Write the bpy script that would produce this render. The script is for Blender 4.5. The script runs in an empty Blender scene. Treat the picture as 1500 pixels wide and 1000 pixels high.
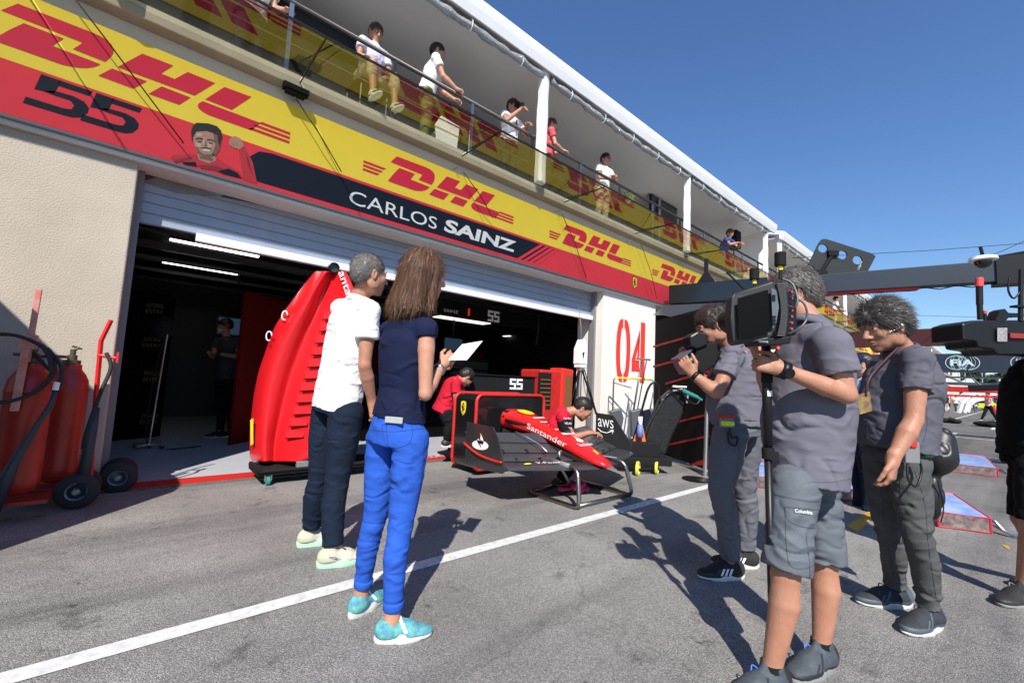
import bpy, bmesh, math, random
import numpy as np
from mathutils import Vector, Matrix, Quaternion
random.seed(7); np.random.seed(7)
# ------------------------------------------------------------------ camera
H = 1.15
_c = np.array([750., 500.]); _f = 632.71
def _d(x, y):
    v = np.array([x - 750., y - 500., _f]); return v / np.linalg.norm(v)
_X = _d(1481, 591); _Z = -_d(1080, -6550)
if _Z[1] > 0: _Z = -_Z
_Z = _Z - _X * np.dot(_X, _Z); _Z /= np.linalg.norm(_Z)
_Y = np.cross(_Z, _X); R = np.array([_X, _Y, _Z])
def ray(px, py): return R @ np.array([px - 750., py - 500., _f])
O3 = np.array([0, 0, H])
def G(px, py, z=0.0):
    r = ray(px, py); return O3 + (z - H) / r[2] * r
def P(px, py, Y):
    r = ray(px, py); return O3 + Y / r[1] * r
def PX(px, py, X):
    r = ray(px, py); return O3 + X / r[0] * r
FW = R @ np.array([0, 0, 1.]); FH = np.array([FW[0], FW[1], 0]); FH /= np.linalg.norm(FH)   # horizontal view direction
RT = np.array([FH[1], -FH[0], 0])
UP = np.array([0, 0, 1.])
def V(px, py, dist):                      # point on the vertical plane facing the camera at horizontal distance dist
    r = ray(px, py); return O3 + dist / np.dot(r, FH) * r
sc = bpy.context.scene
cam = bpy.data.cameras.new("camera"); camo = bpy.data.objects.new("camera", cam); sc.collection.objects.link(camo)
cr, cu, cb = R @ np.array([1., 0, 0]), R @ np.array([0, -1., 0]), R @ np.array([0, 0, -1.])
camo.matrix_world = Matrix(((cr[0], cu[0], cb[0], 0), (cr[1], cu[1], cb[1], 0), (cr[2], cu[2], cb[2], H), (0, 0, 0, 1)))
cam.sensor_width = 36; cam.lens = _f / 1500 * 36; cam.clip_start = 0.05; cam.clip_end = 3000
sc.camera = camo
sc.render.resolution_x = 1024; sc.render.resolution_y = 682
# ------------------------------------------------------------------ light
SH = np.array([0.67, 0.80])               # shadow shift per metre of height
ts = np.array([-SH[0], -SH[1], 1.0]); ts /= np.linalg.norm(ts)
elev = math.asin(ts[2]); az = math.atan2(ts[0], ts[1])
w = bpy.data.worlds.new("World"); sc.world = w; w.use_nodes = True
nt = w.node_tree; nt.nodes.clear()
sky = nt.nodes.new("ShaderNodeTexSky"); sky.sky_type = 'NISHITA'; sky.sun_disc = False
sky.sun_elevation = elev; sky.sun_rotation = az; sky.air_density = 1.3; sky.dust_density = 0.0; sky.ozone_density = 8; sky.altitude = 0
bg = nt.nodes.new("ShaderNodeBackground"); bg.inputs[1].default_value = 0.098
ou = nt.nodes.new("ShaderNodeOutputWorld"); hs_n = nt.nodes.new("ShaderNodeHueSaturation"); hs_n.inputs["Saturation"].default_value = 1.06; hs_n.inputs["Hue"].default_value = .506; nt.links.new(sky.outputs[0], hs_n.inputs["Color"]); nt.links.new(hs_n.outputs[0], bg.inputs[0]); nt.links.new(bg.outputs[0], ou.inputs[0])
sl = bpy.data.lights.new("sun", 'SUN'); sl.energy = 4.8; sl.angle = math.radians(0.53); sl.color = (1, .95, .87)
so = bpy.data.objects.new("sun", sl); sc.collection.objects.link(so)
so.rotation_euler = Vector(ts).to_track_quat('Z', 'Y').to_euler()
sc.view_settings.view_transform = 'Standard'; sc.view_settings.look = 'None'; sc.view_settings.gamma = 1
sc.view_settings.exposure = 0.6
# ------------------------------------------------------------------ helpers
MATS = {}
def lin(h):
    h = h.lstrip('#'); c = [int(h[i:i+2], 16) / 255 for i in (0, 2, 4)]
    return tuple(((x + .055) / 1.055) ** 2.4 if x > .04 else x / 12.92 for x in c)
def mat(name, col, rough=.6, metal=0, vary=0, vs=3., bump=0, bs=40., bd=.01, spec=.5, emit=0, alpha=1, trans=0, coat=0, col2=None, stretch=None, sheen=0, detail=6, sss=0, ridged=False):
    """principled material; vary mixes col with col2 by noise at scale vs; bump adds noise relief"""
    if name in MATS: return MATS[name]
    m = bpy.data.materials.new(name); m.use_nodes = True; t = m.node_tree; b = t.nodes["Principled BSDF"]; L = t.links
    b.inputs["Base Color"].default_value = (*col, 1); b.inputs["Roughness"].default_value = rough; b.inputs["Metallic"].default_value = metal
    b.inputs["Specular IOR Level"].default_value = spec
    if coat: b.inputs["Coat Weight"].default_value = coat; b.inputs["Coat Roughness"].default_value = .08
    if sheen: b.inputs["Sheen Weight"].default_value = sheen
    if emit: b.inputs["Emission Color"].default_value = (*col, 1); b.inputs["Emission Strength"].default_value = emit
    if alpha < 1: b.inputs["Alpha"].default_value = alpha
    if trans: b.inputs["Transmission Weight"].default_value = trans
    if sss:
        b.inputs["Subsurface Weight"].default_value = sss; b.inputs["Subsurface Radius"].default_value = (.012, .005, .003); b.inputs["Subsurface Scale"].default_value = 1.0
    tc = t.nodes.new("ShaderNodeTexCoord"); mp = t.nodes.new("ShaderNodeMapping"); L.new(tc.outputs["Object"], mp.inputs[0])
    if stretch: mp.inputs["Scale"].default_value = stretch
    if vary:
        n = t.nodes.new("ShaderNodeTexNoise"); n.inputs["Scale"].default_value = vs; n.inputs["Detail"].default_value = detail; n.inputs["Roughness"].default_value = .62
        L.new(mp.outputs[0], n.inputs[0])
        r = t.nodes.new("ShaderNodeValToRGB"); r.color_ramp.elements[0].position = .5 - .22; r.color_ramp.elements[1].position = .5 + .22
        c2 = col2 or tuple(x * (1 - vary) for x in col)
        r.color_ramp.elements[0].color = (*c2, 1); r.color_ramp.elements[1].color = (*col, 1)
        L.new(n.outputs[0], r.inputs[0]); L.new(r.outputs[0], b.inputs["Base Color"])
    if bump:
        n2 = t.nodes.new("ShaderNodeTexNoise"); n2.inputs["Scale"].default_value = bs; n2.inputs["Detail"].default_value = 5; L.new(mp.outputs[0], n2.inputs[0])
        if ridged: n2.noise_type = "RIDGED_MULTIFRACTAL"; n2.inputs["Detail"].default_value = 2.5; n2.inputs["Distortion"].default_value = 1.1; n2.inputs["Roughness"].default_value = .4
        bp = t.nodes.new("ShaderNodeBump"); bp.inputs["Strength"].default_value = bump; bp.inputs["Distance"].default_value = bd
        L.new(n2.outputs[0], bp.inputs["Height"]); L.new(bp.outputs[0], b.inputs["Normal"])
    MATS[name] = m; return m
COL = sc.collection
WPOS = {}
def tag(o, label=None, cat=None, group=None, kind=None):
    if label: o["label"] = label
    if cat: o["category"] = cat
    if group: o["group"] = group
    if kind: o["kind"] = kind
    return o
def root(name, loc, label, cat, group=None):
    o = bpy.data.objects.new(name, None); COL.objects.link(o); o.location = tuple(float(x) for x in loc); o.empty_display_size = .1
    WPOS[o.name] = Matrix.Translation(Vector(o.location)); return tag(o, label, cat, group)
def par(o, p):
    if p is not None:
        o.parent = p; o.matrix_parent_inverse = WPOS.get(p.name, Matrix()).inverted()
def dup(o, delta=None, parent=None):
    c = o.copy(); COL.objects.link(c); c.parent = parent
    if delta is not None: c.location = Vector(o.location) + Vector(delta)
    for ch in list(o.children): dup(ch, None, c)
    return c
def npa(x): return np.array(x, float)
def unit(v): v = npa(v); return v / (np.linalg.norm(v) + 1e-12)
class MB:
    def __init__(s): s.v = []; s.f = []; s.mi = []; s.cur = 0
    def add(s, vs, fs, mi=None):
        n = len(s.v); s.v += [tuple(float(a) for a in x) for x in vs]; s.f += [tuple(n + i for i in f) for f in fs]; s.mi += [s.cur if mi is None else mi] * len(fs); return s
    def box(s, lo, hi, M=None, mi=None):
        x0, y0, z0 = lo; x1, y1, z1 = hi
        vs = [(x0, y0, z0), (x1, y0, z0), (x1, y1, z0), (x0, y1, z0), (x0, y0, z1), (x1, y0, z1), (x1, y1, z1), (x0, y1, z1)]
        if M is not None: vs = [tuple(M @ Vector(v)) for v in vs]
        return s.add(vs, [(0, 3, 2, 1), (4, 5, 6, 7), (0, 1, 5, 4), (1, 2, 6, 5), (2, 3, 7, 6), (3, 0, 4, 7)], mi)
    def obox(s, c, ax, ay, az, mi=None):   # oriented box: centre and half-axis vectors
        c, ax, ay, az = map(npa, (c, ax, ay, az))
        vs = [c + i * ax + j * ay + k * az for k in (-1, 1) for i, j in ((-1, -1), (1, -1), (1, 1), (-1, 1))]
        return s.add(vs, [(0, 3, 2, 1), (4, 5, 6, 7), (0, 1, 5, 4), (1, 2, 6, 5), (2, 3, 7, 6), (3, 0, 4, 7)], mi)
    def tube(s, pts, r, seg=10, cap=True, mi=None, closed=False):
        pts = [npa(p) for p in pts]; n = len(pts); rr = r if hasattr(r, '__len__') else [r] * n
        rings = []; prev = None
        for i, p in enumerate(pts):
            if closed: t = pts[(i + 1) % n] - pts[i - 1]
            else: t = pts[min(i + 1, n - 1)] - pts[max(i - 1, 0)]
            t = unit(t)
            if prev is None:
                a = np.cross(t, (0, 0, 1) if abs(t[2]) < .9 else (1, 0, 0))
            else: a = prev - t * np.dot(prev, t)
            a = unit(a); prev = a; b = np.cross(t, a)
            rings.append([p + rr[i] * (math.cos(2 * math.pi * k / seg) * a + math.sin(2 * math.pi * k / seg) * b) for k in range(seg)])
        vs = [v for rg in rings for v in rg]; fs = []
        for i in range(n if closed else n - 1):
            j = (i + 1) % n
            for k in range(seg): fs.append((i * seg + k, i * seg + (k + 1) % seg, j * seg + (k + 1) % seg, j * seg + k))
        if cap and not closed: fs += [tuple(range(seg))[::-1], tuple((n - 1) * seg + k for k in range(seg))]
        return s.add(vs, fs, mi)
    def cyl(s, a, b, r, r2=None, seg=16, mi=None): return s.tube([a, b], [r, r if r2 is None else r2], seg, mi=mi)
    def lathe(s, o, ax, prof, seg=24, mi=None):   # prof: (radius, height along ax)
        o = npa(o); ax = unit(ax); a = unit(np.cross(ax, (0, 0, 1) if abs(ax[2]) < .9 else (1, 0, 0))); b = np.cross(ax, a)
        vs = [o + ax * h + r * (math.cos(2 * math.pi * k / seg) * a + math.sin(2 * math.pi * k / seg) * b) for r, h in prof for k in range(seg)]
        fs = [(i * seg + k, i * seg + (k + 1) % seg, (i + 1) * seg + (k + 1) % seg, (i + 1) * seg + k) for i in range(len(prof) - 1) for k in range(seg)]
        fs += [tuple(range(seg))[::-1], tuple((len(prof) - 1) * seg + k for k in range(seg))]
        return s.add(vs, fs, mi)
    def prism(s, poly, off, mi=None):      # poly: 3D points; off: extrusion vector
        n = len(poly); off = npa(off); vs = [npa(p) for p in poly] + [npa(p) + off for p in poly]
        fs = [tuple(range(n)), tuple(range(2 * n - 1, n - 1, -1))] + [(i, i + n, (i + 1) % n + n, (i + 1) % n) for i in range(n)]
        return s.add(vs, fs, mi)
    def ell(s, c, r, seg=16, rg=10, M=None, mi=None):
        c = npa(c); vs = []; r = npa(r)
        for i in range(rg + 1):
            ph = math.pi * i / rg
            for k in range(seg):
                th = 2 * math.pi * k / seg; v = npa((math.sin(ph) * math.cos(th), math.sin(ph) * math.sin(th), math.cos(ph))) * r
                if M is not None: v = M @ v
                vs.append(c + v)
        fs = [(i * seg + k, (i + 1) * seg + k, (i + 1) * seg + (k + 1) % seg, i * seg + (k + 1) % seg) for i in range(rg) for k in range(seg)]
        return s.add(vs, fs, mi)
    def build(s, name, mats, parent=None, smooth=False, bevel=0, label=None, recalc=True):
        return mesh(name, s.v, s.f, mats, parent, smooth, s.mi, bevel, label, recalc)
def mesh(name, v, f, mats, parent=None, smooth=False, mi=None, bevel=0, label=None, recalc=False):
    me = bpy.data.meshes.new(name)
    if isinstance(v, np.ndarray):
        me.vertices.add(len(v)); me.vertices.foreach_set("co", v.astype(np.float32).ravel())
        me.loops.add(f.size); me.loops.foreach_set("vertex_index", f.astype(np.int32).ravel())
        me.polygons.add(len(f)); me.polygons.foreach_set("loop_start", np.arange(0, f.size, f.shape[1], dtype=np.int32))
        me.update(calc_edges=True)
    else: me.from_pydata(v, [], f)
    if not isinstance(mats, (list, tuple)): mats = [mats]
    for m in mats: me.materials.append(m)
    if mi is not None and len(mats) > 1: me.polygons.foreach_set("material_index", np.array(mi, dtype=np.int32))
    if recalc:
        bm = bmesh.new(); bm.from_mesh(me); bmesh.ops.recalc_face_normals(bm, faces=bm.faces); bm.to_mesh(me); bm.free()
    if smooth:
        me.polygons.foreach_set("use_smooth", np.ones(len(me.polygons), bool))
    me.update()
    o = bpy.data.objects.new(name, me); COL.objects.link(o); par(o, parent)
    if smooth == 'auto':
        a = np.zeros(len(me.edges), bool)
        bm = bmesh.new(); bm.from_mesh(me)
        for e in bm.edges:
            if len(e.link_faces) == 2 and e.calc_face_angle(0) > .7: e.smooth = False
        bm.to_mesh(me); bm.free()
    if bevel:
        b = o.modifiers.new("bevel", 'BEVEL'); b.width = bevel; b.segments = 2; b.limit_method = 'ANGLE'; b.angle_limit = .6
    if label: o["label"] = label
    return o
def text_polys(body, bold=0, shear=0, space=1, ext=0):
    """flat mesh of a word: verts (x,y), faces, unit-height letters"""
    cu = bpy.data.curves.new("t", 'FONT'); cu.body = body; cu.offset = bold; cu.shear = shear; cu.space_character = space; cu.resolution_u = 4; cu.extrude = ext
    ob = bpy.data.objects.new("t", cu); COL.objects.link(ob)
    dg = bpy.context.evaluated_depsgraph_get(); me = bpy.data.meshes.new_from_object(ob.evaluated_get(dg))
    v = np.zeros(len(me.vertices) * 3); me.vertices.foreach_get("co", v); v = v.reshape(-1, 3); f = [tuple(p.vertices) for p in me.polygons]
    bpy.data.objects.remove(ob); bpy.data.curves.remove(cu); bpy.data.meshes.remove(me)
    return v[:, :2], f
def text(name, body, o, ux, uy, m, parent, w=None, h=None, bold=0, shear=0, space=1, thick=0.0, label=None):
    """lettering on a plane: o = lower-left corner, ux,uy unit axes, fitted to width w and/or height h"""
    v, f = text_polys(body, bold, shear, space); lo = v.min(0); hi = v.max(0); s = hi - lo; v = v - lo
    sy = h / s[1] if h else w / s[0]; sx = w / s[0] if w else sy
    o, ux, uy = map(npa, (o, ux, uy)); V3 = o + v[:, :1] * sx * ux + v[:, 1:2] * sy * uy
    return mesh(name, [tuple(x) for x in V3], f, m, parent, label=label)
def rrect(w, h, r, n=5):                   # rounded rectangle outline, centred
    out = []
    for cx, cy, a0 in ((w / 2 - r, h / 2 - r, 0), (-w / 2 + r, h / 2 - r, 90), (-w / 2 + r, -h / 2 + r, 180), (w / 2 - r, -h / 2 + r, 270)):
        for i in range(n + 1):
            a = math.radians(a0 + 90 * i / n); out.append((cx + r * math.cos(a), cy + r * math.sin(a)))
    return out
def curve(pts, n=8):                       # Catmull-Rom through points
    pts = [npa(p) for p in pts]; out = []
    for i in range(len(pts) - 1):
        p0, p1, p2, p3 = pts[max(i - 1, 0)], pts[i], pts[i + 1], pts[min(i + 2, len(pts) - 1)]
        for k in range(n):
            t = k / n; out.append(.5 * ((2 * p1) + (-p0 + p2) * t + (2 * p0 - 5 * p1 + 4 * p2 - p3) * t * t + (-p0 + 3 * p1 - 3 * p2 + p3) * t ** 3))
    out.append(pts[-1]); return out
# ------------------------------------------------------------------ common materials
BLACK = mat("black_plastic", (.007, .007, .008), .42, spec=.35)
MBLACK = mat("matt_black", (.010, .010, .011), .8, spec=.2)
GBLACK = mat("gloss_black", (.01, .01, .011), .15, coat=.5)
RED = mat("race_red", (.62, .012, .014), .35, coat=.3, vary=.1, vs=2)
REDM = mat("red_paint", (.55, .02, .015), .5, vary=.3, vs=9)
WHITE = mat("white_paint", (.8, .8, .8), .5)
STEEL = mat("steel", (.55, .55, .55), .3, 1, vary=.3, vs=20)
ALU = mat("aluminium", (.62, .63, .65), .4, 1)
GREY = mat("grey_plastic", (.18, .18, .19), .5)
CARBON = mat("carbon_fibre", (.03, .031, .033), .3, vary=.4, vs=120, coat=.6)
YEL = mat("sign_yellow", (.83, .66, .03), .55)
# ================================================================== ground
def ground_mat():
    m = bpy.data.materials.new("asphalt"); m.use_nodes = True; t = m.node_tree; b = t.nodes["Principled BSDF"]; L = t.links; N = t.nodes.new
    tc = N("ShaderNodeTexCoord")
    def noise(sc_, det=4, ro=.6, st=None):
        n = N("ShaderNodeTexNoise"); n.inputs["Scale"].default_value = sc_; n.inputs["Detail"].default_value = det; n.inputs["Roughness"].default_value = ro
        if st: mp = N("ShaderNodeMapping"); mp.inputs["Scale"].default_value = st; L.new(tc.outputs["Object"], mp.inputs[0]); L.new(mp.outputs[0], n.inputs[0])
        else: L.new(tc.outputs["Object"], n.inputs[0])
        return n
    def ramp(src, stops):
        r = N("ShaderNodeValToRGB"); e = r.color_ramp.elements
        e[0].position, e[0].color = stops[0][0], (*[stops[0][1]] * 3, 1); e[1].position, e[1].color = stops[-1][0], (*[stops[-1][1]] * 3, 1)
        for p_, c_ in stops[1:-1]: x = e.new(p_); x.color = (c_, c_, c_, 1)
        L.new(src, r.inputs[0]); return r.outputs[0]
    def mul(a, b_, f=1):
        x = N("ShaderNodeMixRGB"); x.blend_type = 'MULTIPLY'; x.inputs[0].default_value = f; L.new(a, x.inputs[1]); L.new(b_, x.inputs[2]); return x.outputs[0]
    vor = N("ShaderNodeTexVoronoi"); vor.inputs["Scale"].default_value = 230; L.new(tc.outputs["Object"], vor.inputs[0])
    bw = N("ShaderNodeRGBToBW"); L.new(vor.outputs["Color"], bw.inputs[0])
    stone = ramp(bw.outputs[0], [(.18, .16), (.5, .25), (.82, .40)])
    fine = ramp(noise(260, 3).outputs[0], [(.3, .6), (.7, 1.25)])
    big = ramp(noise(.9, 5).outputs[0], [(.3, .68), (.7, 1.16)])
    st = ramp(noise(3.1, 5, .7).outputs[0], [(.30, .5), (.42, 1.0), (1, 1.0)])
    st2 = ramp(noise(1.3, 6, .75, (.35, 2.2, 1)).outputs[0], [(.3, .72), (.42, 1.0), (1, 1.0)])
    sc3 = ramp(noise(.55, 4, .6, (.12, 2.6, 1)).outputs[0], [(.36, .66), (.50, 1.0), (1, 1.0)]); spots = ramp(noise(6.0, 4, .65).outputs[0], [(.29, .40), (.34, 1.0), (1, 1.0)])
    c = mul(mul(mul(mul(mul(mul(stone, fine), big), st), st2), sc3), spots)
    vc = N("ShaderNodeTexVoronoi"); vc.feature = 'DISTANCE_TO_EDGE'; vc.inputs["Scale"].default_value = .55; nz = noise(2.2, 4); mv = N("ShaderNodeMixRGB"); mv.inputs[0].default_value = .22; L.new(tc.outputs["Object"], mv.inputs[1]); L.new(nz.outputs["Color"], mv.inputs[2]); L.new(mv.outputs[0], vc.inputs[0])
    c = mul(c, ramp(vc.outputs["Distance"], [(.0, .82), (.004, 1.0), (1, 1.0)]))
    tint = N("ShaderNodeMixRGB"); tint.blend_type = 'MULTIPLY'; tint.inputs[0].default_value = 1; tint.inputs[2].default_value = (1.0, .955, .90, 1); L.new(c, tint.inputs[1])
    # asphalt colour gets darker further down the lane
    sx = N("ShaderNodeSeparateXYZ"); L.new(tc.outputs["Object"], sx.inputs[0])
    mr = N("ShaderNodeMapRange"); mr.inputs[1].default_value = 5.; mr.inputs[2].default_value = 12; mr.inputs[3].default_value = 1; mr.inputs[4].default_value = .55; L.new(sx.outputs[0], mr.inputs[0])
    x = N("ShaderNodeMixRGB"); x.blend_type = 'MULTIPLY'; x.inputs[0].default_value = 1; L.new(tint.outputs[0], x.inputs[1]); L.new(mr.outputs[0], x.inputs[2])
    L.new(x.outputs[0], b.inputs["Base Color"]); b.inputs["Roughness"].default_value = .85
    bp = N("ShaderNodeBump"); bp.inputs["Strength"].default_value = .7; bp.inputs["Distance"].default_value = .006; L.new(vor.outputs["Distance"], bp.inputs["Height"]); bp.invert = True
    L.new(bp.outputs[0], b.inputs["Normal"]); return m
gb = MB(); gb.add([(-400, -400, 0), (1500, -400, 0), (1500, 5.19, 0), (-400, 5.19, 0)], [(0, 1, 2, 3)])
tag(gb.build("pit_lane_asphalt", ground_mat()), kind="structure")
gb = MB(); gb.add([(-400, 5.19, -.01), (1500, 5.19, -.01), (1500, 900, -.01), (-400, 900, -.01)], [(0, 1, 2, 3)])
tag(gb.build("ground", mat("far_ground", (.16, .15, .13), .9)), kind="structure")
LINE = mat("worn_white_line", (.72, .72, .70), .7, vary=.5, vs=22, col2=(.42, .41, .40), bump=.3, bs=200, bd=.003, detail=8)
def strip(name, x0, x1, y0, y1, z, m):
    b = MB(); n = max(1, int((x1 - x0) / 4)); b.add([(x0, y0, z), (x1, y0, z), (x1, y1, z), (x0, y1, z)], [(0, 1, 2, 3)])
    return tag(b.build(name, m), kind="structure")
strip("white_line", -30, 200, 2.355, 2.455, .004, LINE)
OCH = mat("ochre_line", (.6, .33, .03), .7, vary=.4, vs=20)
for (a, b_, c_, d_) in (((1240, 770), (1275, 747), (1281, 756), (1256, 781)), ((1466, 797), (1478, 800), (1480, 806), (1474, 803))):
    mb = MB(); mb.add([(*G(*p)[:2], .004) for p in (a, b_, c_, d_)], [(0, 1, 2, 3)]); tag(mb.build("ochre_road_marking", OCH), kind="structure")
for (x0, x1, y0, y1) in ((28, 31, .5, .62), (20, 22.5, 1.3, 1.4), (20, 20.15, .3, 1.4), (35, 35.2, -2, 3), (13.5, 14.2, -.1, 0.05)):
    strip("white_road_marking", x0, x1, y0, y1, .004, LINE)
# garage threshold: red paint band, drain grille, pale garage floor
strip("red_threshold_paint", -3, 6.9, 5.24, 5.56, .006, mat("red_floor_paint", (.62, .02, .015), .4, vary=.35, vs=8, col2=(.42, .03, .025)))
d = MB(); DR = mat("drain_metal", (.22, .2, .18), .6, .3, vary=.4, vs=30)
x = -2.0
while x < 6.8:
    d.box((x, 5.15, 0), (x + .012, 5.235, .012)); x += .03
d.box((-2, 5.145, 0), (6.85, 5.155, .014)); d.box((-2, 5.19, 0), (6.85, 5.197, .013)); d.box((-2, 5.23, 0), (6.85, 5.24, .014))
tag(d.build("drain_grille", DR), "slotted metal drain channel along the red garage threshold", "drain")
gf = mat("garage_floor_paint", (.52, .53, .58), .25, vary=.12, vs=2, spec=.5)
strip("garage_floor", -3, 12, 5.56, 13, .005, gf)
# small white letters painted on the threshold
tl = text("threshold_lettering", "SCUDERIA FERRARI", G(628, 674, .0), (1, 0, 0), (0, 1, 0), WHITE, None, w=1.4, h=.12)
for v_ in tl.data.vertices: v_.co.z = .0105
for v_ in tl.data.vertices: v_.co.x += 3.05 - 3.1; v_.co.y = v_.co.y + (5.36 - 5.24)
tag(tl, "white lettering painted on the red threshold band", "floor lettering")
# ================================================================== pit building
STUC = mat("stucco", (.47, .41, .335), .9, vary=.14, vs=2.5, bump=.6, bs=80, bd=.01)
STUC2 = mat("smooth_render", (.74, .70, .63), .9, vary=.12, vs=1.5, bump=.3, bs=60, bd=.01)
CONC = mat("beige_concrete", (.50, .45, .36), .85, vary=.2, vs=3, bump=.3, bs=30, bd=.01)
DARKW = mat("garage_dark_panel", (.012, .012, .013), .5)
bld = root("pit_building", (3, 5.25, 0), "long beige pit garage building with open roller door and terrace above", "building")
b = MB(); b.box((-6, 5.25, 0), (-.15, 5.75, 3.02)); b.build("wall", STUC, bld, bevel=.012, label="rough stucco wall left of the garage opening")
b = MB(); b.box((6.9, 5.25, 0), (8.83, 5.9, 3.04)); b.build("pillar", STUC2, bld, bevel=.01, label="smooth cream pillar with red number")
for x in (15.9, 25, 34, 43, 52, 61, 70, 79, 88): b = MB(); b.box((x, 5.25, 0), (x + 1.95, 5.9, 3.04)); b.build("pillar", STUC2, bld)
b = MB(); b.box((-6, 5.2, 3.0), (110, 6.0, 4.255)); b.build("fascia", STUC2, bld)
b = MB(); b.box((-6, 5.17, 3.04), (110, 5.2, 3.075)); b.build("drip_rail", GREY, bld)
b = MB(); b.box((-6, 5.04, 4.257), (110, 12, 4.40)); b.build("floor_slab", CONC, bld, bevel=.01)
# garage interior shell
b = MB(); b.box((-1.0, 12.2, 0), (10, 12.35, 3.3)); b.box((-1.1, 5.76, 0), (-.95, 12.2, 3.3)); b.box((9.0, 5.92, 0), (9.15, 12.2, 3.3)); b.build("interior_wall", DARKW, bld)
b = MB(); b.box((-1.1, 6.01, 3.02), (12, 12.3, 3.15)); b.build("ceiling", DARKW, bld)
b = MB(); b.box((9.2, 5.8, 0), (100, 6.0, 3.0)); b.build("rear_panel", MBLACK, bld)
# roller shutter
SHUT = mat("shutter_shade_tint", (.30, .35, .43), .5, .15, vary=.12, vs=5)  # dark bluish tint on the slats paints in the shade below the fascia
b = MB(); z = 2.515
b.box((-.15, 5.53, z), (6.9, 5.56, 3.03))
for i in range(5): b.box((-.15, 5.518, z + .005 + i * .105), (6.9, 5.535, z + .1 + i * .105))
b.build("roller_shutter", SHUT, bld, bevel=.004)
b = MB(); b.box((.35, 5.46, 2.43), (6.9, 5.54, 2.512)); b.build("shutter_bottom_bar", mat("bar_white", (.78, .79, .82), .4), bld, bevel=.004)
b = MB(); b.box((-.15, 5.44, 0), (-.1, 5.52, 3.0)); b.build("shutter_guide", GREY, bld); b = MB(); b.box((6.84, 5.42, 0), (6.897, 5.54, 3.0)); b.build("shutter_guide", GREY, bld)
for nm_, pts_, c_ in (("shutter_red_triangle", [(206, 246), (243, 256), (207, 266)], (.16, .012, .012)), ("shutter_grey_panel", [(243, 256), (322, 288), (260, 283), (207, 266)], (.22, .22, .23)), ("shutter_teal_panel", [(322, 288), (345, 276), (640, 352), (600, 352), (480, 322), (400, 303)], (.02, .09, .11))):
    b = MB(); b.add([P(x_, y_, 5.512) for x_, y_ in pts_], [tuple(range(len(pts_)))]); b.build(nm_, mat(nm_, c_, .6, vary=.3, vs=4), bld)
# pillar number 04, stencil cut
NR = mat("number_red", (.68, .03, .02), .6)
def num04():
    b = MB(); Yp = 5.246; cx = 0
    def pl(poly): b.add([(x_, Yp, z_) for x_, z_ in poly], [tuple(range(len(poly)))])
    # corners from the wall plane
    c0 = P(913, 512, 5.25); zt = P(913, 467, 5.25)[2]; zb = P(913, 560, 5.25)[2]; x0 = P(902, 520, 5.25)[0]; x1 = P(923, 520, 5.25)[0]
    xc = (x0 + x1) / 2; hw = (x1 - x0) / 2; zc = (zt + zb) / 2; hh = (zt - zb) / 2
    for s in (-1, 1):
        out = []; inn = []
        for i in range(17):
            a = math.pi * (i / 16 - .5); e = abs(math.cos(a)) ** .62
            out.append((xc + s * (.02 + (hw - .02) * e), zc + hh * math.sin(a)))
            inn.append((xc + s * (.02 + (hw * .36) * abs(math.cos(a)) ** .8), zc + hh * .72 * math.sin(a)))
        for i in range(16): pl([out[i], out[i + 1], inn[i + 1], inn[i]])
    X = lambda px: P(px, 510, 5.25)[0]; Z = lambda py, px=940: P(px, py, 5.25)[2]
    xa, xb = X(938), X(944.5); zt4 = Z(472); zb4 = Z(561)
    pl([(xa, zt4), (xb, zt4), (xb, zb4), (xa, zb4)])
    xl, zl = X(925.5), Z(545); xr = X(936.8)
    pl([(xr, Z(482)), (xr, Z(524)), (X(933), Z(524)), (xr, Z(500)), (xr, Z(482))][:3] + [(X(933.5), Z(522))])
    pl([(xl, zl), (xl, Z(528)), (xr, Z(528)), (xr, zl)])
    pl([(xl, Z(528)), (xr, Z(482)), (xr, Z(500)), (X(931), Z(528))])
    return b.build("painted_number", NR, bld, label="red stencilled number 04 on the pillar")
num04()
# ceiling lights of the garage
LAMP = mat("lamp_tube", (1, .98, .93), .5, emit=3.2)
LAMPW = mat("lamp_panel", (1, .90, .75), .5, emit=1.1)
def clight(a, c, y0, dy, z, m=LAMP):
    L_ = root("ceiling_light", ((a + c) / 2, y0, z), "x", "ceiling light", "strip lights under the garage ceiling")
    b = MB(); b.box((a, y0, z), (c, y0 + dy, z + .02)); b.build("diffuser", m, L_)
    b = MB(); b.box((a - .01, y0 - .01, z + .022), (c + .01, y0 + dy + .01, z + .06)); b.cyl((a + .2, y0 + dy / 2, z + .06), (a + .2, y0 + dy / 2, 3.02), .006, seg=5); b.cyl((c - .2, y0 + dy / 2, z + .06), (c - .2, y0 + dy / 2, 3.02), .006, seg=5); b.build("housing", BLACK, L_)
    return L_
def cl_px(p0, p1, z, dy, lab, m=LAMP):
    g0 = G(*p0, z); g1 = G(*p1, z); L_ = clight(g0[0], g1[0], g0[1], dy, z, m); L_["label"] = lab
cl_px((249, 351), (380, 376), 2.9, .07, "front one of two bright strip lights at the left of the garage ceiling")
cl_px((238, 384), (347, 403), 2.85, .07, "rear one of two bright strip lights at the left of the garage ceiling")
cl_px((645, 463), (703, 476), 2.6, .35, "cream light panel in the garage beside the woman's hair", LAMPW)
cl_px((745, 492), (800, 491), 2.55, .3, "cream light panel deep in the garage left of the tripod", LAMPW)
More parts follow.
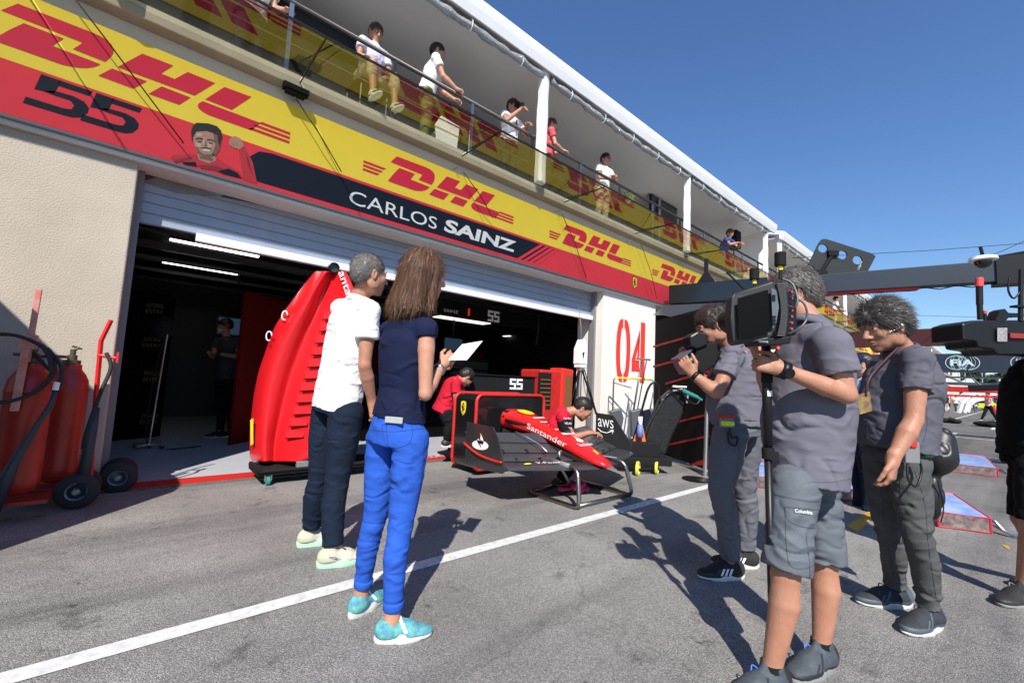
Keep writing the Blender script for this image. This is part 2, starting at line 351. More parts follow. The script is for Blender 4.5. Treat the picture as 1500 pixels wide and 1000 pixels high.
# ================================================================== printed banner
YB = 5.168
banner = root("fascia_banner", (3, YB, 3.05), "yellow and red printed banner along the garage fascia with courier logos and driver name", "banner")
BY = mat("banner_yellow", (.90, .67, .07), .55, vary=.05, vs=2, spec=.15)
BR = mat("banner_red", (.80, .05, .072), .55, vary=.06, vs=3, spec=.15)
BR2 = mat("logo_red", (.66, .03, .07), .55, spec=.15)
NAVY = mat("banner_navy", (.012, .016, .028), .5, spec=.15)
kz = lambda z: H + (z - H) * YB / 5.19
Z0, Z1, Z2 = 3.07, 3.51, 4.105
def bpoly(name, polys, m, lift=.003, parent=banner, label=None):
    b = MB()
    for pl in polys: b.add([(x_, YB - lift, z_) for x_, z_ in pl], [tuple(range(len(pl)))])
    return b.build(name, m, parent, label=label)
b = MB(); b.box((-6, YB, Z1), (60, YB + .03, Z2)); b.build("yellow_band", BY, banner)
b = MB(); b.box((-6, YB, Z0), (12.2, YB + .03, Z1)); b.build("red_band", BR, banner)
s_ = 1 / 3.7025
def q(pts, k=s_, ox=0, oy=0):
    out = []
    for x_, y_ in pts: w_ = P(ox + x_ * k, oy + y_ * k, 5.168); out.append((w_[0], w_[2]))
    return out
def arc(p0, p1, p2, n=8): return [((1 - t) ** 2 * p0[0] + 2 * t * (1 - t) * p1[0] + t * t * p2[0], (1 - t) ** 2 * p0[1] + 2 * t * (1 - t) * p1[1] + t * t * p2[1]) for t in np.linspace(0, 1, n)]
Du1 = q([(5, 58), (97, 22), (500, 178), (445, 232)])            # top bar of the D
Du2 = q([(445, 232), (500, 178)] + arc((500, 178), (690, 255), (570, 337)) + [(395, 268), (440, 240)])
Dl = q([(345, 210), (285, 250), (545, 350)] + arc((545, 350), (480, 390), (330, 350)) + [(0, 233), (-40, 215), (55, 162), (130, 128)])
Hu = q([(637, 365), (772, 293), (940, 357), (873, 400), (947, 430), (1018, 392), (1167, 452), (1055, 520)])
Hl1 = q([(533, 412), (607, 373), (797, 442), (722, 482)]); Hl2 = q([(805, 510), (877, 470), (1034, 530), (972, 570)])
Lu = q([(1112, 540), (1218, 473), (1364, 527), (1257, 597)])
Ll = q([(1412, 668), (1362, 708), (1130, 625)] + arc((1130, 625), (1030, 575), (1100, 550), 6))
zt_, zb_ = Hu[1][1], Hl1[0][1]
stripes = [[(.78 - .04 * i, 3.78 - .05 * i), (1.06, 3.78 - .05 * i), (1.06, 3.75 - .05 * i), (.745 - .04 * i, 3.75 - .05 * i)] for i in range(3)]
lst = [[(-1.42, 3.78 - .05 * i), (-1.12 - .04 * i, 3.78 - .05 * i), (-1.155 - .04 * i, 3.75 - .05 * i), (-1.42, 3.75 - .05 * i)] for i in range(3)]
logo = [Du1, Du2, Dl, Hu, Hl1, Hl2, Lu, Ll] + stripes + lst
for i in range(14):
    dx = i * 3.315
    bpoly("courier_logo", [[(x_ + dx, z_) for x_, z_ in pl] for pl in logo], BR2)
# far garages: alternating dark and red lower bands
for i, c_ in enumerate(((.05, .06, .09), (.5, .02, .04), (.02, .25, .3), (.05, .06, .09), (.6, .3, .02))):
    b = MB(); b.box((12.3 + i * 9, YB, Z0), (21 + i * 9, YB + .03, Z1)); b.build("team_band", mat("team_band_%d" % i, c_, .5), banner)
# black name panel
bpoly("name_panel", [[(.66, 3.12), (.70, 3.36), (.78, 3.45), (.9, 3.475), (5.0, 3.475), (4.50, 3.12)]], NAVY, .002)
bpoly("name_panel_stripe", [[(4.58 + .13 * i, 3.12), (5.08 + .13 * i, 3.475), (5.13 + .13 * i - .015 * i, 3.475), (4.63 + .13 * i - .015 * i, 3.12)] for i in range(4)], NAVY, .003)
text("name_lettering", "CARLOS", (1.76, YB - .006, 3.185), (1, 0, 0), (0, 0, 1), WHITE, banner, w=1.22, h=.17, bold=.0)
text("name_lettering", "SAINZ", (3.10, YB - .006, 3.195), (1, 0, 0), (0, 0, 1), WHITE, banner, w=1.36, h=.19, bold=.035, shear=.1)
# big number: two fives
def five(x0, w_=.30, sh=.05):
    def p(u, v_): return (x0 + u * w_ + v_ * sh, 3.20 + v_ * .285)
    a = [p(0, 1), p(1.0, 1), p(.98, .82), p(.38, .82), p(.36, .62), p(.0, .56)]
    body = [p(.36, .62), p(.55, .68)] + [p(*t) for t in arc((.7, .68), (1.12, .62), (1.1, .3), 6)] + [p(*t) for t in arc((1.08, .2), (1.0, 0), (.7, 0), 5)] + [p(-.06, 0), p(-.06, .2), p(.6, .2)] + [p(*t) for t in arc((.62, .2), (.8, .22), (.8, .36), 5)] + [p(*t) for t in arc((.8, .42), (.74, .52), (.5, .52), 5)] + [p(.2, .46)]
    return [[p(0, 1), p(.38, 1), p(.36, .56), p(0, .5)], [p(.36, 1), p(1.02, 1), p(1.0, .83), p(.36, .83)], [p(.15, .52), p(.36, .64), p(.72, .66), p(.70, .5), p(.4, .5)],
            [p(.72, .66), p(.95, .60), p(1.08, .46), p(.80, .38), p(.70, .5)], [p(1.08, .46), p(1.10, .30), p(1.02, .1), p(.78, .24), p(.80, .38)], [p(1.02, .1), p(.86, .01), p(.7, 0), p(.62, .2), p(.78, .24)], [p(-.08, .2), p(.62, .2), p(.7, 0), p(-.08, 0)]]
bpoly("number_lettering", five(-.86) + five(-.53), NAVY, .003)
# portrait on the banner: generic smiling driver with raised fist
def cpl(pts): return q([(x_ , y_) for x_, y_ in pts])
SKINP = mat("printed_skin", (.42, .22, .16), .6); HAIRP = mat("printed_hair", (.012, .01, .01), .6); SUITP = mat("printed_suit", (.5, .02, .03), .6)
bpoly("portrait_suit", [cpl([(925, 860), (935, 842), (1050, 838), (1180, 862), (1300, 935), (1318, 972)]), cpl([(1295, 800), (1325, 795), (1370, 880), (1395, 1000), (1320, 975)])], SUITP, .004)
bpoly("portrait_suit_trim", [cpl([(985, 880), (1060, 880), (1070, 905), (1000, 893)])], NAVY, .006)
bpoly("portrait_suit_trim", [cpl([(1180, 930), (1240, 915), (1290, 940), (1310, 970), (1210, 945)])], NAVY, .006)
bpoly("portrait_suit_fold", [cpl([(940, 870), (1045, 852), (1040, 866), (950, 884)]), cpl([(1080, 895), (1175, 900), (1230, 925), (1180, 928), (1090, 915)]), cpl([(1330, 830), (1350, 870), (1372, 960), (1345, 900)])], mat("printed_suit_dark", (.25, .01, .02), .6), .005)
bpoly("portrait_skin", [cpl([(1050, 700), (1190, 720), (1200, 770), (1186, 822), (1168, 846), (1140, 858), (1105, 854), (1075, 836), (1058, 805), (1047, 760)]), cpl([(1070, 835), (1165, 848), (1172, 872), (1130, 888), (1078, 868)]), cpl([(1240, 765), (1258, 745), (1275, 740), (1305, 753), (1322, 795), (1298, 812), (1262, 800), (1243, 785)])], SKINP, .006)
DSK = mat("printed_skin_shadow", (.20, .09, .06), .6); LSK = mat("printed_skin_light", (.58, .36, .28), .6)
bpoly("portrait_shadow", [cpl([(1156, 722), (1192, 722), (1200, 770), (1186, 822), (1160, 850), (1150, 835), (1168, 790), (1160, 750)]), cpl([(1078, 846), (1158, 862), (1150, 876), (1085, 862)]), cpl([(1058, 800), (1075, 836), (1105, 854), (1145, 857), (1168, 842), (1150, 834), (1138, 838), (1104, 838), (1084, 822), (1072, 800)]), cpl([(1112, 765), (1122, 792), (1106, 796), (1112, 788)]), cpl([(1262, 768), (1268, 792), (1262, 790)]), cpl([(1280, 768), (1288, 792), (1282, 792)])], DSK, .007)
bpoly("portrait_light", [cpl([(1062, 730), (1085, 722), (1100, 735), (1072, 745)]), cpl([(1060, 775), (1088, 780), (1090, 800), (1068, 796)]), cpl([(1125, 778), (1148, 782), (1146, 800), (1128, 800)]), cpl([(1100, 752), (1108, 752), (1106, 786), (1100, 786)])], LSK, .007)
bpoly("portrait_hair", [cpl([(1040, 770), (1036, 715), (1045, 685), (1065, 668), (1130, 672), (1175, 686), (1198, 710), (1204, 745), (1190, 795), (1182, 770), (1180, 735), (1150, 722), (1120, 712), (1065, 715), (1050, 740)]), cpl([(1060, 754), (1080, 748), (1102, 755), (1100, 761), (1078, 755), (1060, 760)]), cpl([(1122, 760), (1142, 756), (1168, 768), (1166, 773), (1142, 762), (1122, 766)]), cpl([(1070, 766), (1094, 768), (1090, 774), (1074, 773)]), cpl([(1130, 774), (1154, 777), (1150, 783), (1134, 781)]), cpl([(1084, 804), (1118, 800), (1150, 811), (1147, 815), (1118, 806), (1088, 808)])], HAIRP, .008)
bpoly("portrait_smile", [cpl([(1090, 809), (1146, 815), (1134, 825), (1106, 822)])], mat("printed_teeth", (.6, .55, .5), .5), .009)
# shield emblem with a rearing horse
def shield(name, o, ux, uy, h, parent, lift):
    o, ux, uy = map(npa, (o, ux, uy)); nrm = unit(np.cross(ux, uy)); w_ = h * .62
    def pt(u, v_, k): return o + ux * u * w_ + uy * v_ * h + nrm * k
    out = [(0, .5), (.25, .47), (.5, .42), (.5, 0), (.38, -.28), (0, -.5), (-.38, -.28), (-.5, 0), (-.5, .42), (-.25, .47)]
    b = MB(); b.cur = 0; b.add([pt(u, v_, lift) for u, v_ in out], [tuple(range(10))]); b.cur = 1
    b.add([pt(u * .88, v_ * .9, lift * 2) for u, v_ in out], [tuple(range(10))]); b.cur = 0
    hs = [[(-.1, .3), (.05, .34), (.12, .26), (.02, .22), (.0, .1), (-.16, .1)], [(-.16, .1), (.0, .1), (.12, -.06), (.05, -.2), (-.1, -.08)], [(.0, .1), (.22, .16), (.24, .12), (.04, .05)], [(.05, -.04), (.24, -.0), (.24, -.05), (.08, -.1)],
          [(.05, -.2), (-.02, -.36), (.1, -.36), (.1, -.33), (.04, -.32), (.12, -.1)], [(-.1, -.08), (-.2, -.26), (-.1, -.28), (-.12, -.24), (.0, -.14)], [(-.14, -.04), (-.26, .06), (-.3, .22), (-.22, .1), (-.1, .02)]]
    for pl in hs: b.add([pt(u * 1.15, v_, lift * 3) for u, v_ in pl], [tuple(range(len(pl)))])
    return b.build(name, [MBLACK, YEL], parent)
shield("shield_emblem", (7.84, YB, 3.33), (1, 0, 0), (0, 0, 1), .28, banner, .003)
# eye bolts and guy wires in front of the banner
hook = []
for i in range(12):
    X = 1.06 + i * 2.16 - 2.16
    r_ = root("wall_eye_bolt", (X, 5.15, 4.16), "steel eye bolt on the wall strip above the yellow banner", "eye bolt", "eye bolts above the banner")
    b = MB(); b.cyl((X, 5.2, 4.16), (X, 5.12, 4.16), .006, seg=6); b.tube([(X, 5.1 + .02 * math.sin(a), 4.16 + .02 * math.cos(a)) for a in np.linspace(0, 6.28, 9)], .005, 5); b.build("eye", STEEL, r_, smooth=True)
wires = [((-1.05, 4.6), (0.15, 3.25)), ((1.06, 4.13), (1.62, 3.5)), ((3.3, 4.1), (3.9, 3.6)), ((5.4, 4.1), (6.15, 3.1)), ((7.9, 4.15), (8.6, 3.1))]
for i, ((xa, za), (xb, zb)) in enumerate(wires):
    b = MB(); b.tube([(xa, 5.06, za), ((xa + xb) / 2, 5.03, (za + zb) / 2 - .01), (xb, 5.09, zb)], .006, 6)
    tag(b.build("guy_wire", BLACK, None, smooth=True), ["dark wire crossing the leftmost courier logo and the big number", "dark wire crossing the banner between the first and second courier logos", "dark wire crossing the second courier logo", "dark wire crossing the third courier logo", "dark wire crossing the banner near the yellow shield emblem"][i], "wire")
    b = MB()
# black cable box on the slab edge
b = MB(); b.box((.92, 5.0, 4.19), (1.18, 5.1, 4.25)); b.box((.95, 5.02, 4.16), (1.15, 5.1, 4.19)); tag(b.build("cable_clamp_box", MBLACK, None, bevel=.005), "small black clamp box under the slab edge above the banner", "box")
# ================================================================== terrace
RAILZ = 5.27
rail = root("terrace_handrail", (5, 5.15, 4.4), "dark steel handrail with posts along the terrace edge", "handrail")
DST = mat("dark_steel", (.05, .045, .045), .4, .6)
b = MB(); b.tube([(-6, 5.15, RAILZ), (60, 5.15, RAILZ)], .028, 12); b.build("top_rail", DST, rail, smooth=True)
b = MB(); b.tube([(-6, 5.15, 5.02), (60, 5.15, 5.02)], .01, 8); b.tube([(-6, 5.15, 4.78), (60, 5.15, 4.78)], .01, 8); b.build("lower_rail", DST, rail, smooth=True)
for i in range(26):
    X = -.3 + i * 1.25; b = MB(); b.box((X - .022, 5.135, 4.4), (X + .022, 5.165, RAILZ - .02)); b.build("post", STEEL if i % 2 else DST, rail)
# horizontal glass canopy along the slab edge: seen from below it mirrors the yellow banner
def glass_mat(name, tint, a):
    m = bpy.data.materials.new(name); m.use_nodes = True; t = m.node_tree; t.nodes.clear(); L = t.links; N = t.nodes.new
    tr = N("ShaderNodeBsdfTransparent"); tr.inputs[0].default_value = (*tint, 1); gl = N("ShaderNodeBsdfGlossy"); gl.inputs["Roughness"].default_value = .015; gl.inputs["Color"].default_value = (.95, .95, .92, 1)
    mx = N("ShaderNodeMixShader"); fr = N("ShaderNodeFresnel"); fr.inputs[0].default_value = 1.5; ma = N("ShaderNodeMath"); ma.operation = 'MULTIPLY_ADD'; ma.inputs[1].default_value = 1.15; ma.inputs[2].default_value = a
    L.new(fr.outputs[0], ma.inputs[0]); L.new(ma.outputs[0], mx.inputs[0]); o = N("ShaderNodeOutputMaterial")
    L.new(tr.outputs[0], mx.inputs[1]); L.new(gl.outputs[0], mx.inputs[2]); L.new(mx.outputs[0], o.inputs[0]); MATS[name] = m; return m
CANG = glass_mat("canopy_glass", (.42, .42, .34), .07)
nth = ["first", "second", "third", "fourth", "fifth", "sixth", "seventh", "eighth", "ninth", "tenth", "eleventh", "twelfth", "thirteenth", "fourteenth", "fifteenth"]
for i in range(15):
    X0 = -3.254 + i * 2.17; X1 = X0 + 2.16
    g_ = root("glass_canopy_panel", ((X0 + X1) / 2, 5.05, 4.3), "%s glass canopy panel from the left below the terrace rail, mirroring the yellow banner" % nth[i], "canopy", "glass canopy panels along the terrace edge")
    b = MB(); b.add([(X0, 5.05, 4.34), (X1, 5.05, 4.34), (X1, 4.15, 4.312), (X0, 4.15, 4.312)], [(0, 1, 2, 3)]); b.build("pane", CANG, g_)
    b = MB(); b.box((X0, 4.14, 4.302), (X1, 4.155, 4.322)); b.build("edge_trim", BLACK, g_)
    b = MB(); b.box((X1, 4.15, 4.306), (X1 + .01, 5.05, 4.32)); b.build("joint", BLACK, g_)
# tent
PVC = mat("white_pvc", (.82, .82, .83), .45, vary=.06, vs=1.5); CEIL = mat("tent_lining", (.78, .78, .8), .4, vary=.05, vs=.6, spec=.3)
CLEARP = mat("rolled_clear_pvc", (.55, .58, .6), .12, .2, vary=.45, vs=7, stretch=(1, 6, 6), bump=1, bs=16, bd=.03)
def tent(name, X0, X1, posts, lab, dz=0):
    t_ = root(name, (X0, 4.95, 4.4), lab, "tent")
    b = MB(); b.prism([(X0, 4.78, 6.50 + dz), (X0, 4.78, 6.57 + dz), (X0, 4.9, 6.62 + dz), (X0, 8.5, 7.6 + dz), (X0, 12, 6.6 + dz), (X0, 12, 6.5 + dz), (X0, 8.5, 7.5 + dz), (X0, 4.95, 6.5 + dz), (X0, 4.95, 6.36 + dz), (X0, 4.86, 6.30 + dz), (X0, 4.84, 6.30 + dz), (X0, 4.80, 6.42 + dz)], (X1 - X0, 0, 0)); b.build("roof", PVC, t_)
    b = MB(); b.box((X0, 4.97, 6.38 + dz), (X1, 5.06, 6.48 + dz)); b.build("eaves_beam", ALU, t_)
    b = MB(); b.box((X0 + .02, 5.08, 6.40 + dz), (X1 - .02, 11.9, 6.42 + dz)); b.build("ceiling_lining", CEIL, t_)
    b = MB(); b.box((X0, 11.9, 4.41), (X1, 11.95, 6.4 + dz)); b.box((X1 - .04, 5.2, 4.41), (X1, 11.9, 6.4 + dz)); b.build("end_wall", PVC, t_)
    for i in range(len(posts) - 1):
        a, c_ = posts[i] + .12, posts[i + 1] - .08; n = 40; pts = []; rr = []
        for k in range(n + 1):
            u = k / n; pts.append((a + (c_ - a) * u, 4.93 + .008 * math.sin(k * 1.7), 6.235 + dz - .035 * math.sin(u * math.pi) + .01 * math.sin(k * .9 + i))); rr.append(.052 + .010 * math.sin(k * 2.3 + i) + .006 * math.sin(k * 5.1))
        b = MB(); b.tube(pts, rr, 12)
        b.build("rolled_curtain", CLEARP, t_, smooth=True)
        for k in range(5):
            u = (k + .5) / 5; X = a + (c_ - a) * u; b = MB(); b.tube([(X, 4.93 + .068 * math.cos(s), 6.22 + dz + .095 * math.sin(s)) for s in np.linspace(0, 6.28, 11)], .006, 5); b.build("strap", WHITE, t_)
    for X in posts:
        b = MB()
        prof = [(-.09, -.05), (-.03, -.075), (.04, -.06), (.08, -.045), (.095, .03), (.07, .05), (-.08, .05)]
        zs = np.linspace(4.41, 6.38 + dz, 12); rings = []
        for k, z in enumerate(zs): rings.append([(X + (u * (1 + .05 * math.sin(k * 1.3))), 4.98 + v_ * (1 + .1 * math.sin(k * 2 + 1)), z) for u, v_ in prof])
        n = 7; b.add([p for r in rings for p in r], [(i * n + k, i * n + (k + 1) % n, (i + 1) * n + (k + 1) % n, (i + 1) * n + k) for i in range(11) for k in range(n)] + [tuple(range(7))])
        b.build("post", PVC, t_)
    return t_
tent("hospitality_tent", -6, 15.3, [-5.6, -.4, 4.75, 9.72, 14.85], "white hospitality tent over the terrace above the garage")
tent("hospitality_tent", 16.0, 34, [16.15, 21, 25, 29, 33.6], "second white hospitality tent further along the terrace", -.02)
tent("hospitality_tent", 35, 95, [35.2, 41, 47, 53, 59, 65, 71, 77, 83, 89, 94], "most distant white hospitality tent at the far end of the terrace", -.02)
# terrace furniture
CLOTH = mat("black_cloth", (.008, .008, .009), .9)
def ttable(x0, x1, y0, z0, label, y1=None):
    y1 = y1 or y0 + .7; t_ = root("terrace_table", ((x0 + x1) / 2, y0, 4.4), label, "table", "black cloth covered tables on the terrace")
    b = MB(); b.box((x0, y0, z0 - .03), (x1, y1, z0)); b.build("tabletop", CLOTH, t_, bevel=.01)
    b = MB(); b.box((x0 + .02, y0 + .02, 4.41), (x1 - .02, y1 - .02, z0 - .032)); b.build("tablecloth", CLOTH, t_)
ttable(-.6, 1.95, 5.62, 5.62, "long black covered counter at the left end of the terrace")
ttable(3.35, 4.35, 5.6, 5.45, "black draped table between the white-shirted man and the photographer")
ttable(5.75, 6.75, 5.55, 5.4, "black draped table left of the man in white with crossed arms")
ttable(7.9, 9.0, 5.5, 5.25, "black table with a plant on it near the television")
ttable(11.0, 12.1, 5.5, 5.2, "black table left of the man in the blue shirt")
ttable(12.6, 13.6, 5.5, 5.25, "black table right of the man in the blue shirt")
tv = root("television", (11, 6, 6), "black flat television on a slim stand under the tent roof", "television")
b = MB(); b.box((10.1, 6.2, 5.75), (11.5, 6.26, 6.36)); b.build("casing", BLACK, tv, bevel=.01)
b = MB(); b.box((10.14, 6.194, 5.79), (11.46, 6.198, 6.32)); b.build("screen", GBLACK, tv)
b = MB(); b.cyl((10.45, 6.15, 4.4), (10.45, 6.15, 6.3), .03, seg=8); b.build("stand", ALU, tv)
sp = root("loudspeaker", (14, 5.5, 4.4), "black loudspeaker on a pole by the end post of the tent", "loudspeaker")
b = MB(); b.box((13.55, 5.35, 5.55), (13.9, 5.65, 6.1)); b.build("cabinet", MBLACK, sp, bevel=.02)
b = MB(); b.cyl((13.72, 5.5, 4.4), (13.72, 5.5, 5.55), .02, seg=8); b.build("pole", BLACK, sp)
pt = root("potted_plant", (8.2, 5.7, 5.25), "small potted plant with pale leaves on the terrace table", "plant")
b = MB(); b.lathe((8.15, 5.6, 5.25), (0, 0, 1), [(.05, 0), (.07, .1), (.075, .12)], 12); b.build("pot", WHITE, pt, smooth=True)
b = MB()
for k in range(70):
    a = random.random() * 6.28; e = random.random() * 1.3; d_ = npa((math.cos(a) * math.cos(e), math.sin(a) * math.cos(e), math.sin(e))); c_ = npa((8.15, 5.6, 5.38)) + d_ * .1 * random.random(); s2 = unit(np.cross(d_, (.3, .2, 1))) * .02
    b.add([c_, c_ + d_ * .05 + s2, c_ + d_ * .12, c_ + d_ * .05 - s2], [(0, 1, 2, 3)])
b.build("foliage", mat("pale_leaf", (.3, .4, .12), .6), pt)
ch = root("white_chair", (3.2, 5.4, 4.4), "white plastic chair standing behind the terrace glass", "chair")
b = MB(); b.prism([(3.0, 5.35, 4.55), (3.35, 5.35, 4.5), (3.38, 5.35, 4.95), (3.05, 5.35, 4.98), (2.96, 5.35, 4.8)], (0, .03, 0)); b.build("backrest", WHITE, ch, bevel=.01)
b = MB(); b.box((3.0, 5.39, 4.72), (3.36, 5.8, 4.75)); b.build("seat", WHITE, ch)
for u, v_ in ((3.02, 5.42), (3.34, 5.42), (3.02, 5.77), (3.34, 5.77)): b = MB(); b.cyl((u, v_, 4.4), (u, v_, 4.72), .012, seg=6); b.build("leg", ALU, ch)
# ================================================================== objects
def seg_mat(*a, **k): return mat(*a, **k)
RUB = mat("rubber", (.018, .018, .018), .75)
# ---------------- fire extinguisher carts
EXR = mat("extinguisher_red", (.42, .022, .014), .38, vary=.35, vs=6, col2=(.26, .018, .012), bump=.15, bs=25)
def extinguisher(base, lab, wo_):
    bx, by = base; t_ = root("wheeled_extinguisher", (bx, by, 0), lab, "fire extinguisher", "wheeled fire extinguishers by the stucco wall")
    def pp(x, y, z): return (bx + x, by + y, z)
    ax = UP
    b = MB(); b.lathe(pp(0, 0, .18), ax, [(.05, 0), (.09, .02), (.118, .07), (.122, .12), (.122, .72), (.125, .725), (.125, .74), (.121, .745), (.115, .80), (.095, .85), (.07, .885), (.065, .90), (.065, .93), (.05, .935)], 32); b.build("tank", EXR, t_, smooth='auto')
    b = MB(); b.lathe(pp(0, 0, 1.115), ax, [(.055, 0), (.055, .03), (.03, .035), (.03, .07), (.018, .075), (.018, .12)], 14); b.cyl(pp(-.02, 0, 1.17), pp(-.1, -.02, 1.17), .012); b.cyl(pp(0, 0, 1.22), pp(.03, 0, 1.25), .01); b.cyl(pp(-.01, 0, 1.26), pp(.05, 0, 1.24), .008); b.build("valve", mat("old_brass", (.12, .1, .07), .5, .7), t_, smooth='auto')
    axw = unit((-.12, -1, 0))
    for s in (-1, 1):
        c_ = npa((wo_[0], wo_[1] + .12 * s, .135))
        w_ = MB(); w_.lathe(c_, axw, [(.075, -.035), (.118, -.031), (.132, -.018), (.136, 0), (.132, .018), (.118, .031), (.075, .035), (.07, .02)], 36); o = w_.build("wheel", RUB, t_, smooth='auto')
        w_ = MB(); w_.lathe(c_, axw, [(.072, .02), (.066, .028), (.045, .012), (.03, .014), (.027, .045), (.015, .058), (.0, .058)], 28); w_.build("hub", mat("dull_hub", (.30, .34, .38), .35, .6, vary=.4, vs=14), o, smooth='auto')
    b = MB(); b.cyl((wo_[0], wo_[1] - .17, .135), (wo_[0], wo_[1] + .17, .135), .014); b.cyl(pp(0, 0, .14), (wo_[0], wo_[1], .135), .016); b.obox(pp(.02, .0, .14), (.16, 0, 0), (0, .13, 0), (0, 0, .012)); b.build("axle", EXR, t_)
    return t_, pp
e1, pp1 = extinguisher((-.56, 4.66), "wheeled red fire extinguisher nearest the picture edge with a coiled black hose", (-.25, 4.92))
b = MB(); hx = [pp1(.10, .1, .3), pp1(.10, .13, .8), pp1(.08, .1, 1.2), pp1(.10, .08, 1.45)]
b.obox(pp1(-.03, -.165, 1.0), (.022, 0, 0), (0, .006, 0), (.006, 0, .22)); b.obox(pp1(-.01, -.14, 1.38), (.016, 0, 0), (0, .014, 0), (.004, 0, .26)); b.obox(pp1(-.02, -.15, 1.26), (.045, 0, 0), (0, .03, 0), (0, 0, .05)); b.build("handle", mat("faded_red", (.55, .12, .07), .6, vary=.4, vs=15, col2=(.5, .32, .28)), e1, bevel=.004)
def coil(cx, cy, cz, n, r, jx=0): return [(cx + r * (1 + .06 * math.sin(k * .37)) * math.cos(k * .35), cy + .03 * math.sin(k * .35 + 1) + .004 * k - .05, cz + r * .98 * math.sin(k * .35)) for k in range(n)]
b = MB(); b.tube(curve([pp1(0, -.1, 1.2)] + coil(*pp1(-.12, -.22, 1.07), 40, .235)[::2] + [pp1(.16, -.2, 1.1), pp1(.17, -.2, .98), pp1(.15, -.2, .9)], 5), .0115, 8); b.build("hose", RUB, e1, smooth=True)
b = MB(); b.tube([pp1(.15, -.2, .93), pp1(.14, -.2, .84), pp1(.13, -.2, .8), pp1(.09, -.21, .7), pp1(.0, -.24, .42), pp1(-.07, -.25, .12)], [.015, .017, .02, .017, .03, .05], 14); b.build("horn", mat("horn_navy", (.02, .03, .045), .5), e1, smooth=True)
b = MB(); b.cyl(pp1(.155, -.2, .985), pp1(.15, -.2, .93), .019); b.build("hose_ferrule", WHITE, e1)
e2, pp2 = extinguisher((-.39, 5.0), "wheeled red fire extinguisher beside the garage opening with tall red push handle", (-.02, 5.32))
b = MB(); b.tube([pp2(.20, 0, .16), pp2(.17, .0, .8), pp2(.155, 0, 1.32), pp2(.2, 0, 1.5)], .017, 4); b.cyl(pp2(.15, 0, 1.2), pp2(.26, -.02, 1.18), .014, seg=8); b.obox(pp2(.27, -.02, 1.185), (.008, 0, 0), (0, .02, 0), (0, 0, .045)); b.build("handle", mat("bright_red_tube", (.6, .02, .02), .45), e2)
b = MB(); b.tube(curve([pp2(-.09, 0, 1.17), pp2(-.2, -.1, 1.15), pp2(-.22, -.15, 1.05)], 5), .012, 8); b.tube(curve([pp2(.2, -.1, 1.22), pp2(.24, -.12, 1.1), pp2(.2, -.14, .9), pp2(.15, -.15, .6), pp2(.14, -.15, .45)], 6), .014, 8); b.build("hose", RUB, e2, smooth=True)
b = MB(); b.tube([pp2(.19, -.16, .78), pp2(.18, -.17, .6), pp2(.16, -.2, .1)], [.018, .032, .045], 14); b.build("horn", mat("horn_navy", (.02, .03, .045), .5), e2, smooth=True)
# ---------------- added unseen shape outside the left edge, outlined to cast the shadow there
cs = root("shadow_caster", (-1.75, 3.4, 0), "tall grey canvas-covered rack standing outside the left edge, shading the fire extinguishers", "rack")
b = MB()
prof = [(-1.1, 0), (1.0, 0)]
poly = [(-4, 3.45, .05), (-.93, 3.45, .05), (-.93, 3.45, 1.95), (-1.0, 3.45, 2.15), (-1.1, 3.45, 2.28), (-1.6, 3.45, 2.85), (-2.13, 3.45, 3.45), (-2.6, 3.45, 4.1), (-4, 3.45, 4.3)]
b.prism(poly, (0, .45, 0)); b.build("cover", mat("shadow_caster_grey", (.07, .075, .08), .9, vary=.3, vs=3, bump=.6, bs=6, bd=.03), cs, bevel=.04)
for x_ in (-2.8, -1.05):
    b = MB(); b.lathe((x_, 3.65, .04), (1, 0, 0), [(.04, -.02), (.04, .02)], 12); b.build("castor", RUB, cs)
# ---------------- engine cover standing on its end on a dolly
ec = root("engine_cover", (1.4, 5.0, .12), "red upright race car engine cover with a row of louvres, standing on a dolly", "bodywork")
ECR = mat("bodywork_red", (.66, .012, .018), .3, coat=.35, vary=.06, vs=3)
def W(px, py, d): return V(px, py, d)
# outline from the photo: left edge, ridge, fold, right edge at rows
rows = [  # y, left x, ridge x, valley x, fold2 x, right x
    (397, 463, 476, 488, 497, 506), (412, 450, 466, 481, 495, 514), (430, 436, 455, 473, 495, 522), (455, 418, 440, 466, 492, 530), (480, 402, 425, 455, 484, 536), (510, 391, 410, 443, 472, 540),
    (545, 379, 397, 430, 458, 538), (580, 372, 389, 420, 447, 528), (615, 368, 386, 411, 437, 512), (645, 366, 384, 404, 425, 490), (668, 366.5, 385, 402, 420, 462), (676, 370, 387, 402, 419, 441)]
D0 = np.dot(npa((1.35, 5.0, 0)), FH)
b = MB(); cols = 25; vs = []
def ecrow(r):
    y, l, rg, va, f2, rt = r; xs = [l, l + (rg - l) * .35, rg, (rg + va) / 2, va, f2, (f2 + rt) / 2, rt]; dz = [.18, .06, -.05, .0, .10, .02, -.05, -.02]
    cc = curve([np.array([a, d_, 0]) for a, d_ in zip(xs, dz)], 4); return [W(c_[0], y, D0 + c_[1]) for c_ in cc]
rr = []
for i in range(len(rows) - 1):
    for k in range(3): rr.append([a + (c_ - a) * k / 3 for a, c_ in zip(rows[i], rows[i + 1])])
rr.append(rows[-1]); grid = [ecrow(r) for r in rr]; nc = len(grid[0]); nr = len(grid)
back = [[p + FH * .1 for p in g_] for g_ in grid]
b.add([p for g_ in grid for p in g_], [(i * nc + k, i * nc + k + 1, (i + 1) * nc + k + 1, (i + 1) * nc + k) for i in range(nr - 1) for k in range(nc - 1)])
o = b.build("shell", ECR, ec, smooth=True, recalc=False)
sdf = o.modifiers.new("thick", 'SOLIDIFY'); sdf.thickness = .018; sdf.offset = 0; o.modifiers.new("sub", 'SUBSURF').render_levels = 1
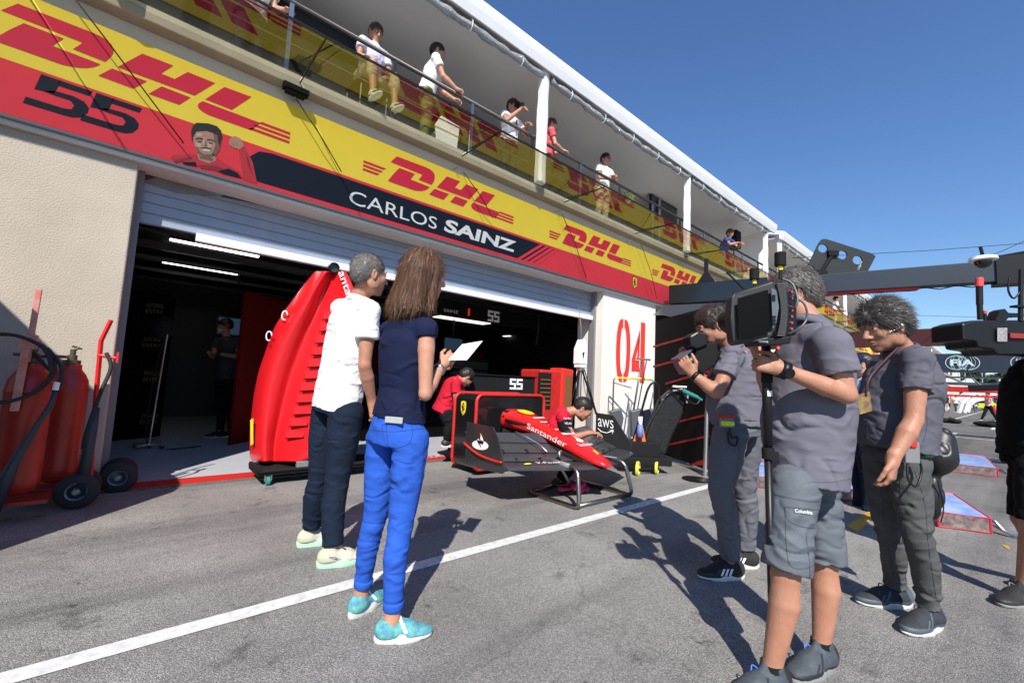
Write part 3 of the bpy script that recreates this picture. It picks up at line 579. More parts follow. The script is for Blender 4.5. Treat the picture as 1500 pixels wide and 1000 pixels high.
LV = mat("louvre_shadow_gap", (.09, .004, .006), .6)
for i in range(11):
    t = i / 10; y = 466 + t * (640 - 466); xl = 466 + t * (411 - 466) + 8; xr_ = 493 + t * (438 - 493) + 6
    xm = (xl + xr_) / 2
    b = MB(); z_ = .045
    pts = [W(xl, y - 3, D0 - .0), W(xr_ + 2, y - 9, D0 - .035), W(xr_, y + 2, D0 - .075), W(xl + 2, y + 1, D0 - .045)]
    b.add([W(xl, y - 10, D0 + .02), W(xr_ + 3, y - 12, D0 - .005), W(xr_, y, D0 - .06), W(xl, y + 1, D0 - .03), W(xr_, y + 1.6, D0 - .01), W(xl, y + 2, D0 + .02)], [(0, 1, 2, 3), (3, 2, 4, 5)]); b.build("louvre", ECR, ec)
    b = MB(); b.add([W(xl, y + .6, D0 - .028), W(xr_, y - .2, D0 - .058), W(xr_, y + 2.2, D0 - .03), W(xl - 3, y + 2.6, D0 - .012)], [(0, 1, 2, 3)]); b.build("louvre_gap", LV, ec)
b = MB(); c0 = W(489, 392, D0); axd = unit(W(489, 388, D0 - .25) - W(478, 391, D0 + .1)); b.tube([c0 - axd * .12, c0 + axd * .02], [.05, .058], 24, cap=False); b.tube([c0 + axd * .02, c0 - axd * .12], [.05, .043], 24, cap=False); b.build("exhaust_ring", mat("dark_metal_ring", (.16, .2, .2), .3, .8), ec, smooth=True)
b = MB(); b.lathe(c0 - axd * .02, axd, [(.049, 0), (.049, .004)], 20); b.build("intake_cap", mat("dark_green_cap", (.02, .05, .045), .4), ec)
# lettering up the right edge of the shell
t0, t1 = W(501, 397, D0 - .06), W(527, 470, D0 - .07); ux = unit(t1 - t0); uy = unit(np.cross(ux, FH)); uy = uy if uy @ RT > 0 else -uy
text("shell_lettering", "antander", t0 - uy * .045, ux, uy, WHITE, ec, w=float(np.linalg.norm(t1 - t0)), h=.075)
for (x_, y_) in ((417, 462), (394, 492)):
    b = MB(); p0 = W(x_, y_, D0 - .01); b.tube([p0 + RT * .03 * math.cos(a) + UP * .05 * math.sin(a) for a in np.linspace(0, 5.2, 12)], .007, 6); b.build("white_lettering_mark", WHITE, ec, smooth=True)
b = MB(); b.add([W(366.5, 615, D0 + .02), W(371, 612, D0 - .02), W(371, 650, D0 - .02), W(367, 652, D0 + .02)], [(0, 1, 2, 3)]); b.build("yellow_decal", YEL, ec)
dl = root("bodywork_dolly", (1.45, 5.05, 0), "black wheeled dolly under the red engine cover", "dolly")
b = MB(); DB = G(360, 700)[:2]; b.box((1.0, 4.86, .10), (2.25, 5.3, .13)); b.tube([(1.0, 4.86, .14), (2.25, 4.86, .14)], .02, 6); b.tube([(1.0, 5.3, .14), (2.25, 5.3, .14)], .02, 6); b.box((1.0, 4.84, .13), (1.03, 5.3, .17)); b.build("deck", MBLACK, dl)
b = MB(); b.box((1.35, 4.85, .135), (1.75, 4.9, .21)); b.build("grey_block", GREY, dl, bevel=.006)
for (x_, y_) in ((1.1, 4.88), (2.15, 4.88), (1.1, 5.26), (2.15, 5.26)):
    b = MB(); b.lathe((x_ - .02, y_, .045), (1, 0, 0), [(.03, 0), (.045, .006), (.045, .034), (.03, .04)], 18); o = b.build("castor", mat("green_castor", (.03, .22, .17), .4), dl, smooth='auto')
    b = MB(); b.obox((x_ + .028, y_, .075), (.003, 0, 0), (0, .018, 0), (0, 0, .032)); b.obox((x_ - .028, y_, .075), (.003, 0, 0), (0, .018, 0), (0, 0, .032)); b.build("bracket", ALU, o)
b = MB(); b.cyl((1.98, 4.95, .13), (1.98, 4.95, 1.05), .016, seg=10); b.cyl((1.98, 4.95, .6), (1.98, 4.95, .75), .028, seg=10); b.cyl((1.60, 5.28, .13), (1.55, 5.25, 1.2), .012); b.build("upright", BLACK, dl)
# ---------------- front wing and nose on a tubular stand
XC = 3.58
nose = root("front_nose_assembly", (XC, 3.3, .33), "red race car nose with black front wing resting on a tube stand", "race car nose")
NR2 = mat("nose_red", (.62, .012, .014), .22, coat=.6)
# stations along Y: (y, half width, z top, z bottom)
NS = [(2.59, .02, .362, .350), (2.61, .05, .382, .345), (2.66, .08, .412, .345), (2.75, .102, .455, .352), (2.87, .118, .508, .378), (3.0, .13, .560, .415), (3.3, .15, .655, .49), (3.6, .165, .73, .545), (3.9, .185, .79, .56), (4.0, .19, .80, .565), (4.06, .19, .80, .57)]
def nsec(s, sc2=1):
    y, hw, zt2, zb2 = s; zc = (zt2 + zb2) / 2; hh = (zt2 - zb2) / 2; out = []
    for k in range(28):
        a = 2 * math.pi * k / 28; ca, sa = math.cos(a), math.sin(a); e = .62
        out.append((XC + hw * abs(ca) ** e * (1 if ca > 0 else -1) * (1 - .12 * max(sa, 0)), y, zc + hh * abs(sa) ** e * (1 if sa > 0 else -1)))
    return out
b = MB(); secs = [nsec(s) for s in NS]; n = 28
b.add([p for r in secs for p in r], [(i * n + k, i * n + (k + 1) % n, (i + 1) * n + (k + 1) % n, (i + 1) * n + k) for i in range(len(NS) - 1) for k in range(n)] + [tuple(range(n))])
b.build("nose_cone", NR2, nose, smooth=True)
b = MB(); b.box((XC - .16, 3.98, .58), (XC + .16, 4.04, .785)); b.build("bulkhead", MBLACK, nose)
for k, (dx, z_) in enumerate(((-.13, .74), (.13, .74), (-.15, .53))):
    b = MB(); b.cyl((XC - .19, 4.0, z_), (XC - .21, 4.0, z_), .014, seg=10); 
    if k == 0: b.build("mount_pin", mat("pin_gold", (.5, .42, .1), .4, .8), nose)
b = MB(); b.prism([(XC - .17, 4.05, .57), (XC - .17, 3.3, .48), (XC - .15, 2.9, .40), (XC - .15, 3.3, .42), (XC - .17, 4.05, .46)], (.3, 0, 0)); b.build("lower_fairing", CARBON, nose)
b = MB(); b.tube([(XC - .2, 3.95, .675), (XC - .26, 3.7, .67), (XC - .24, 3.55, .665)], [.02, .024, .012], 8); b.build("camera_pod", MBLACK, nose, smooth=True)
# nose decals
def decal(name, txt, y0, y1, side_z, m=WHITE, h=.05):
    # runs along the left side of the nose, rising towards the back
    zt0 = np.interp(y0, [s[0] for s in NS], [(s[2] * .55 + s[3] * .45) for s in NS]); zt1 = np.interp(y1, [s[0] for s in NS], [(s[2] * .55 + s[3] * .45) for s in NS])
    hw0 = np.interp(y0, [s[0] for s in NS], [s[1] for s in NS]); hw1 = np.interp(y1, [s[0] for s in NS], [s[1] for s in NS])
    p0 = npa((XC - hw1 - .004, y1, zt1 + side_z)); p1 = npa((XC - hw0 - .004, y0, zt0 + side_z)); u_ = unit(p1 - p0)
    text(name, txt, p0, u_, unit(np.cross((-1, 0, 0), u_)), m, nose, w=np.linalg.norm(p1 - p0), h=h)
decal("side_lettering", "Santander", 3.05, 3.62, -.03, h=.062)
def topdecal(name, polys, m, lift=.004):
    b = MB()
    for pl in polys: b.add([(XC + u, y_, np.interp(y_, [s[0] for s in NS], [s[2] for s in NS]) + lift - .1 * u * u) for u, y_ in pl], [tuple(range(len(pl)))])
    b.build(name, m, nose)
topdecal("yellow_shell_mark", [[(.09 * math.cos(a), 3.83 + .11 * math.sin(a)) for a in np.linspace(0, 6.0, 16)]], mat("decal_yellow", (.85, .6, .02), .35), .006)
topdecal("white_ring", [[(.105 * math.cos(a), 3.83 + .125 * math.sin(a)) for a in np.linspace(0, 6.0, 16)]], mat("decal_red", (.7, .03, .02), .35), .003)
for y_, w2, h_ in ((3.58, .18, .04), (3.45, .22, .025), (3.36, .16, .02), (3.24, .20, .02), (3.12, .2, .045)):
    topdecal("white_lettering_bar", [[(-w2 / 2 + k * w2 / 6 + .004, y_), (-w2 / 2 + (k + 1) * w2 / 6 - .004, y_), (-w2 / 2 + (k + 1) * w2 / 6, y_ + h_), (-w2 / 2 + k * w2 / 6 + .008, y_ + h_)] for k in range(6)], WHITE, .005)
topdecal("white_flame_mark", [[(.045 * math.cos(a), 2.98 + .03 * math.sin(a)) for a in np.linspace(0, 6, 12)], [(-.02, 3.0), (.02, 3.0), (.0, 3.07)]], WHITE, .005)
v, f = text_polys("Santander"); v = (v - v.min(0)) / (v.max(0) - v.min(0))
mesh("top_lettering", [(XC - .11 + x_ * .22, 2.88 + y_ * .05, np.interp(2.88 + y_ * .05, [s[0] for s in NS], [s[2] for s in NS]) + .006) for x_, y_ in v], f, WHITE, nose)
topdecal("nose_emblem", [[(-.012, 2.74), (.016, 2.74), (.016, 2.80), (-.012, 2.80)]], YEL, .006)
# wing elements
WY = mat("wing_carbon", (.05, .052, .058), .33, vary=.3, vs=60, coat=.25)
def airfoil(yf, yb, zf, zb3, x0, x1, th=.014):
    n_ = 9; nx = 11; b = MB(); pts = []
    for j in range(nx):
        u = j / (nx - 1); x_ = x0 + (x1 - x0) * u; dx = abs(x_ - XC); sw = .31 * dx; up = .035 * max(dx - .3, 0); ring = []
        for k in range(n_): t = k / (n_ - 1); ring.append((x_, yf + sw + (yb - yf) * t, zf + up + (zb3 - zf) * t ** 1.4 + th * math.sin(math.pi * t ** .6)))
        for k in range(n_ - 1, -1, -1): t = k / (n_ - 1); ring.append((x_, yf + sw + (yb - yf) * t, zf + up + (zb3 - zf) * t ** 1.4 - .005))
        pts.append(ring)
    m_ = 2 * n_; b.add([p for r in pts for p in r], [(i * m_ + k, i * m_ + (k + 1) % m_, (i + 1) * m_ + (k + 1) % m_, (i + 1) * m_ + k) for i in range(nx - 1) for k in range(m_)] + [tuple(range(m_)), tuple((nx - 1) * m_ + k for k in range(m_))]); return b
XL, XR = 2.60, 4.565
for nm, yf, yb, zf, zb4, th, gap in (("main_plane", 2.66, 2.93, .325, .352, .018, .0), ("flap", 2.915, 3.10, .365, .415, .012, .13), ("flap", 3.085, 3.25, .425, .495, .010, .16), ("flap", 3.235, 3.37, .505, .585, .009, .17)):
    airfoil(yf, yb, zf, zb4, XL, XC - gap, th).build(nm, WY, nose, smooth='auto'); airfoil(yf, yb, zf, zb4, XC + gap, XR, th).build(nm, WY, nose, smooth='auto')
for x_ in (2.85, 3.1, 3.3, 3.9, 4.15, 4.35):
    s3 = .31 * abs(x_ - XC); b = MB(); b.tube([(x_, 2.90 + s3, .37), (x_ + .01, 2.93 + s3, .40), (x_, 2.96 + s3, .385)], .008, 6); b.build("slot_bracket", BLACK, nose, smooth=True)
    b = MB(); b.tube([(x_ - .03, 3.07 + s3, .43), (x_ - .03, 3.09 + s3, .46), (x_ - .03, 3.12 + s3, .45)], .007, 6); b.build("slot_bracket", BLACK, nose, smooth=True)
b = MB(); b.ell((2.86, 3.00, .378), (.045, .02, .006)); b.build("yellow_disc", YEL, nose)
text("wing_lettering", "V-Power", (2.95, 2.965, .378), unit((1, -.31, -.01)), unit((.0, 1, .25)), WHITE, nose, w=.3, h=.035)
b = MB(); b.tube([(3.2, 3.08, .45), (3.22, 3.2, .50), (3.17, 3.34, .56), (3.12, 3.48, .61)], .006, 6); b.tube([(3.28, 2.98, .40), (3.29, 3.0, .46), (3.34, 3.02, .46), (3.34, 3.04, .41)], .011, 7); b.build("tyre_temperature_wire", ALU, nose, smooth=True)
# end plates
def plate(pxs, X, name, th):
    b = MB(); b.prism([PX(x_, y_, X) for x_, y_ in pxs], (th, 0, 0)); return b.build(name, CARBON, nose, bevel=.003)
plate([(683.5, 617), (722, 626), (729, 640), (740, 690), (735, 694), (700, 686), (681, 676)], 2.585, "end_plate", .012)
pl = [(873, 604), (898, 608), (926, 652), (922, 662), (898, 680), (880, 672), (872, 640)]
plate(pl, 4.575, "end_plate", .012)
b = MB(); p_ = [PX(x_, y_, 2.57) for x_, y_ in ((679, 648), (700, 665), (725, 675), (735, 677))]; b.tube(curve(p_, 4), .012, 6)
b.build("red_strake", REDM, nose, smooth=True)
# flame logo (white disc with flame) on left end plate
def flame(cx, cy, r, X, lift, nm, s=1):
    b = MB(); k = r
    def pt(u, v_): p_ = PX(cx + u * k, cy + v_ * k + u * k * .12, X); p_[0] += lift; return p_
    b.add([pt(1.0 * math.cos(a), .38 + .58 * math.sin(a)) for a in np.linspace(0, 6.1, 20)], [tuple(range(20))])
    b.add([pt(-.45, -.02), pt(-.25, -.4), pt(-.1, -.1), pt(.05, -.7), pt(.02, -1.1), pt(.3, -.5), pt(.42, .1), pt(.2, .3)], [tuple(range(8))]); b.build(nm, WHITE, nose)
    b = MB(); lift2 = lift * 1.8
    def pt2(u, v_): p_ = PX(cx + u * k, cy + v_ * k + u * k * .12, X); p_[0] += lift2; return p_
    b.add([pt2(-.38, -.15), pt2(-.25, .15), pt2(.05, .55), pt2(.1, .75), pt2(.12, .45), pt2(-.12, .05)], [tuple(range(6))]); b.add([pt2(-.02, -.5), pt2(.1, -.05), pt2(.35, .3), pt2(.32, .02), pt2(.14, -.25)], [tuple(range(5))]); b.build(nm + "_cut", CARBON, nose)
flame(704, 647, 12, 2.585, -.004, "end_plate_flame_logo")
# right plate lettering
def on(px, py, X=4.57): return PX(px, py, X)
o0 = on(876.5, 624); u_ = on(899, 628) - o0; v2 = on(876, 612) - o0
tv_, tf = text_polys("aws"); tv_ = (tv_ - tv_.min(0)) / (tv_.max(0) - tv_.min(0)); mesh("end_plate_lettering", [tuple(o0 + u_ * a + v2 * c_ + npa((-.003, 0, 0))) for a, c_ in tv_], tf, WHITE, nose)
b = MB(); b.tube([on(876, 627) - (.005, 0, 0), on(881, 632) - (.005, 0, 0), on(889, 634) - (.005, 0, 0), on(897, 631) - (.005, 0, 0)], .006, 6); b.tube([on(893, 629.5) - (.005, 0, 0), on(898.5, 630) - (.005, 0, 0), on(897, 636) - (.005, 0, 0)], .006, 6); b.build("smile_arrow", WHITE, nose, smooth=True)
# stand
st = root("tubular_stand", (3.6, 3.0, 0), "bent steel tube stand holding the race car nose", "stand")
rt_ = .021; b = MB()
def fil(pts, r=.08, n=5):
    out = [npa(pts[0])]
    for i in range(1, len(pts) - 1):
        a, p, c_ = map(npa, pts[i - 1:i + 2]); da, dc = unit(a - p), unit(c_ - p); q0, q1 = p + da * r, p + dc * r
        for t in np.linspace(0, 1, n): out.append((1 - t) ** 2 * q0 + 2 * t * (1 - t) * p + t * t * q1)
    out.append(npa(pts[-1])); return out
TUB = mat("brushed_tube", (.36, .34, .32), .32, 1, vary=.3, vs=25)
b.tube(fil([(3.24, 3.02, .36), (3.20, 2.68, .36), (3.15, 2.6, .022), (3.15, 3.3, .022), (4.0, 3.3, .022)]), rt_, 12)
b.tube(fil([(3.90, 3.02, .36), (3.95, 2.68, .36), (4.0, 2.6, .022), (4.0, 3.32, .022), (3.2, 3.3, .022)]), rt_, 12)
b.tube([(3.15, 2.66, .022), (4.0, 2.66, .022)], rt_ * .95, 12); b.tube(fil([(3.3, 3.0, .33), (3.5, 3.02, .1), (3.55, 3.28, .03)], .05), rt_ * .8, 10)
b.build("tube_frame", TUB, st, smooth=True)
b = MB(); b.tube([(3.24, 3.05, .36), (3.20, 2.78, .362)], .027, 10); b.tube([(3.90, 3.05, .36), (3.95, 2.78, .362)], .027, 10); b.build("foam_pad", GREY, st, smooth=True)
rg = MB(); random.seed(3)
for k in range(16): rg.ell((3.55 + random.uniform(-.14, .16), 3.02 + random.uniform(-.07, .07), .05 + random.random() * .06), (random.uniform(.03, .07), random.uniform(.02, .05), random.uniform(.015, .04)), 8, 6)
tag(rg.build("cleaning_rag", mat("pink_cloth", (.55, .02, .12), .85, bump=1, bs=60), None, smooth=True), "crumpled pink rag under the race car nose", "rag")
# ---------------- portal box behind the nose
px_ = root("pit_equipment_box", (3.7, 4.4, 0), "black equipment box with rounded red edges and a yellow shield behind the nose", "equipment box")
b = MB(); x0, x1, y0, y1 = 3.12, 4.26, 4.2, 4.66; h = .96
def ro(x0, x1, z0, z1, r): return [(x0 + (x1 - x0) / 2 + u, z0 + (z1 - z0) / 2 + v_) for u, v_ in rrect(x1 - x0, z1 - z0, r)]
b.prism([(u, y0, v_) for u, v_ in ro(x0, x1, .07, h, .09)], (0, y1 - y0, 0)); b.build("case", GBLACK, px_)
b = MB(); b.tube([(u, y0, v_) for u, v_ in ro(x0, x1, .07, h, .09)], .022, 8, closed=True); b.build("red_edge", REDM, px_, smooth=True)
b = MB(); b.tube([(u, y1, v_) for u, v_ in ro(x0, x1, .07, h, .09)], .022, 8, closed=True); b.build("red_edge", REDM, px_, smooth=True)
shield("shield_emblem", (x0, 4.46, .78), (0, -1, 0), (0, 0, 1), .2, px_, .004)
# black counter with number plate, red cooling cabinet
ct = root("pit_counter", (4.5, 5.3, 0), "black counter with a white number plate behind the equipment box", "counter")
p0, p1 = P(682, 548, 5.0), P(790, 570, 5.0)
b = MB(); b.box((p0[0], 5.0, .1), (p1[0] - .1, 5.35, p0[2])); b.build("body", MBLACK, ct, bevel=.01)
b = MB(); b.box((p0[0] - .02, 4.98, p0[2]), (p1[0] - .08, 5.37, p0[2] + .02)); b.build("top", BLACK, ct)
q0, q1 = P(746, 570, 4.99), P(766, 555, 4.99)
b = MB()
def five2(x0, z0, w_, h_, Y, m_=None):
    sg = [[(0, 1), (1, 1), (1, .8), (0, .8)], [(0, .8), (.3, .8), (.3, .48), (0, .48)], [(0, .6), (1, .6), (1, .42), (0, .42)], [(.7, .55), (1, .55), (1, .08), (.7, .08)], [(0, 0), (1, 0), (1, .2), (0, .2)]]
    return [[(x0 + u * w_, Y, z0 + v_ * h_) for u, v_ in pl] for pl in sg]
w5 = (q1[0] - q0[0]) / 2
for dx in (0, w5 * 1.02):
    for k, pl in enumerate(five2(q0[0] + dx, q0[2], w5 * .92, q1[2] - q0[2], 4.985)): b.add([(x_, y_ - .001 * k, z_) for x_, y_, z_ in pl], [(0, 1, 2, 3)])
b.build("number_plate", WHITE, ct)
cb_ = root("cooling_cabinet", (5.7, 5.3, 0), "tall red cabinet with louvred door left of the tripod", "cabinet")
a0, a1 = P(789, 545, 5.1), P(838, 545, 5.1)
zt = P(815, 538, 5.1)[2]
b = MB(); b.box((a0[0] + .05, 5.1, .05), (a1[0] - .2, 5.6, zt - .05)); b.build("case", REDM, cb_, bevel=.03)
b = MB(); b.box((a0[0] + .02, 5.09, .7), (a0[0] + .30, 5.12, zt - .1)); b.build("louvre_panel", MBLACK, cb_)
b = MB(); 
for k in range(7): b.box((a0[0] + .04, 5.082, .76 + k * .07), (a0[0] + .28, 5.089, .772 + k * .07))
b.build("slat", mat("ochre_slats", (.3, .12, .03), .6), cb_)
b = MB(); b.prism([(a1[0] - .3, 5.08, .3), (a1[0] - .02, 5.08, .3), (a1[0] + .02, 5.08, zt - .02), (a1[0] - .28, 5.08, zt)], (0, .3, 0)); b.build("side_door", mat("cabinet_red", (.66, .03, .02), .4), cb_, bevel=.02)
b = MB(); b.prism([(a1[0] - .22, 5.076, .4), (a1[0] - .04, 5.076, .4), (a1[0] - .01, 5.076, zt - .12), (a1[0] - .2, 5.076, zt - .12)], (0, .003, 0)); b.build("wood_panel", mat("brown_panel", (.18, .08, .03), .6), cb_)
# ---------------- tripod with white survey head
tp = root("tripod", (6.2, 5.0, 0), "black tripod carrying a tall white survey head at the garage corner", "tripod")
tc_ = P(850, 535, 4.95); hb = npa((tc_[0], tc_[1], P(850, 541, 4.95)[2]))
for lx, ly in ((-.55, -.25), (.5, -.3), (.0, .45)):
    b = MB(); ft = npa((hb[0] + lx, hb[1] + ly, 0)); mid = hb + (ft - hb) * .55
    b.cyl(hb + npa((lx, ly, 0)) * .06, mid, .016, seg=8); b.cyl(hb + npa((lx, ly, 0)) * .1 + (.03, 0, 0), mid + (.02, 0, 0), .009, seg=6); b.cyl(mid, ft, .011, seg=8); b.build("leg", BLACK, tp)
b = MB(); b.cyl(hb + (0, 0, -.5), hb + (0, 0, .02), .035); b.lathe(hb, (0, 0, 1), [(.06, -.03), (.07, 0), (.07, .02), (.05, .03)], 16); b.build("column", ALU, tp, smooth='auto')
hz = hb[2] + .03; hx, hy = hb[0], hb[1]
b = MB(); b.prism([(hx - .1, hy - .08, hz + .06), (hx + .09, hy - .08, hz + .06), (hx + .10, hy - .08, hz + .34), (hx + .03, hy - .08, hz + .50), (hx - .01, hy - .08, hz + .50), (hx - .10, hy - .08, hz + .32)], (0, .16, 0)); b.box((hx - .09, hy - .07, hz - .0), (hx + .08, hy + .07, hz + .055)); b.build("survey_head", WHITE, tp, bevel=.012)
b = MB(); b.add([(hx - .03, hy - .084, hz + .13), (hx + .01, hy - .084, hz + .28), (hx - .05, hy - .084, hz + .26)], [(0, 1, 2)]); b.build("lens_window", BLACK, tp)
b = MB(); b.tube(curve([(hx + .0, hy, hz + .5), (hx - .02, hy, hz + .75), (hx + .02, hy + .1, 2.5)], 5), .008, 6); b.tube(curve([(hx + .1, hy, hz + .3), (hx + .16, hy, hz + .2), (hx + .1, hy, hz - .1), (hx + .2, hy, hz - .5), (hx + .45, hy - .2, .5)], 6), .007, 6); b.build("cable", GREY, tp, smooth=True)
# ---------------- garage interior things
def hang_panel(name, pl, Y, m, lab, cat, th=.03):
    b = MB(); b.prism([P(x_, y_, Y) for x_, y_ in pl], (0, th, 0)); return tag(b.build(name, m), lab, cat)
hp = root("garage_sign_board", (6, 7.5, 2.2), "dark overhead board with a grey number and red tag inside the garage", "sign board")
b = MB(); p0, p1 = P(655, 442, 7.5), P(860, 505, 7.5); b.prism([(p0[0] - .6, 7.5, p0[2] - .28), (p1[0] + .5, 7.5, p0[2] - .28), (p1[0] + .5, 7.5, p0[2] + .05), (p0[0] - .6, 7.5, p0[2] + .05)], (0, .05, 0)); b.build("board", MBLACK, hp)
b = MB(); r0, r1 = P(714, 470, 7.49), P(732, 457, 7.49)
for dx in (0, (r1[0] - r0[0]) * .52):
    for k, pl in enumerate(five2(r0[0] + dx, r0[2], (r1[0] - r0[0]) * .46, r1[2] - r0[2], 7.485)): b.add([(x_, y_ - .001 * k, z_) for x_, y_, z_ in pl], [(0, 1, 2, 3)])
b.build("number", mat("grey_lettering", (.5, .5, .5), .6, emit=.12), hp)
b = MB(); r0 = P(685, 462, 7.49); b.box((r0[0], 7.48, r0[2]), (r0[0] + .05, 7.49, r0[2] + .15)); b.build("red_tag", mat("glow_red", (.8, .03, .02), .5, emit=.3), hp)
text("name_lettering", "SAINZ", P(650, 456, 7.48), (1, 0, 0), (0, 0, 1), MATS["grey_lettering"], hp, w=.35, h=.06)
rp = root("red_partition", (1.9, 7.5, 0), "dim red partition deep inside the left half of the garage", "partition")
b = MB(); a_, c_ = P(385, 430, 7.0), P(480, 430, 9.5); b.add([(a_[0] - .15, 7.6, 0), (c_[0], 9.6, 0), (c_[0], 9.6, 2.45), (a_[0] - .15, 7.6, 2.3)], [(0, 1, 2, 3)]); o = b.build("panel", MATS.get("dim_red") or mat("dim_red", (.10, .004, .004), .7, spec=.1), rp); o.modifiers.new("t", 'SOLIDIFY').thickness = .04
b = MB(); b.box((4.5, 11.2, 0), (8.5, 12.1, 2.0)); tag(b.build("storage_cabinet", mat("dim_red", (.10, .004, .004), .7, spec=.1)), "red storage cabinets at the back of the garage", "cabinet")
cu_ = root("black_curtain", (.2, 6.6, 0), "black curtain with yellow safety lettering at the left inside the garage", "curtain")
b = MB(); pts = [(-.9 + 1.3 * t, 8.2 + .7 * t + .03 * math.sin(t * 40), 0) for t in np.linspace(0, 1, 60)]; b.add([p for p in pts] + [(x_, y_, 2.25) for x_, y_, _ in pts], [(i, i + 1, 61 + i, 60 + i) for i in range(59)]); o = b.build("cloth", mat("curtain_black", (.003, .003, .0035), .95, spec=.05), cu_); o.modifiers.new("t", 'SOLIDIFY').thickness = .006
YT = mat("yellow_lettering", (.11, .08, .012), .6)
for (x_, y_, tx) in ((214, 449, "AUTORISE"), (210, 499, "AUTORISE"), (211, 549, "PERSON"), (206, 612, "ONLY")):
    t_ = (y_, ); p_ = P(x_, y_, 8.35); text("yellow_lettering", tx, (p_[0], p_[1], p_[2]), (1, 0, 0), (0, 0, 1), YT, cu_, w=.2, h=.06); text("yellow_lettering", "ENTRY", (p_[0], p_[1], p_[2] - .09), (1, 0, 0), (0, 0, 1), YT, cu_, w=.2, h=.06)
ls = root("lamp_stand", (.9, 6.5, 0), "slanted steel lamp stand with castor feet inside the garage", "stand")
f0 = G(217, 657); tp_ = V(246, 482, np.dot(f0, FH))
b = MB(); b.cyl(f0 + (0, 0, .06), tp_, .015, seg=8); b.build("pole", STEEL, ls)
b = MB(); b.obox(f0 + (0, 0, .06), RT * .2, FH * .02, UP * .012); b.obox(f0 + (0, 0, .06), FH * .2, RT * .02, UP * .012); b.build("base", ALU, ls)
for s in (RT * .18, RT * -.18, FH * .18): b = MB(); b.lathe(f0 + s + (0, 0, .03), RT, [(.03, -.012), (.03, .012)], 12); b.build("castor", RUB, ls)
b = MB(); b.ell(tp_ + UP * .02 - RT * .08, (.14, .1, .16)); b.build("lamp_head", MBLACK, ls)
b = MB(); b.tube(curve([tp_, tp_ + RT * -.08 - UP * .4, f0 + UP * .5 - RT * .06, f0 + UP * .02, f0 + RT * .35 + UP * .015, f0 + RT * .5 + FH * .3 + UP * .015], 6), .009, 6); b.build("cable", BLACK, ls, smooth=True)
b = MB()
for k, (x_, z_) in enumerate(((3.2, .92), (3.6, .9), (4.2, .95), (5.2, 1.0), (6.0, .98))): b.box((x_, 6.2, z_ - .5), (x_ + .35, 6.5, z_))
# garage workbench clutter
wb = root("workbench", (4.8, 7.4, 0), "dark workbench with tools in the middle of the garage", "workbench")
b = MB(); b.box((2.9, 7.2, .85), (7.2, 7.9, .9)); b.build("worktop", MBLACK, wb)
b = MB(); b.box((3.0, 7.25, 0), (7.1, 7.85, .85)); b.build("drawers", MATS["curtain_black"], wb)
random.seed(5)
for k in range(9):
    x_ = 3.1 + k * .45; t_ = root("tool_case", (x_, 7.4, .9), "tool case on the dark garage workbench", "tool case", "cases on the garage workbench"); hh = random.uniform(.1, .35)
    b = MB(); b.box((x_, 7.3, .9), (x_ + .3, 7.6, .9 + hh)); b.build("box", random.choice([MBLACK, MATS["dim_red"], MBLACK, BLACK]), t_, bevel=.01); b = MB(); b.tube([(x_ + .08, 7.45, .9 + hh), (x_ + .08, 7.45, .94 + hh), (x_ + .22, 7.45, .94 + hh), (x_ + .22, 7.45, .9 + hh)], .008, 6); b.build("handle", BLACK, t_)
for k, (x_, y_, w_, h_, lab) in enumerate(((1.6, 9.2, .8, 1.5, "tall black tool cabinet behind the masked worker"), (2.6, 9.8, 1.0, 1.1, "low dark tool cabinet left of the red partition"), (6.2, 9.5, 1.2, 1.7, "dark equipment rack at the back right of the garage"))):
    t_ = root("tool_cabinet", (x_, y_, 0), lab, "cabinet"); b = MB(); b.box((x_, y_, .08), (x_ + w_, y_ + .6, h_)); b.build("body", MBLACK, t_, bevel=.02); b = MB()
    for q_ in range(6): b.box((x_ + .04, y_ - .012, .14 + q_ * (h_ - .2) / 6), (x_ + w_ - .04, y_ - .002, .10 + (q_ + 1) * (h_ - .2) / 6))
    b.build("drawers", mat("dim_grey", (.05, .05, .055), .4), t_)
for k, (x_, z_, lab) in enumerate(((1.0, 1.7, "left"), (3.9, 1.9, "middle"), (5.6, 1.8, "right-hand"))):
    t_ = root("monitor_screen", (x_, 9.0, z_), lab + " of three dim monitor screens hanging deep in the garage", "monitor"); b = MB(); b.box((x_, 9.0, z_), (x_ + .55, 9.05, z_ + .33)); b.cyl((x_ + .27, 9.03, z_ + .33), (x_ + .27, 9.03, 3.0), .015, seg=6); b.build("casing", BLACK, t_); b = MB(); b.box((x_ + .02, 8.993, z_ + .02), (x_ + .53, 8.998, z_ + .31)); b.build("display", mat("dim_display", (.03, .06, .10), .3, emit=.35), t_)
for k in range(5):
    y_ = 6.6 + k * 1.1; b = MB(); b.box((-.9, y_, 2.78), (8.9, y_ + .06, 2.84)); b.box((-.9, y_, 2.96), (8.9, y_ + .06, 3.0)); tag(b.build("ceiling_rail", mat("rail_grey", (.07, .07, .075), .5), None), ["nearest", "second", "third", "fourth", "rearmost"][k] + " grey ceiling rail across the garage", "rail")
b = MB(); b.tube(curve([(2.1, 7.0, 2.9), (2.15, 7.0, 2.4), (2.1, 7.05, 1.9)], 6), .012, 6); b.tube(curve([(6.2, 6.4, 2.9), (6.25, 6.4, 2.3), (6.2, 6.4, 1.9)], 6), .015, 6); tag(b.build("hanging_hose", BLACK, None, smooth=True), "black hoses hanging from the garage ceiling", "hose")
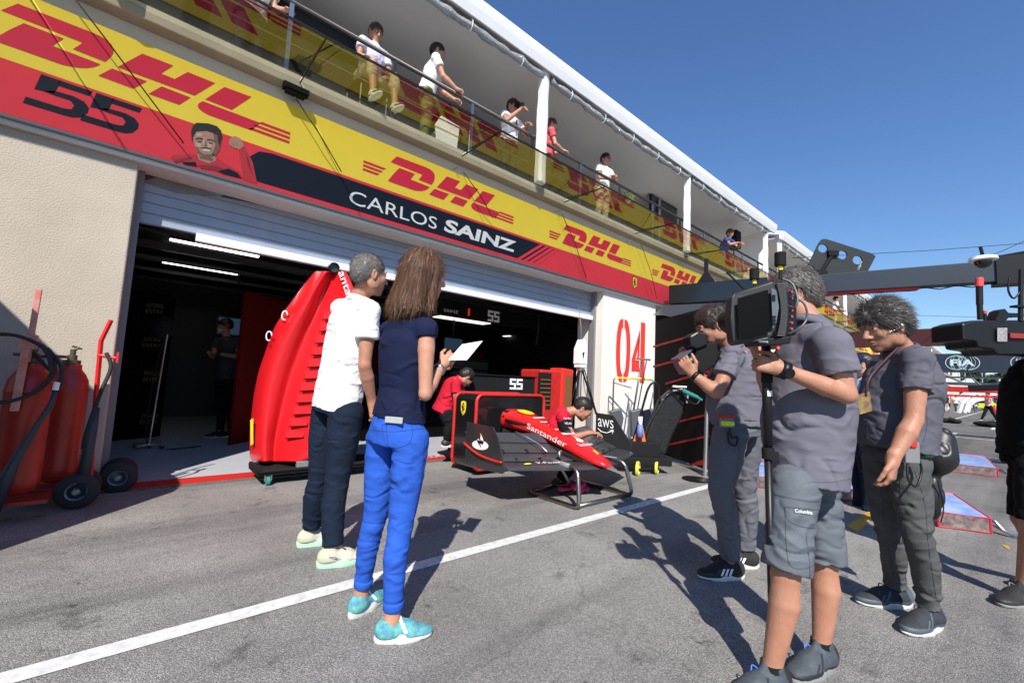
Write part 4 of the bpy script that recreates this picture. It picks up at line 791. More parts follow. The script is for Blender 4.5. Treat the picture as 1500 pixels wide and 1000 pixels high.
# ---------------- pit panels: black boards with red stripes right of the pillar
bd = root("pit_screen_board", (7.2, 3.7, 0), "tall black pit screen with slanted red stripes beside the numbered pillar", "screen board")
ud = ray(655, 553); ud = unit(npa((ud[0], ud[1], 0))) * -1; g1 = G(1050, 700)[:2]; g0 = g1 - ud[:2] * 2.5
def bp_(t, z, off=0): n_ = npa((ud[1], -ud[0], 0)); return npa((g0[0], g0[1], 0)) + ud * t + UP * z + n_ * (-abs(off) if n_[0] > 0 else abs(off))
def onb(px, py, off=0):   # pixel ray to board plane
    r = ray(px, py); n_ = npa((ud[1], -ud[0], 0)); t = np.dot(npa((g0[0], g0[1], 0)) - O3, n_) / np.dot(r, n_); p = O3 + t * r; return p + n_ * (off if np.dot(n_, r) < 0 else -off)
zt = onb(990, 462)[2]
b = MB(); pa, pb = onb(957, 640), onb(1062, 640)
b.prism([npa((pa[0], pa[1], .06)), npa((pb[0], pb[1], .06)), npa((pb[0], pb[1], zt)), npa((pa[0], pa[1], zt))], unit(np.cross(ud, UP)) * .03 * np.sign(np.dot(np.cross(ud, UP), npa((g1[0], g1[1], 0))))); b.build("panel", mat("board_black", (.007, .007, .008), .6, spec=.12), bd)
b = MB()
for (xa, ya, xb, yb) in ((957, 508, 1040, 484), (957, 537, 1040, 515), (975, 562, 1040, 543), (980, 621, 1040, 606), (975, 652, 1040, 638)):
    for s in (0,): b.add([onb(xa, ya - 1.6, .006), onb(xb, yb - 1.6, .006), onb(xb, yb + 1.6, .006), onb(xa, ya + 1.6, .006)], [(0, 1, 2, 3)])
b.add([onb(1005, 681, .006), onb(1045, 668, .006), onb(1045, 681, .006)], [(0, 1, 2)]); b.build("red_stripe", REDM, bd)
b = MB(); b.tube([onb(960, 671, .02), onb(1060, 695, .02)], .02, 6); b.tube([onb(960, 686, .03), onb(1060, 708, .03)], .012, 6); b.build("base_rail", ALU, bd)
b = MB(); b.prism([onb(957, 461, .0), onb(975, 447, .0), onb(1065, 443, .0), onb(1065, 461, .0)], FH * .03); b.build("clear_top_strip", mat("smoky_plastic", (.2, .22, .25), .12, coat=.4), bd)
pole = root("screen_post", (5.8, 2.9, 0), "vertical aluminium post with flat foot beside the cameraman's leg", "post")
pb_ = G(1033, 697); 
b = MB(); b.cyl(pb_, V(1036, 590, np.dot(pb_, FH)), .028, seg=10); b.build("tube", ALU, pole)
fb = G(1020, 703); b = MB(); b.lathe((fb[0], fb[1], 0), (0, 0, 1), [(.16, 0), (.17, .02), (.10, .03), (.05, .035)], 20); b.build("foot", BLACK, pole, smooth='auto')
# ---------------- leaning black floor part, trolleys, brush
lf = root("car_floor_part", (5.2, 3.8, 0), "large black carbon floor part leaning on a trolley behind the wing", "floor part")
dF = np.dot(G(950, 688), FH) + .1
o_ = [(898, 660), (925, 590), (948, 565), (985, 563), (1000, 585), (985, 620), (970, 655), (950, 664), (935, 660)]
b = MB(); fr = [V(x_, y_, dF) for x_, y_ in [(940, 665), (947, 640), (957, 610), (968, 585), (985, 570), (1004, 566), (1010, 580), (1000, 610), (985, 640), (976, 665)]]
b.prism(fr, FH * .16); b.build("panel", mat("dull_carbon", (.014, .014, .015), .38, vary=.5, vs=12, bump=.5, bs=18), lf, bevel=.03)
b = MB(); b.tube([V(935, 672, dF - .05), V(948, 625, dF - .05), V(975, 580, dF - .05), V(985, 572, dF - .05)], .012, 6); b.build("edge_rib", CARBON, lf, smooth=True)
tr = root("wheel_gun_trolley", (5.2, 3.3, 0), "black trolley on yellow wheels behind the end plate", "trolley")
b = MB(); w1, w2 = G(934, 696), G(962, 694); cz_ = (w1 + w2) / 2
b.obox(cz_ + FH * .25 + UP * .16, RT * .34, FH * .22, UP * .05); b.obox(cz_ + FH * .3 + UP * .3, RT * .22, FH * .16, UP * .1); b.cyl(w1 + UP * .07 - RT * .05, w2 + UP * .07 + RT * .02, .015); b.build("frame", MBLACK, tr, bevel=.02)
for wv in (w1, w2):
    b = MB(); axw = unit(RT + FH * -.5); b.lathe(wv + UP * .085, axw, [(.085, -.02), (.095, -.012), (.095, .012), (.085, .02), (.07, .02), (.066, .0), (.07, -.02)], 22)
    o = b.build("wheel", mat("wheel_yellow", (.62, .60, .08), .5), tr, smooth='auto'); b = MB()
    for k in range(3): a = k * math.pi / 3; e_ = np.cross(axw, UP) * math.cos(a) + UP * math.sin(a); b.cyl(wv + UP * .085 - e_ * .075, wv + UP * .085 + e_ * .075, .012, seg=6)
    b.build("spoke", MATS["wheel_yellow"], o)
br = root("floor_brush", (4.9, 3.4, .3), "orange bristle hand brush with white grip resting behind the end plate", "brush")
dB = dF - .2
b = MB(); top = V(938, 627, dB); bot = V(934, 669, dB); axb = unit(bot - top)
for k in range(110):
    u = random.uniform(-1, 1); w_ = random.uniform(-.5, .5); s0 = top + RT * .03 * u; s1 = bot + RT * .135 * u + FH * .05 * w_ + UP * random.uniform(-.03, .02); b.tube([s0, s0 + (s1 - s0) * .6, s1], [.014, .016, .007], 4)
b.build("bristles", mat("orange_bristle", (.75, .16, .03), .7, vary=.3, vs=40), br)
b = MB(); b.tube([V(937, 640, dB - .06), V(938, 622, dB - .05)], [.05, .035], 10); b.build("blue_band", mat("brush_blue", (.12, .2, .5), .6), br, smooth=True)
b = MB(); b.tube([top, V(938, 610, dB)], [.024, .03], 10); b.build("grip", WHITE, br, smooth=True)
jt = root("jack_trolley", (6.2, 4.6, 0), "grey steel jack trolleys with tall T handles parked against the pillar", "trolley")
dJ = np.dot(P(930, 600, 4.7), FH)
b = MB(); J = lambda x_, y_, o=0: V(x_, y_, dJ + o)
b.tube([J(897, 615), J(899, 556), J(902, 553), J(955, 556), J(958, 560), J(958, 610)], .014, 8); b.tube([J(925, 620), J(940, 528)], .018, 8); b.tube([J(930, 620), J(947, 528)], .012, 8); b.tube([J(932, 525), J(953, 527)], .016, 8)
b.tube([J(898, 560), J(925, 568)], .01, 6); b.tube([J(950, 610), J(957, 575)], .014, 8); b.build("handle_frame", mat("grey_tube", (.13, .13, .14), .4, .5), jt, smooth=True)
b = MB()
for x_ in (903, 933, 951): b.prism([J(x_ - 9, 602, -.1), J(x_ + 7, 598, -.1), J(x_ + 11, 612, -.1), J(x_ + 6, 640, -.1), J(x_ - 7, 640, -.1)], FH * .14)
b.build("body", mat("jack_grey", (.06, .065, .075), .5), jt, bevel=.02)
b = MB(); b.tube([J(900, 553, -.01), J(955, 555, -.01)], .016, 6); b.build("yellow_tape", YEL, jt)
hl = root("head_protection_hoop", (5.6, 3.9, 0), "thin black hoop handle leaning beside the floor part", "hoop")
b = MB(); b.tube(curve([V(918, 668, dF - .1), V(932, 630, dF), V(943, 590, dF), V(950, 568, dF), V(958, 560, dF), V(965, 566, dF), V(966, 590, dF)], 6), .016, 8); b.build("tube", BLACK, hl, smooth=True)
gn = root("wheel_gun", (6, 3.6, 1), "teal and black air wheel gun lying on the floor part", "wheel gun")
b = MB(); b.cyl(V(1000, 572, dF - .1), V(1022, 582, dF - .1), .035, .028); b.cyl(V(1022, 582, dF - .1), V(1028, 586, dF - .1), .02); b.build("barrel", mat("teal_paint", (.03, .2, .18), .35), gn, smooth='auto')
b = MB(); b.tube([V(985, 566, dF - .1), V(1005, 567, dF - .1)], .02, 8); b.cyl(V(1008, 576, dF - .1), V(1006, 590, dF - .1), .018); b.build("grip", ALU, gn)
b = MB(); b.tube(curve([V(1026, 584, dF - .1), V(1020, 592, dF - .12), V(1010, 588, dF - .12), V(1003, 580, dF - .12), V(994, 570, dF - .12), V(975, 570, dF)], 5), .014, 8); b.build("hose", BLACK, gn, smooth=True)
# ---------------- overhead gantry arm
arm = root("gantry_arm", (8.9, 4.9, 3.2), "long dark overhead gantry arm reaching out from the garage over the pit lane", "gantry")
ad = unit((.241, -.97, 0)); A0 = npa((8.93, 4.95, 3.21)); sd = npa((ad[1], -ad[0], 0))
ARMB = mat("gantry_navy", (.017, .025, .038), .45, coat=.15)
b = MB(); b.obox(A0 + ad * 4.6 + UP * .0, ad * 2.9, sd * .12, UP * .17); b.build("beam", ARMB, arm, bevel=.01)
b = MB(); b.obox(A0 + ad * .95, ad * .95, sd * .13, UP * .21); b.build("wall_beam", GBLACK, arm, bevel=.01)
b = MB(); b.obox(A0 + ad * 5.15, ad * .16, sd * .15, UP * .22); b.build("sleeve", BLACK, arm)
b = MB(); b.obox(A0 + ad * 7.8 + UP * .0, ad * 1.5, sd * .1, UP * .15); b.build("outer_beam", ARMB, arm)
b = MB(); b.prism([A0 + ad * 5.0 + UP * .24, A0 + ad * 9.5 + UP * .85, A0 + ad * 9.5 + UP * .68, A0 + ad * 5.2 + UP * .18], sd * .1); b.build("upper_strut", MBLACK, arm)
b = MB(); b.obox(A0 + ad * 3.2 - UP * .19, ad * .9, sd * .08, UP * .02); b.obox(A0 + ad * 2.35 - UP * .205, ad * .1, sd * .1, UP * .035); b.build("red_fitting", REDM, arm)
b = MB(); b.prism([A0 + ad * .55 + UP * .2, A0 + ad * .95 + UP * .2, A0 + ad * .79 + UP * .45, A0 + ad * .79 + UP * .75, A0 + ad * .71 + UP * .75, A0 + ad * .71 + UP * .45], sd * .04); b.build("bracket", BLACK, arm)
b = MB(); b.prism([A0 + ad * 1.9 - UP * .17, A0 + ad * 2.6 - UP * .17, A0 + ad * 2.4 - UP * .33, A0 + ad * 2.2 - UP * .33], sd * .1); b.build("gusset", BLACK, arm)
b = MB()
for k in range(14): p_ = A0 + ad * (1.9 + k * .38) - UP * .175; b.tube([p_, p_ + ad * .19 - UP * .045, p_ + ad * .38], .009, 5)
b.tube(curve([A0 + ad * 5.6 - UP * .15, A0 + ad * 5.8 - UP * .3, A0 + ad * 6.1 - UP * .28, A0 + ad * 6.3 - UP * .15], 5), .014, 6); b.build("cable_run", BLACK, arm)
dome = root("lane_camera_dome", (9.8, -.4, 3.2), "white dome camera fixed under the gantry arm sleeve", "dome camera")
dc = V(1440, 381, np.dot(A0 + ad * 5.55, FH) - .25)
b = MB(); b.lathe(dc, (0, 0, 1), [(.08, .06), (.145, .04), (.155, 0), (.14, -.01)], 24); b.build("housing", WHITE, dome, smooth='auto'); b = MB(); b.ell(dc - UP * .02, (.095, .095, .10)); b.build("dome", GBLACK, dome, smooth=True)
b = MB(); b.tube([dc + UP * .06, dc + UP * .2 - RT * .03], .02, 6); b.build("stem", BLACK, dome)
# sign plate with five holes
sg = root("lane_sign_plate", (9, 3, 4), "tilted black sign plate with round holes above the gantry arm", "sign")
dS = np.dot(A0 + ad * 2.2, FH)
oc = [(1201, 350), (1281, 374), (1262, 402), (1172, 402)]
cs_ = [V(x_, y_, dS) for x_, y_ in [(1172, 412), (1198, 357), (1203, 351), (1208, 350.5), (1276, 372), (1281, 376), (1262, 412)]]
bm = bmesh.new(); vs = [bm.verts.new(tuple(p)) for p in cs_]; edges = [bm.edges.new((vs[i], vs[(i + 1) % len(vs)])) for i in range(len(vs))]
for (hx_, hy_, rr_) in ((1204, 364.5, 7), (1232.5, 374, 7.2), (1254.5, 381.5, 7.2), (1185, 395, 7)):
    hv = [bm.verts.new(tuple(V(hx_ + rr_ * math.cos(a), hy_ + rr_ * .88 * math.sin(a), dS))) for a in np.linspace(0, 2 * math.pi, 21)[:-1]]; edges += [bm.edges.new((hv[i], hv[(i + 1) % 20])) for i in range(20)]
bmesh.ops.triangle_fill(bm, use_beauty=True, use_dissolve=False, edges=edges)
me = bpy.data.meshes.new("plate"); bm.to_mesh(me); bm.free(); me.materials.append(mat("sign_grey_black", (.018, .020, .019), .5)); o = bpy.data.objects.new("plate", me); COL.objects.link(o); par(o, sg); sm_ = o.modifiers.new("t", 'SOLIDIFY'); sm_.thickness = .03
b = MB(); b.tube([V(1201, 402, dS - .05), V(1221, 370, dS - .05)], .035, 6); b.obox(V(1220, 371, dS - .06), RT * .1, UP * .05, FH * .03); b.obox(V(1203, 399, dS - .06), RT * .1, UP * .04, FH * .03); b.build("hinge", MBLACK, sg)
o0 = V(1256, 399, dS - .03); u_ = V(1265.5, 384, dS - .03) - o0; text("plate_lettering", "ronto", o0, unit(u_), unit(np.cross(unit(u_), FH)) * -1 if np.dot(np.cross(unit(u_), FH), RT) > 0 else unit(np.cross(unit(u_), FH)), WHITE, sg, w=float(np.linalg.norm(u_)), h=.05)
# overhead wires
for k, (a_, c_, lab) in enumerate((((1160, 378, 9), (1560, 352, 9), "thin wire crossing the sky above the gantry arm"), ((1345, 462, 14), (1560, 464, 14), "thin level wire in the sky beside the shoulder camera"), ((1395, 398, 8), (1560, 325, 8), "thin wire rising to the top right from the dome camera"))):
    b = MB(); b.tube([V(*a_), V((a_[0] + c_[0]) / 2, (a_[1] + c_[1]) / 2 + 2, a_[2]), V(*c_)], .006, 5); tag(b.build("overhead_wire", BLACK, None), lab, "wire")
# second gantry arm, dark maroon
a2 = root("gantry_arm", (14, 4, 3), "distant maroon gantry arm behind the dark-haired man's head", "gantry")
q0, q1 = PX(1330, 488, 13.5), PX(1560, 488, 13.5); b = MB(); b.obox(npa((13.5, (5.1 + q1[1]) / 2, q1[2])), (.12, 0, 0), (0, abs(5.1 - q1[1]) / 2, 0), (0, 0, .19)); b.build("beam", mat("maroon_beam", (.06, .012, .014), .5), a2)
# banner across the lane with twin ring emblem and letters
fb_ = root("overhead_lane_banner", (20, 0, 2.4), "navy banner with pale ringed emblems hanging across the pit lane", "banner")
b = MB(); b.box((20, -6, 2.075), (20.1, 3.4, 2.68)); b.build("cloth", mat("banner_blue", (.012, .022, .045), .6), fb_)
PALE = mat("pale_print", (.5, .66, .68), .6)
for yy in (.98, -.42, -1.9):
    for dd in (-.13, .13):
        b = MB()
        for r0, r1 in ((.235, .22),):
            for k in range(28):
                a, c2 = 2 * math.pi * k / 28, 2 * math.pi * (k + 1) / 28; b.add([(19.99, yy + dd + r0 * math.cos(a) * 1.1, 2.385 + r0 * math.sin(a)), (19.99, yy + dd + r0 * math.cos(c2) * 1.1, 2.385 + r0 * math.sin(c2)), (19.99, yy + dd + r1 * math.cos(c2) * 1.1, 2.385 + r1 * math.sin(c2)), (19.99, yy + dd + r1 * math.cos(a) * 1.1, 2.385 + r1 * math.sin(a))], [(0, 1, 2, 3)])
        for e in (.33, .66): b.tube([(19.99, yy + dd + e * .24 * math.cos(a), 2.385 + .225 * math.sin(a)) for a in np.linspace(0, 6.28, 20)], .004, 4)
        b.build("emblem_ring", PALE, fb_)
    text("emblem_lettering", "FiA", (19.98, yy + .27, 2.28), (0, -1, 0), (0, 0, 1), PALE, fb_, w=.54, h=.21, bold=.03)
b = MB()
for z_, m_ in ((1.93, .03), (1.72, .05)): b.tube([(20.4, 3.4, z_), (20.4, -6, z_)], m_, 8)
b.build("steel_tube", ALU, fb_)
b = MB(); b.box((20.3, -6, 1.45), (20.5, 3.4, 1.62)); b.box((20.3, -6, 1.30), (20.5, 3.4, 1.36)); b.build("red_truss", REDM, fb_)
for y_ in (-6,): b = MB(); b.box((20.25, y_ - .06, 0), (20.4, y_ + .06, 2.75)); b.build("support_post", DST, fb_)
# ---------------- tool bags on the ground
BAGB = mat("bag_blue_print", (.10, .19, .45), .3, vary=.9, vs=9, col2=(.35, .42, .58), coat=.4); BAGR = mat("bag_red_trim", (.5, .02, .05), .5); BAGS = mat("bag_silver", (.38, .30, .28), .35, .3, vary=.8, vs=18, col2=(.08, .05, .05))
def bag(cx, cy, L_, Wd, Ht, rz, lab):
    t_ = root("equipment_bag", (cx, cy, 0), lab, "equipment bag", "blue and silver equipment bags on the lane"); c_, s_2 = math.cos(rz), math.sin(rz)
    def w(u, v_, z): return npa((cx + u * c_ - v_ * s_2, cy + u * s_2 + v_ * c_, z))
    l, d_, h = L_ / 2, Wd / 2, Ht
    b = MB(); b.add([w(-l, -d_, h * .62), w(l, -d_, h * .6), w(l, d_, h * 1.), w(-l, d_, h * 1.05), w(-l * .5, 0, h * .95)], [(0, 1, 4), (1, 2, 4), (2, 3, 4), (3, 0, 4)]); b.build("lid", BAGB, t_)
    b = MB(); b.add([w(-l, -d_, .005), w(l, -d_, .005), w(l, -d_, h * .6), w(-l, -d_, h * .62)], [(0, 1, 2, 3)]); b.add([w(-l, d_, .005), w(l, d_, .005), w(l, d_, h), w(-l, d_, h * 1.05)], [(3, 2, 1, 0)]); b.add([w(-l, -d_, .005), w(-l, d_, .005), w(-l, d_, h * 1.05), w(-l, -d_, h * .62)], [(3, 2, 1, 0)]); b.add([w(-l, -d_, .008), w(l, -d_, .008), w(l, d_, .008), w(-l, d_, .008)], [(0, 1, 2, 3)]); b.build("side", BAGS, t_)
    b = MB()
    for k in range(6): b.ell(w(l * (.55 + .08 * k), (-.6 + .24 * k) * d_, h * .35), (.08, .06, h * .3), 8, 6)
    b.build("contents", MBLACK, t_, smooth=True)
    b = MB()
    for e in ([w(-l, -d_, h * .62), w(l, -d_, h * .6), w(l, d_, h), w(-l, d_, h * 1.05)], [w(-l, -d_, .01), w(l, -d_, .01), w(l, d_, .01), w(-l, d_, .01)]): b.tube(e, .009, 6, closed=True)
    for u, v_ in ((-l, -d_), (l, -d_), (l, d_), (-l, d_)): b.tube([w(u, v_, .01), w(u, v_, h * (.6 if v_ < 0 else 1))], .009, 6)
    b.build("trim", BAGR, t_)
    b = MB(); b.tube(curve([w(l, -d_ * .5, h * .4), w(l * 1.25, -d_ * .8, h * .5), w(l * 1.5, -d_, .04), w(l * 1.9, -d_ * 1.3, .02)], 6), .014, 6); b.tube(curve([w(l, 0, h * .3), w(l * 1.3, -d_ * .5, h * .3), w(l * 1.7, -d_, .02), w(l * 2.1, -d_ * .9, .02)], 6), .01, 6); b.build("strap", ALU, t_, smooth=True)
def bagpx(p0, p1, Wd, Ht, lab):
    a, c_ = G(*p0), G(*p1); m_ = (a + c_) / 2; d_ = c_ - a; n_ = unit(npa((-d_[1], d_[0], 0))); n_ = n_ if np.dot(n_, FH) > 0 else -n_; m2 = m_ + n_ * Wd / 2; bag(m2[0], m2[1], np.linalg.norm(d_), Wd, Ht, math.atan2(d_[1], d_[0]), lab)
bagpx((1388, 690), (1462, 699), 1.0, .22, "blue and silver equipment bag furthest down the lane beside the black-clothed man")
bagpx((1375, 772), (1452, 782), .55, .22, "blue equipment bag with red piping spilling black gear behind the dark polo man's legs")
bagpx((1205, 732), (1290, 735), .5, .2, "blue equipment bag seen between the two standing cameramen's legs")
bagpx((1095, 712), (1140, 718), .6, .22, "blue equipment bag behind the legs of the cameraman with the lens")
# black bags on the lane
def sack(cx, cy, r, lab, seed):
    random.seed(seed); t_ = root("black_kit_bag", (cx, cy, 0), lab, "kit bag"); b = MB()
    for k in range(7): b.ell((cx + random.uniform(-r[0], r[0]) * .6, cy + random.uniform(-r[1], r[1]) * .6, r[2] * .5), (r[0] * random.uniform(.4, .7), r[1] * .6, r[2] * random.uniform(.45, .7)), 10, 7)
    b.build("body", MBLACK, t_, smooth=True); b = MB(); b.tube(curve([(cx - r[0] * .4, cy, r[2]), (cx, cy, r[2] * 1.5), (cx + r[0] * .4, cy, r[2])], 5), .012, 5); b.build("handle", BLACK, t_)
g_ = G(1455, 625); sack(g_[0], g_[1], (.9, .6, .25), "low black kit bag on the lane by the walking man's feet", 1)
g_ = G(1392, 619); sack(g_[0], g_[1], (.7, .4, .22), "low black kit bag left of the lane marking far away", 2)
fs = root("black_fin", (12, 1.6, 0), "black curved fin standing on the lane behind the dark polo man", "fin"); dfn = np.dot(G(1382, 650), FH)
b = MB(); b.prism([V(1362, 612, dfn), V(1372, 618, dfn), V(1382, 634, dfn), V(1390, 649, dfn), V(1378, 647, dfn), V(1366, 632, dfn)], FH * .1); b.build("plate", BLACK, fs)
# ================================================================== organic surfaces: distance fields meshed with surface nets
def vnoise(p, seed=0):
    """smooth value noise in -1..1 for an Nx3 array"""
    i = np.floor(p).astype(np.int64); f = p - i; u = f * f * (3 - 2 * f)
    def hsh(x, y, z):
        n = (x * 374761393 + y * 668265263 + z * 2147483647 + seed * 144665) & 0xffffffff; n = ((n ^ (n >> 13)) * 1274126177) & 0xffffffff; return ((n ^ (n >> 16)) & 0xffff) / 32767.5 - 1
    r = 0
    for dx in (0, 1):
        for dy in (0, 1):
            for dz in (0, 1):
                r = r + hsh(i[:, 0] + dx, i[:, 1] + dy, i[:, 2] + dz) * (u[:, 0] if dx else 1 - u[:, 0]) * (u[:, 1] if dy else 1 - u[:, 1]) * (u[:, 2] if dz else 1 - u[:, 2])
    return r
class SDF:
    def __init__(s, h=.006): s.h = h; s.ops = []; s.lo = npa((9e9,) * 3); s.hi = -s.lo
    def _a(s, fn, lo, hi, k, mode='+'):
        lo = npa(lo) - .012 - k; hi = npa(hi) + .012 + k; s.ops.append((fn, lo, hi, k, mode))
        if mode == '+': s.lo = np.minimum(s.lo, lo); s.hi = np.maximum(s.hi, hi)
        return s
    def cone(s, a, b, ra, rb=None, k=.02, mode='+', cap=False):
        a, b = npa(a), npa(b); rb = ra if rb is None else rb; ab = b - a; L2 = max(np.dot(ab, ab), 1e-12)
        def fn(p):
            t0 = ((p - a) @ ab) / L2; t = np.clip(t0, 0, 1); d = np.linalg.norm(p - a - t[..., None] * ab, axis=-1) - (ra + (rb - ra) * t)
            return np.maximum(d, (t0 - 1) * math.sqrt(L2)) if cap else d
        return s._a(fn, np.minimum(a - ra, b - rb), np.maximum(a + ra, b + rb), k, mode)
    def ell(s, c, r, A=None, k=.02, mode='+'):
        c, r = npa(c), npa(r); A = np.eye(3) if A is None else npa(A); ex = np.sqrt(((A.T * r) ** 2).sum(1)) if False else np.sqrt((((A * r[:, None])) ** 2).sum(0)); rm = r.min()
        def fn(p):
            q_ = (p - c) @ A.T; n0 = np.linalg.norm(q_ / r, axis=-1); n1 = np.linalg.norm(q_ / r ** 2, axis=-1) + 1e-9; return n0 * (n0 - 1) / n1
        return s._a(fn, c - ex, c + ex, k, mode)
    def tube(s, st, k=.02, pw=2.3, mode='+'):   # stations: (centre, right, half width, half depth)
        st = [(npa(c), npa(r), w, d) for c, r, w, d in st]
        if len(st) > 2:
            cc = curve([np.concatenate([c, r, [w, d]]) for c, r, w, d in st], 2); st = [(x[:3], x[3:6], x[6], x[7]) for x in cc]
        e0, e1 = unit(st[0][0] - st[1][0]), unit(st[-1][0] - st[-2][0]); c0_, c1_ = st[0][0], st[-1][0]
        def fn(p):
            best = None
            for (c0, r0, w0, d0), (c1, r1, w1, d1) in zip(st[:-1], st[1:]):
                ab = c1 - c0; L2 = np.dot(ab, ab); q0 = p - c0; t = np.clip((q0 @ ab) / L2, 0, 1); q_ = q0 - t[..., None] * ab; rr = unit((r0 + r1) / 2)
                u = q_ @ rr; v_ = np.sqrt(np.maximum((q_ * q_).sum(-1) - u * u, 0)); w_ = w0 + (w1 - w0) * t; d_ = d0 + (d1 - d0) * t
                e = ((np.abs(u) / w_) ** pw + (v_ / d_) ** pw) ** (1 / pw); dd = (e - 1) * np.minimum(w_, d_); best = dd if best is None else np.minimum(best, dd)
            return np.maximum(np.maximum(best, (p - c0_) @ e0), (p - c1_) @ e1 - .02)
        C_ = np.array([x[0] for x in st]); m_ = np.array([max(x[2], x[3]) for x in st])[:, None]
        return s._a(fn, (C_ - m_).min(0), (C_ + m_).max(0), k, mode)
    def cut(s, o, n, k=.0):                      # remove the side n points to
        o, n = npa(o), unit(n); s.ops.append((lambda p: (p - o) @ n, None, None, k, 'c')); return s
    def mesh(s, fine=None):
        h = s.h; lo = s.lo - 2 * h; dims = np.ceil((s.hi - lo) / h).astype(int) + 3; F = np.full(dims, .06, np.float32)
        axs = [lo[i] + np.arange(dims[i]) * h for i in range(3)]
        for fn, l, u, k, mode in s.ops:
            if l is None: a, b = np.zeros(3, int), dims
            else: a = np.clip(np.floor((l - lo) / h).astype(int), 0, dims); b = np.clip(np.ceil((u - lo) / h).astype(int) + 1, 0, dims)
            if (b <= a).any(): continue
            sl_ = tuple(slice(a[i], b[i]) for i in range(3)); g = np.stack(np.meshgrid(*[axs[i][sl_[i]] for i in range(3)], indexing='ij'), -1)
            d = fn(g).astype(np.float32); f0 = F[sl_]
            if mode == '+':
                if k > 0: e = np.maximum(k - np.abs(f0 - d), 0) / k; F[sl_] = np.minimum(f0, d) - e * e * k * .25
                else: F[sl_] = np.minimum(f0, d)
            elif mode == '-':
                e = np.maximum(k - np.abs(f0 + d), 0) / k if k > 0 else 0; F[sl_] = np.maximum(f0, -d) + e * e * k * .25
            else: F[sl_] = np.maximum(f0, d)
        ins = F < 0; F = np.where(F == 0, 1e-6, F)
        c = ins[:-1, :-1, :-1].astype(np.int8)
        sm = np.zeros(np.array(dims) - 1, np.int8)
        for dx in (0, 1):
            for dy in (0, 1):
                for dz in (0, 1): sm += ins[dx:dims[0] - 1 + dx, dy:dims[1] - 1 + dy, dz:dims[2] - 1 + dz]
        act = (sm > 0) & (sm < 8); idx = np.argwhere(act); N_ = len(idx); vid = np.full(act.shape, -1, np.int64); vid[act] = np.arange(N_)
        acc = np.zeros((N_, 3)); cnt = np.zeros(N_)
        cor = [(0, 0, 0), (1, 0, 0), (0, 1, 0), (1, 1, 0), (0, 0, 1), (1, 0, 1), (0, 1, 1), (1, 1, 1)]
        val = np.stack([F[idx[:, 0] + a, idx[:, 1] + b, idx[:, 2] + c_] for a, b, c_ in cor], 1)
        for i in range(8):
            for j in range(i + 1, 8):
                if sum(abs(cor[i][m_] - cor[j][m_]) for m_ in range(3)) != 1: continue
                cr_ = (val[:, i] < 0) != (val[:, j] < 0); t = np.where(cr_, val[:, i] / (val[:, i] - val[:, j] + 1e-12), 0)[:, None]
                pt_ = npa(cor[i]) * (1 - t) + npa(cor[j]) * t; acc += np.where(cr_[:, None], pt_, 0); cnt += cr_
        vv = lo + (idx + acc / np.maximum(cnt, 1)[:, None]) * h
        fs = []
        for ax in range(3):
            o1, o2 = [(1, 2), (2, 0), (0, 1)][ax]; A0_ = [slice(1, dims[m_] - 1) for m_ in range(3)]; A1_ = list(A0_); A0_[ax] = slice(0, dims[ax] - 1); A1_[ax] = slice(1, dims[ax])
            i0 = ins[tuple(A0_)]; i1 = ins[tuple(A1_)]; e = np.argwhere(i0 != i1)
            if not len(e): continue
            flip = i0[tuple(e.T)]; base = e + 1; base[:, ax] -= 1
            def cid(d1, d2): q_ = base.copy(); q_[:, o1] -= d1; q_[:, o2] -= d2; return vid[tuple(q_.T)]
            qd = np.stack([cid(0, 0), cid(1, 0), cid(1, 1), cid(0, 1)], 1); qd[~flip] = qd[~flip][:, ::-1]; fs.append(qd)
        return vv, np.concatenate(fs)
def vnormals(v, f):
    a, b, c, d = v[f[:, 0]], v[f[:, 1]], v[f[:, 2]], v[f[:, 3]]; n = np.cross(c - a, d - b); out = np.zeros_like(v)
    for k in range(4): np.add.at(out, f[:, k], n)
    return out / (np.linalg.norm(out, axis=1, keepdims=True) + 1e-12)
def smooth_mesh(v, f, it=2, lam=.5):
    n = len(v); e = np.concatenate([f[:, [0, 1]], f[:, [1, 2]], f[:, [2, 3]], f[:, [3, 0]]])
    for _ in range(it):
        acc = np.zeros_like(v); cnt = np.zeros(n)
        np.add.at(acc, e[:, 0], v[e[:, 1]]); np.add.at(acc, e[:, 1], v[e[:, 0]]); np.add.at(cnt, e[:, 0], 1); np.add.at(cnt, e[:, 1], 1)
        v = v + lam * (acc / np.maximum(cnt, 1)[:, None] - v)
    return v
def surf(S, name, m, parent, fold=None, sm=2, label=None):
    v, f = S.mesh(); v = smooth_mesh(v, f, sm)
    if fold is not None: n = vnormals(v, f); v = v + n * fold(v)[:, None]
    o = mesh(name, v, f, m, parent, smooth=True, label=label); return o
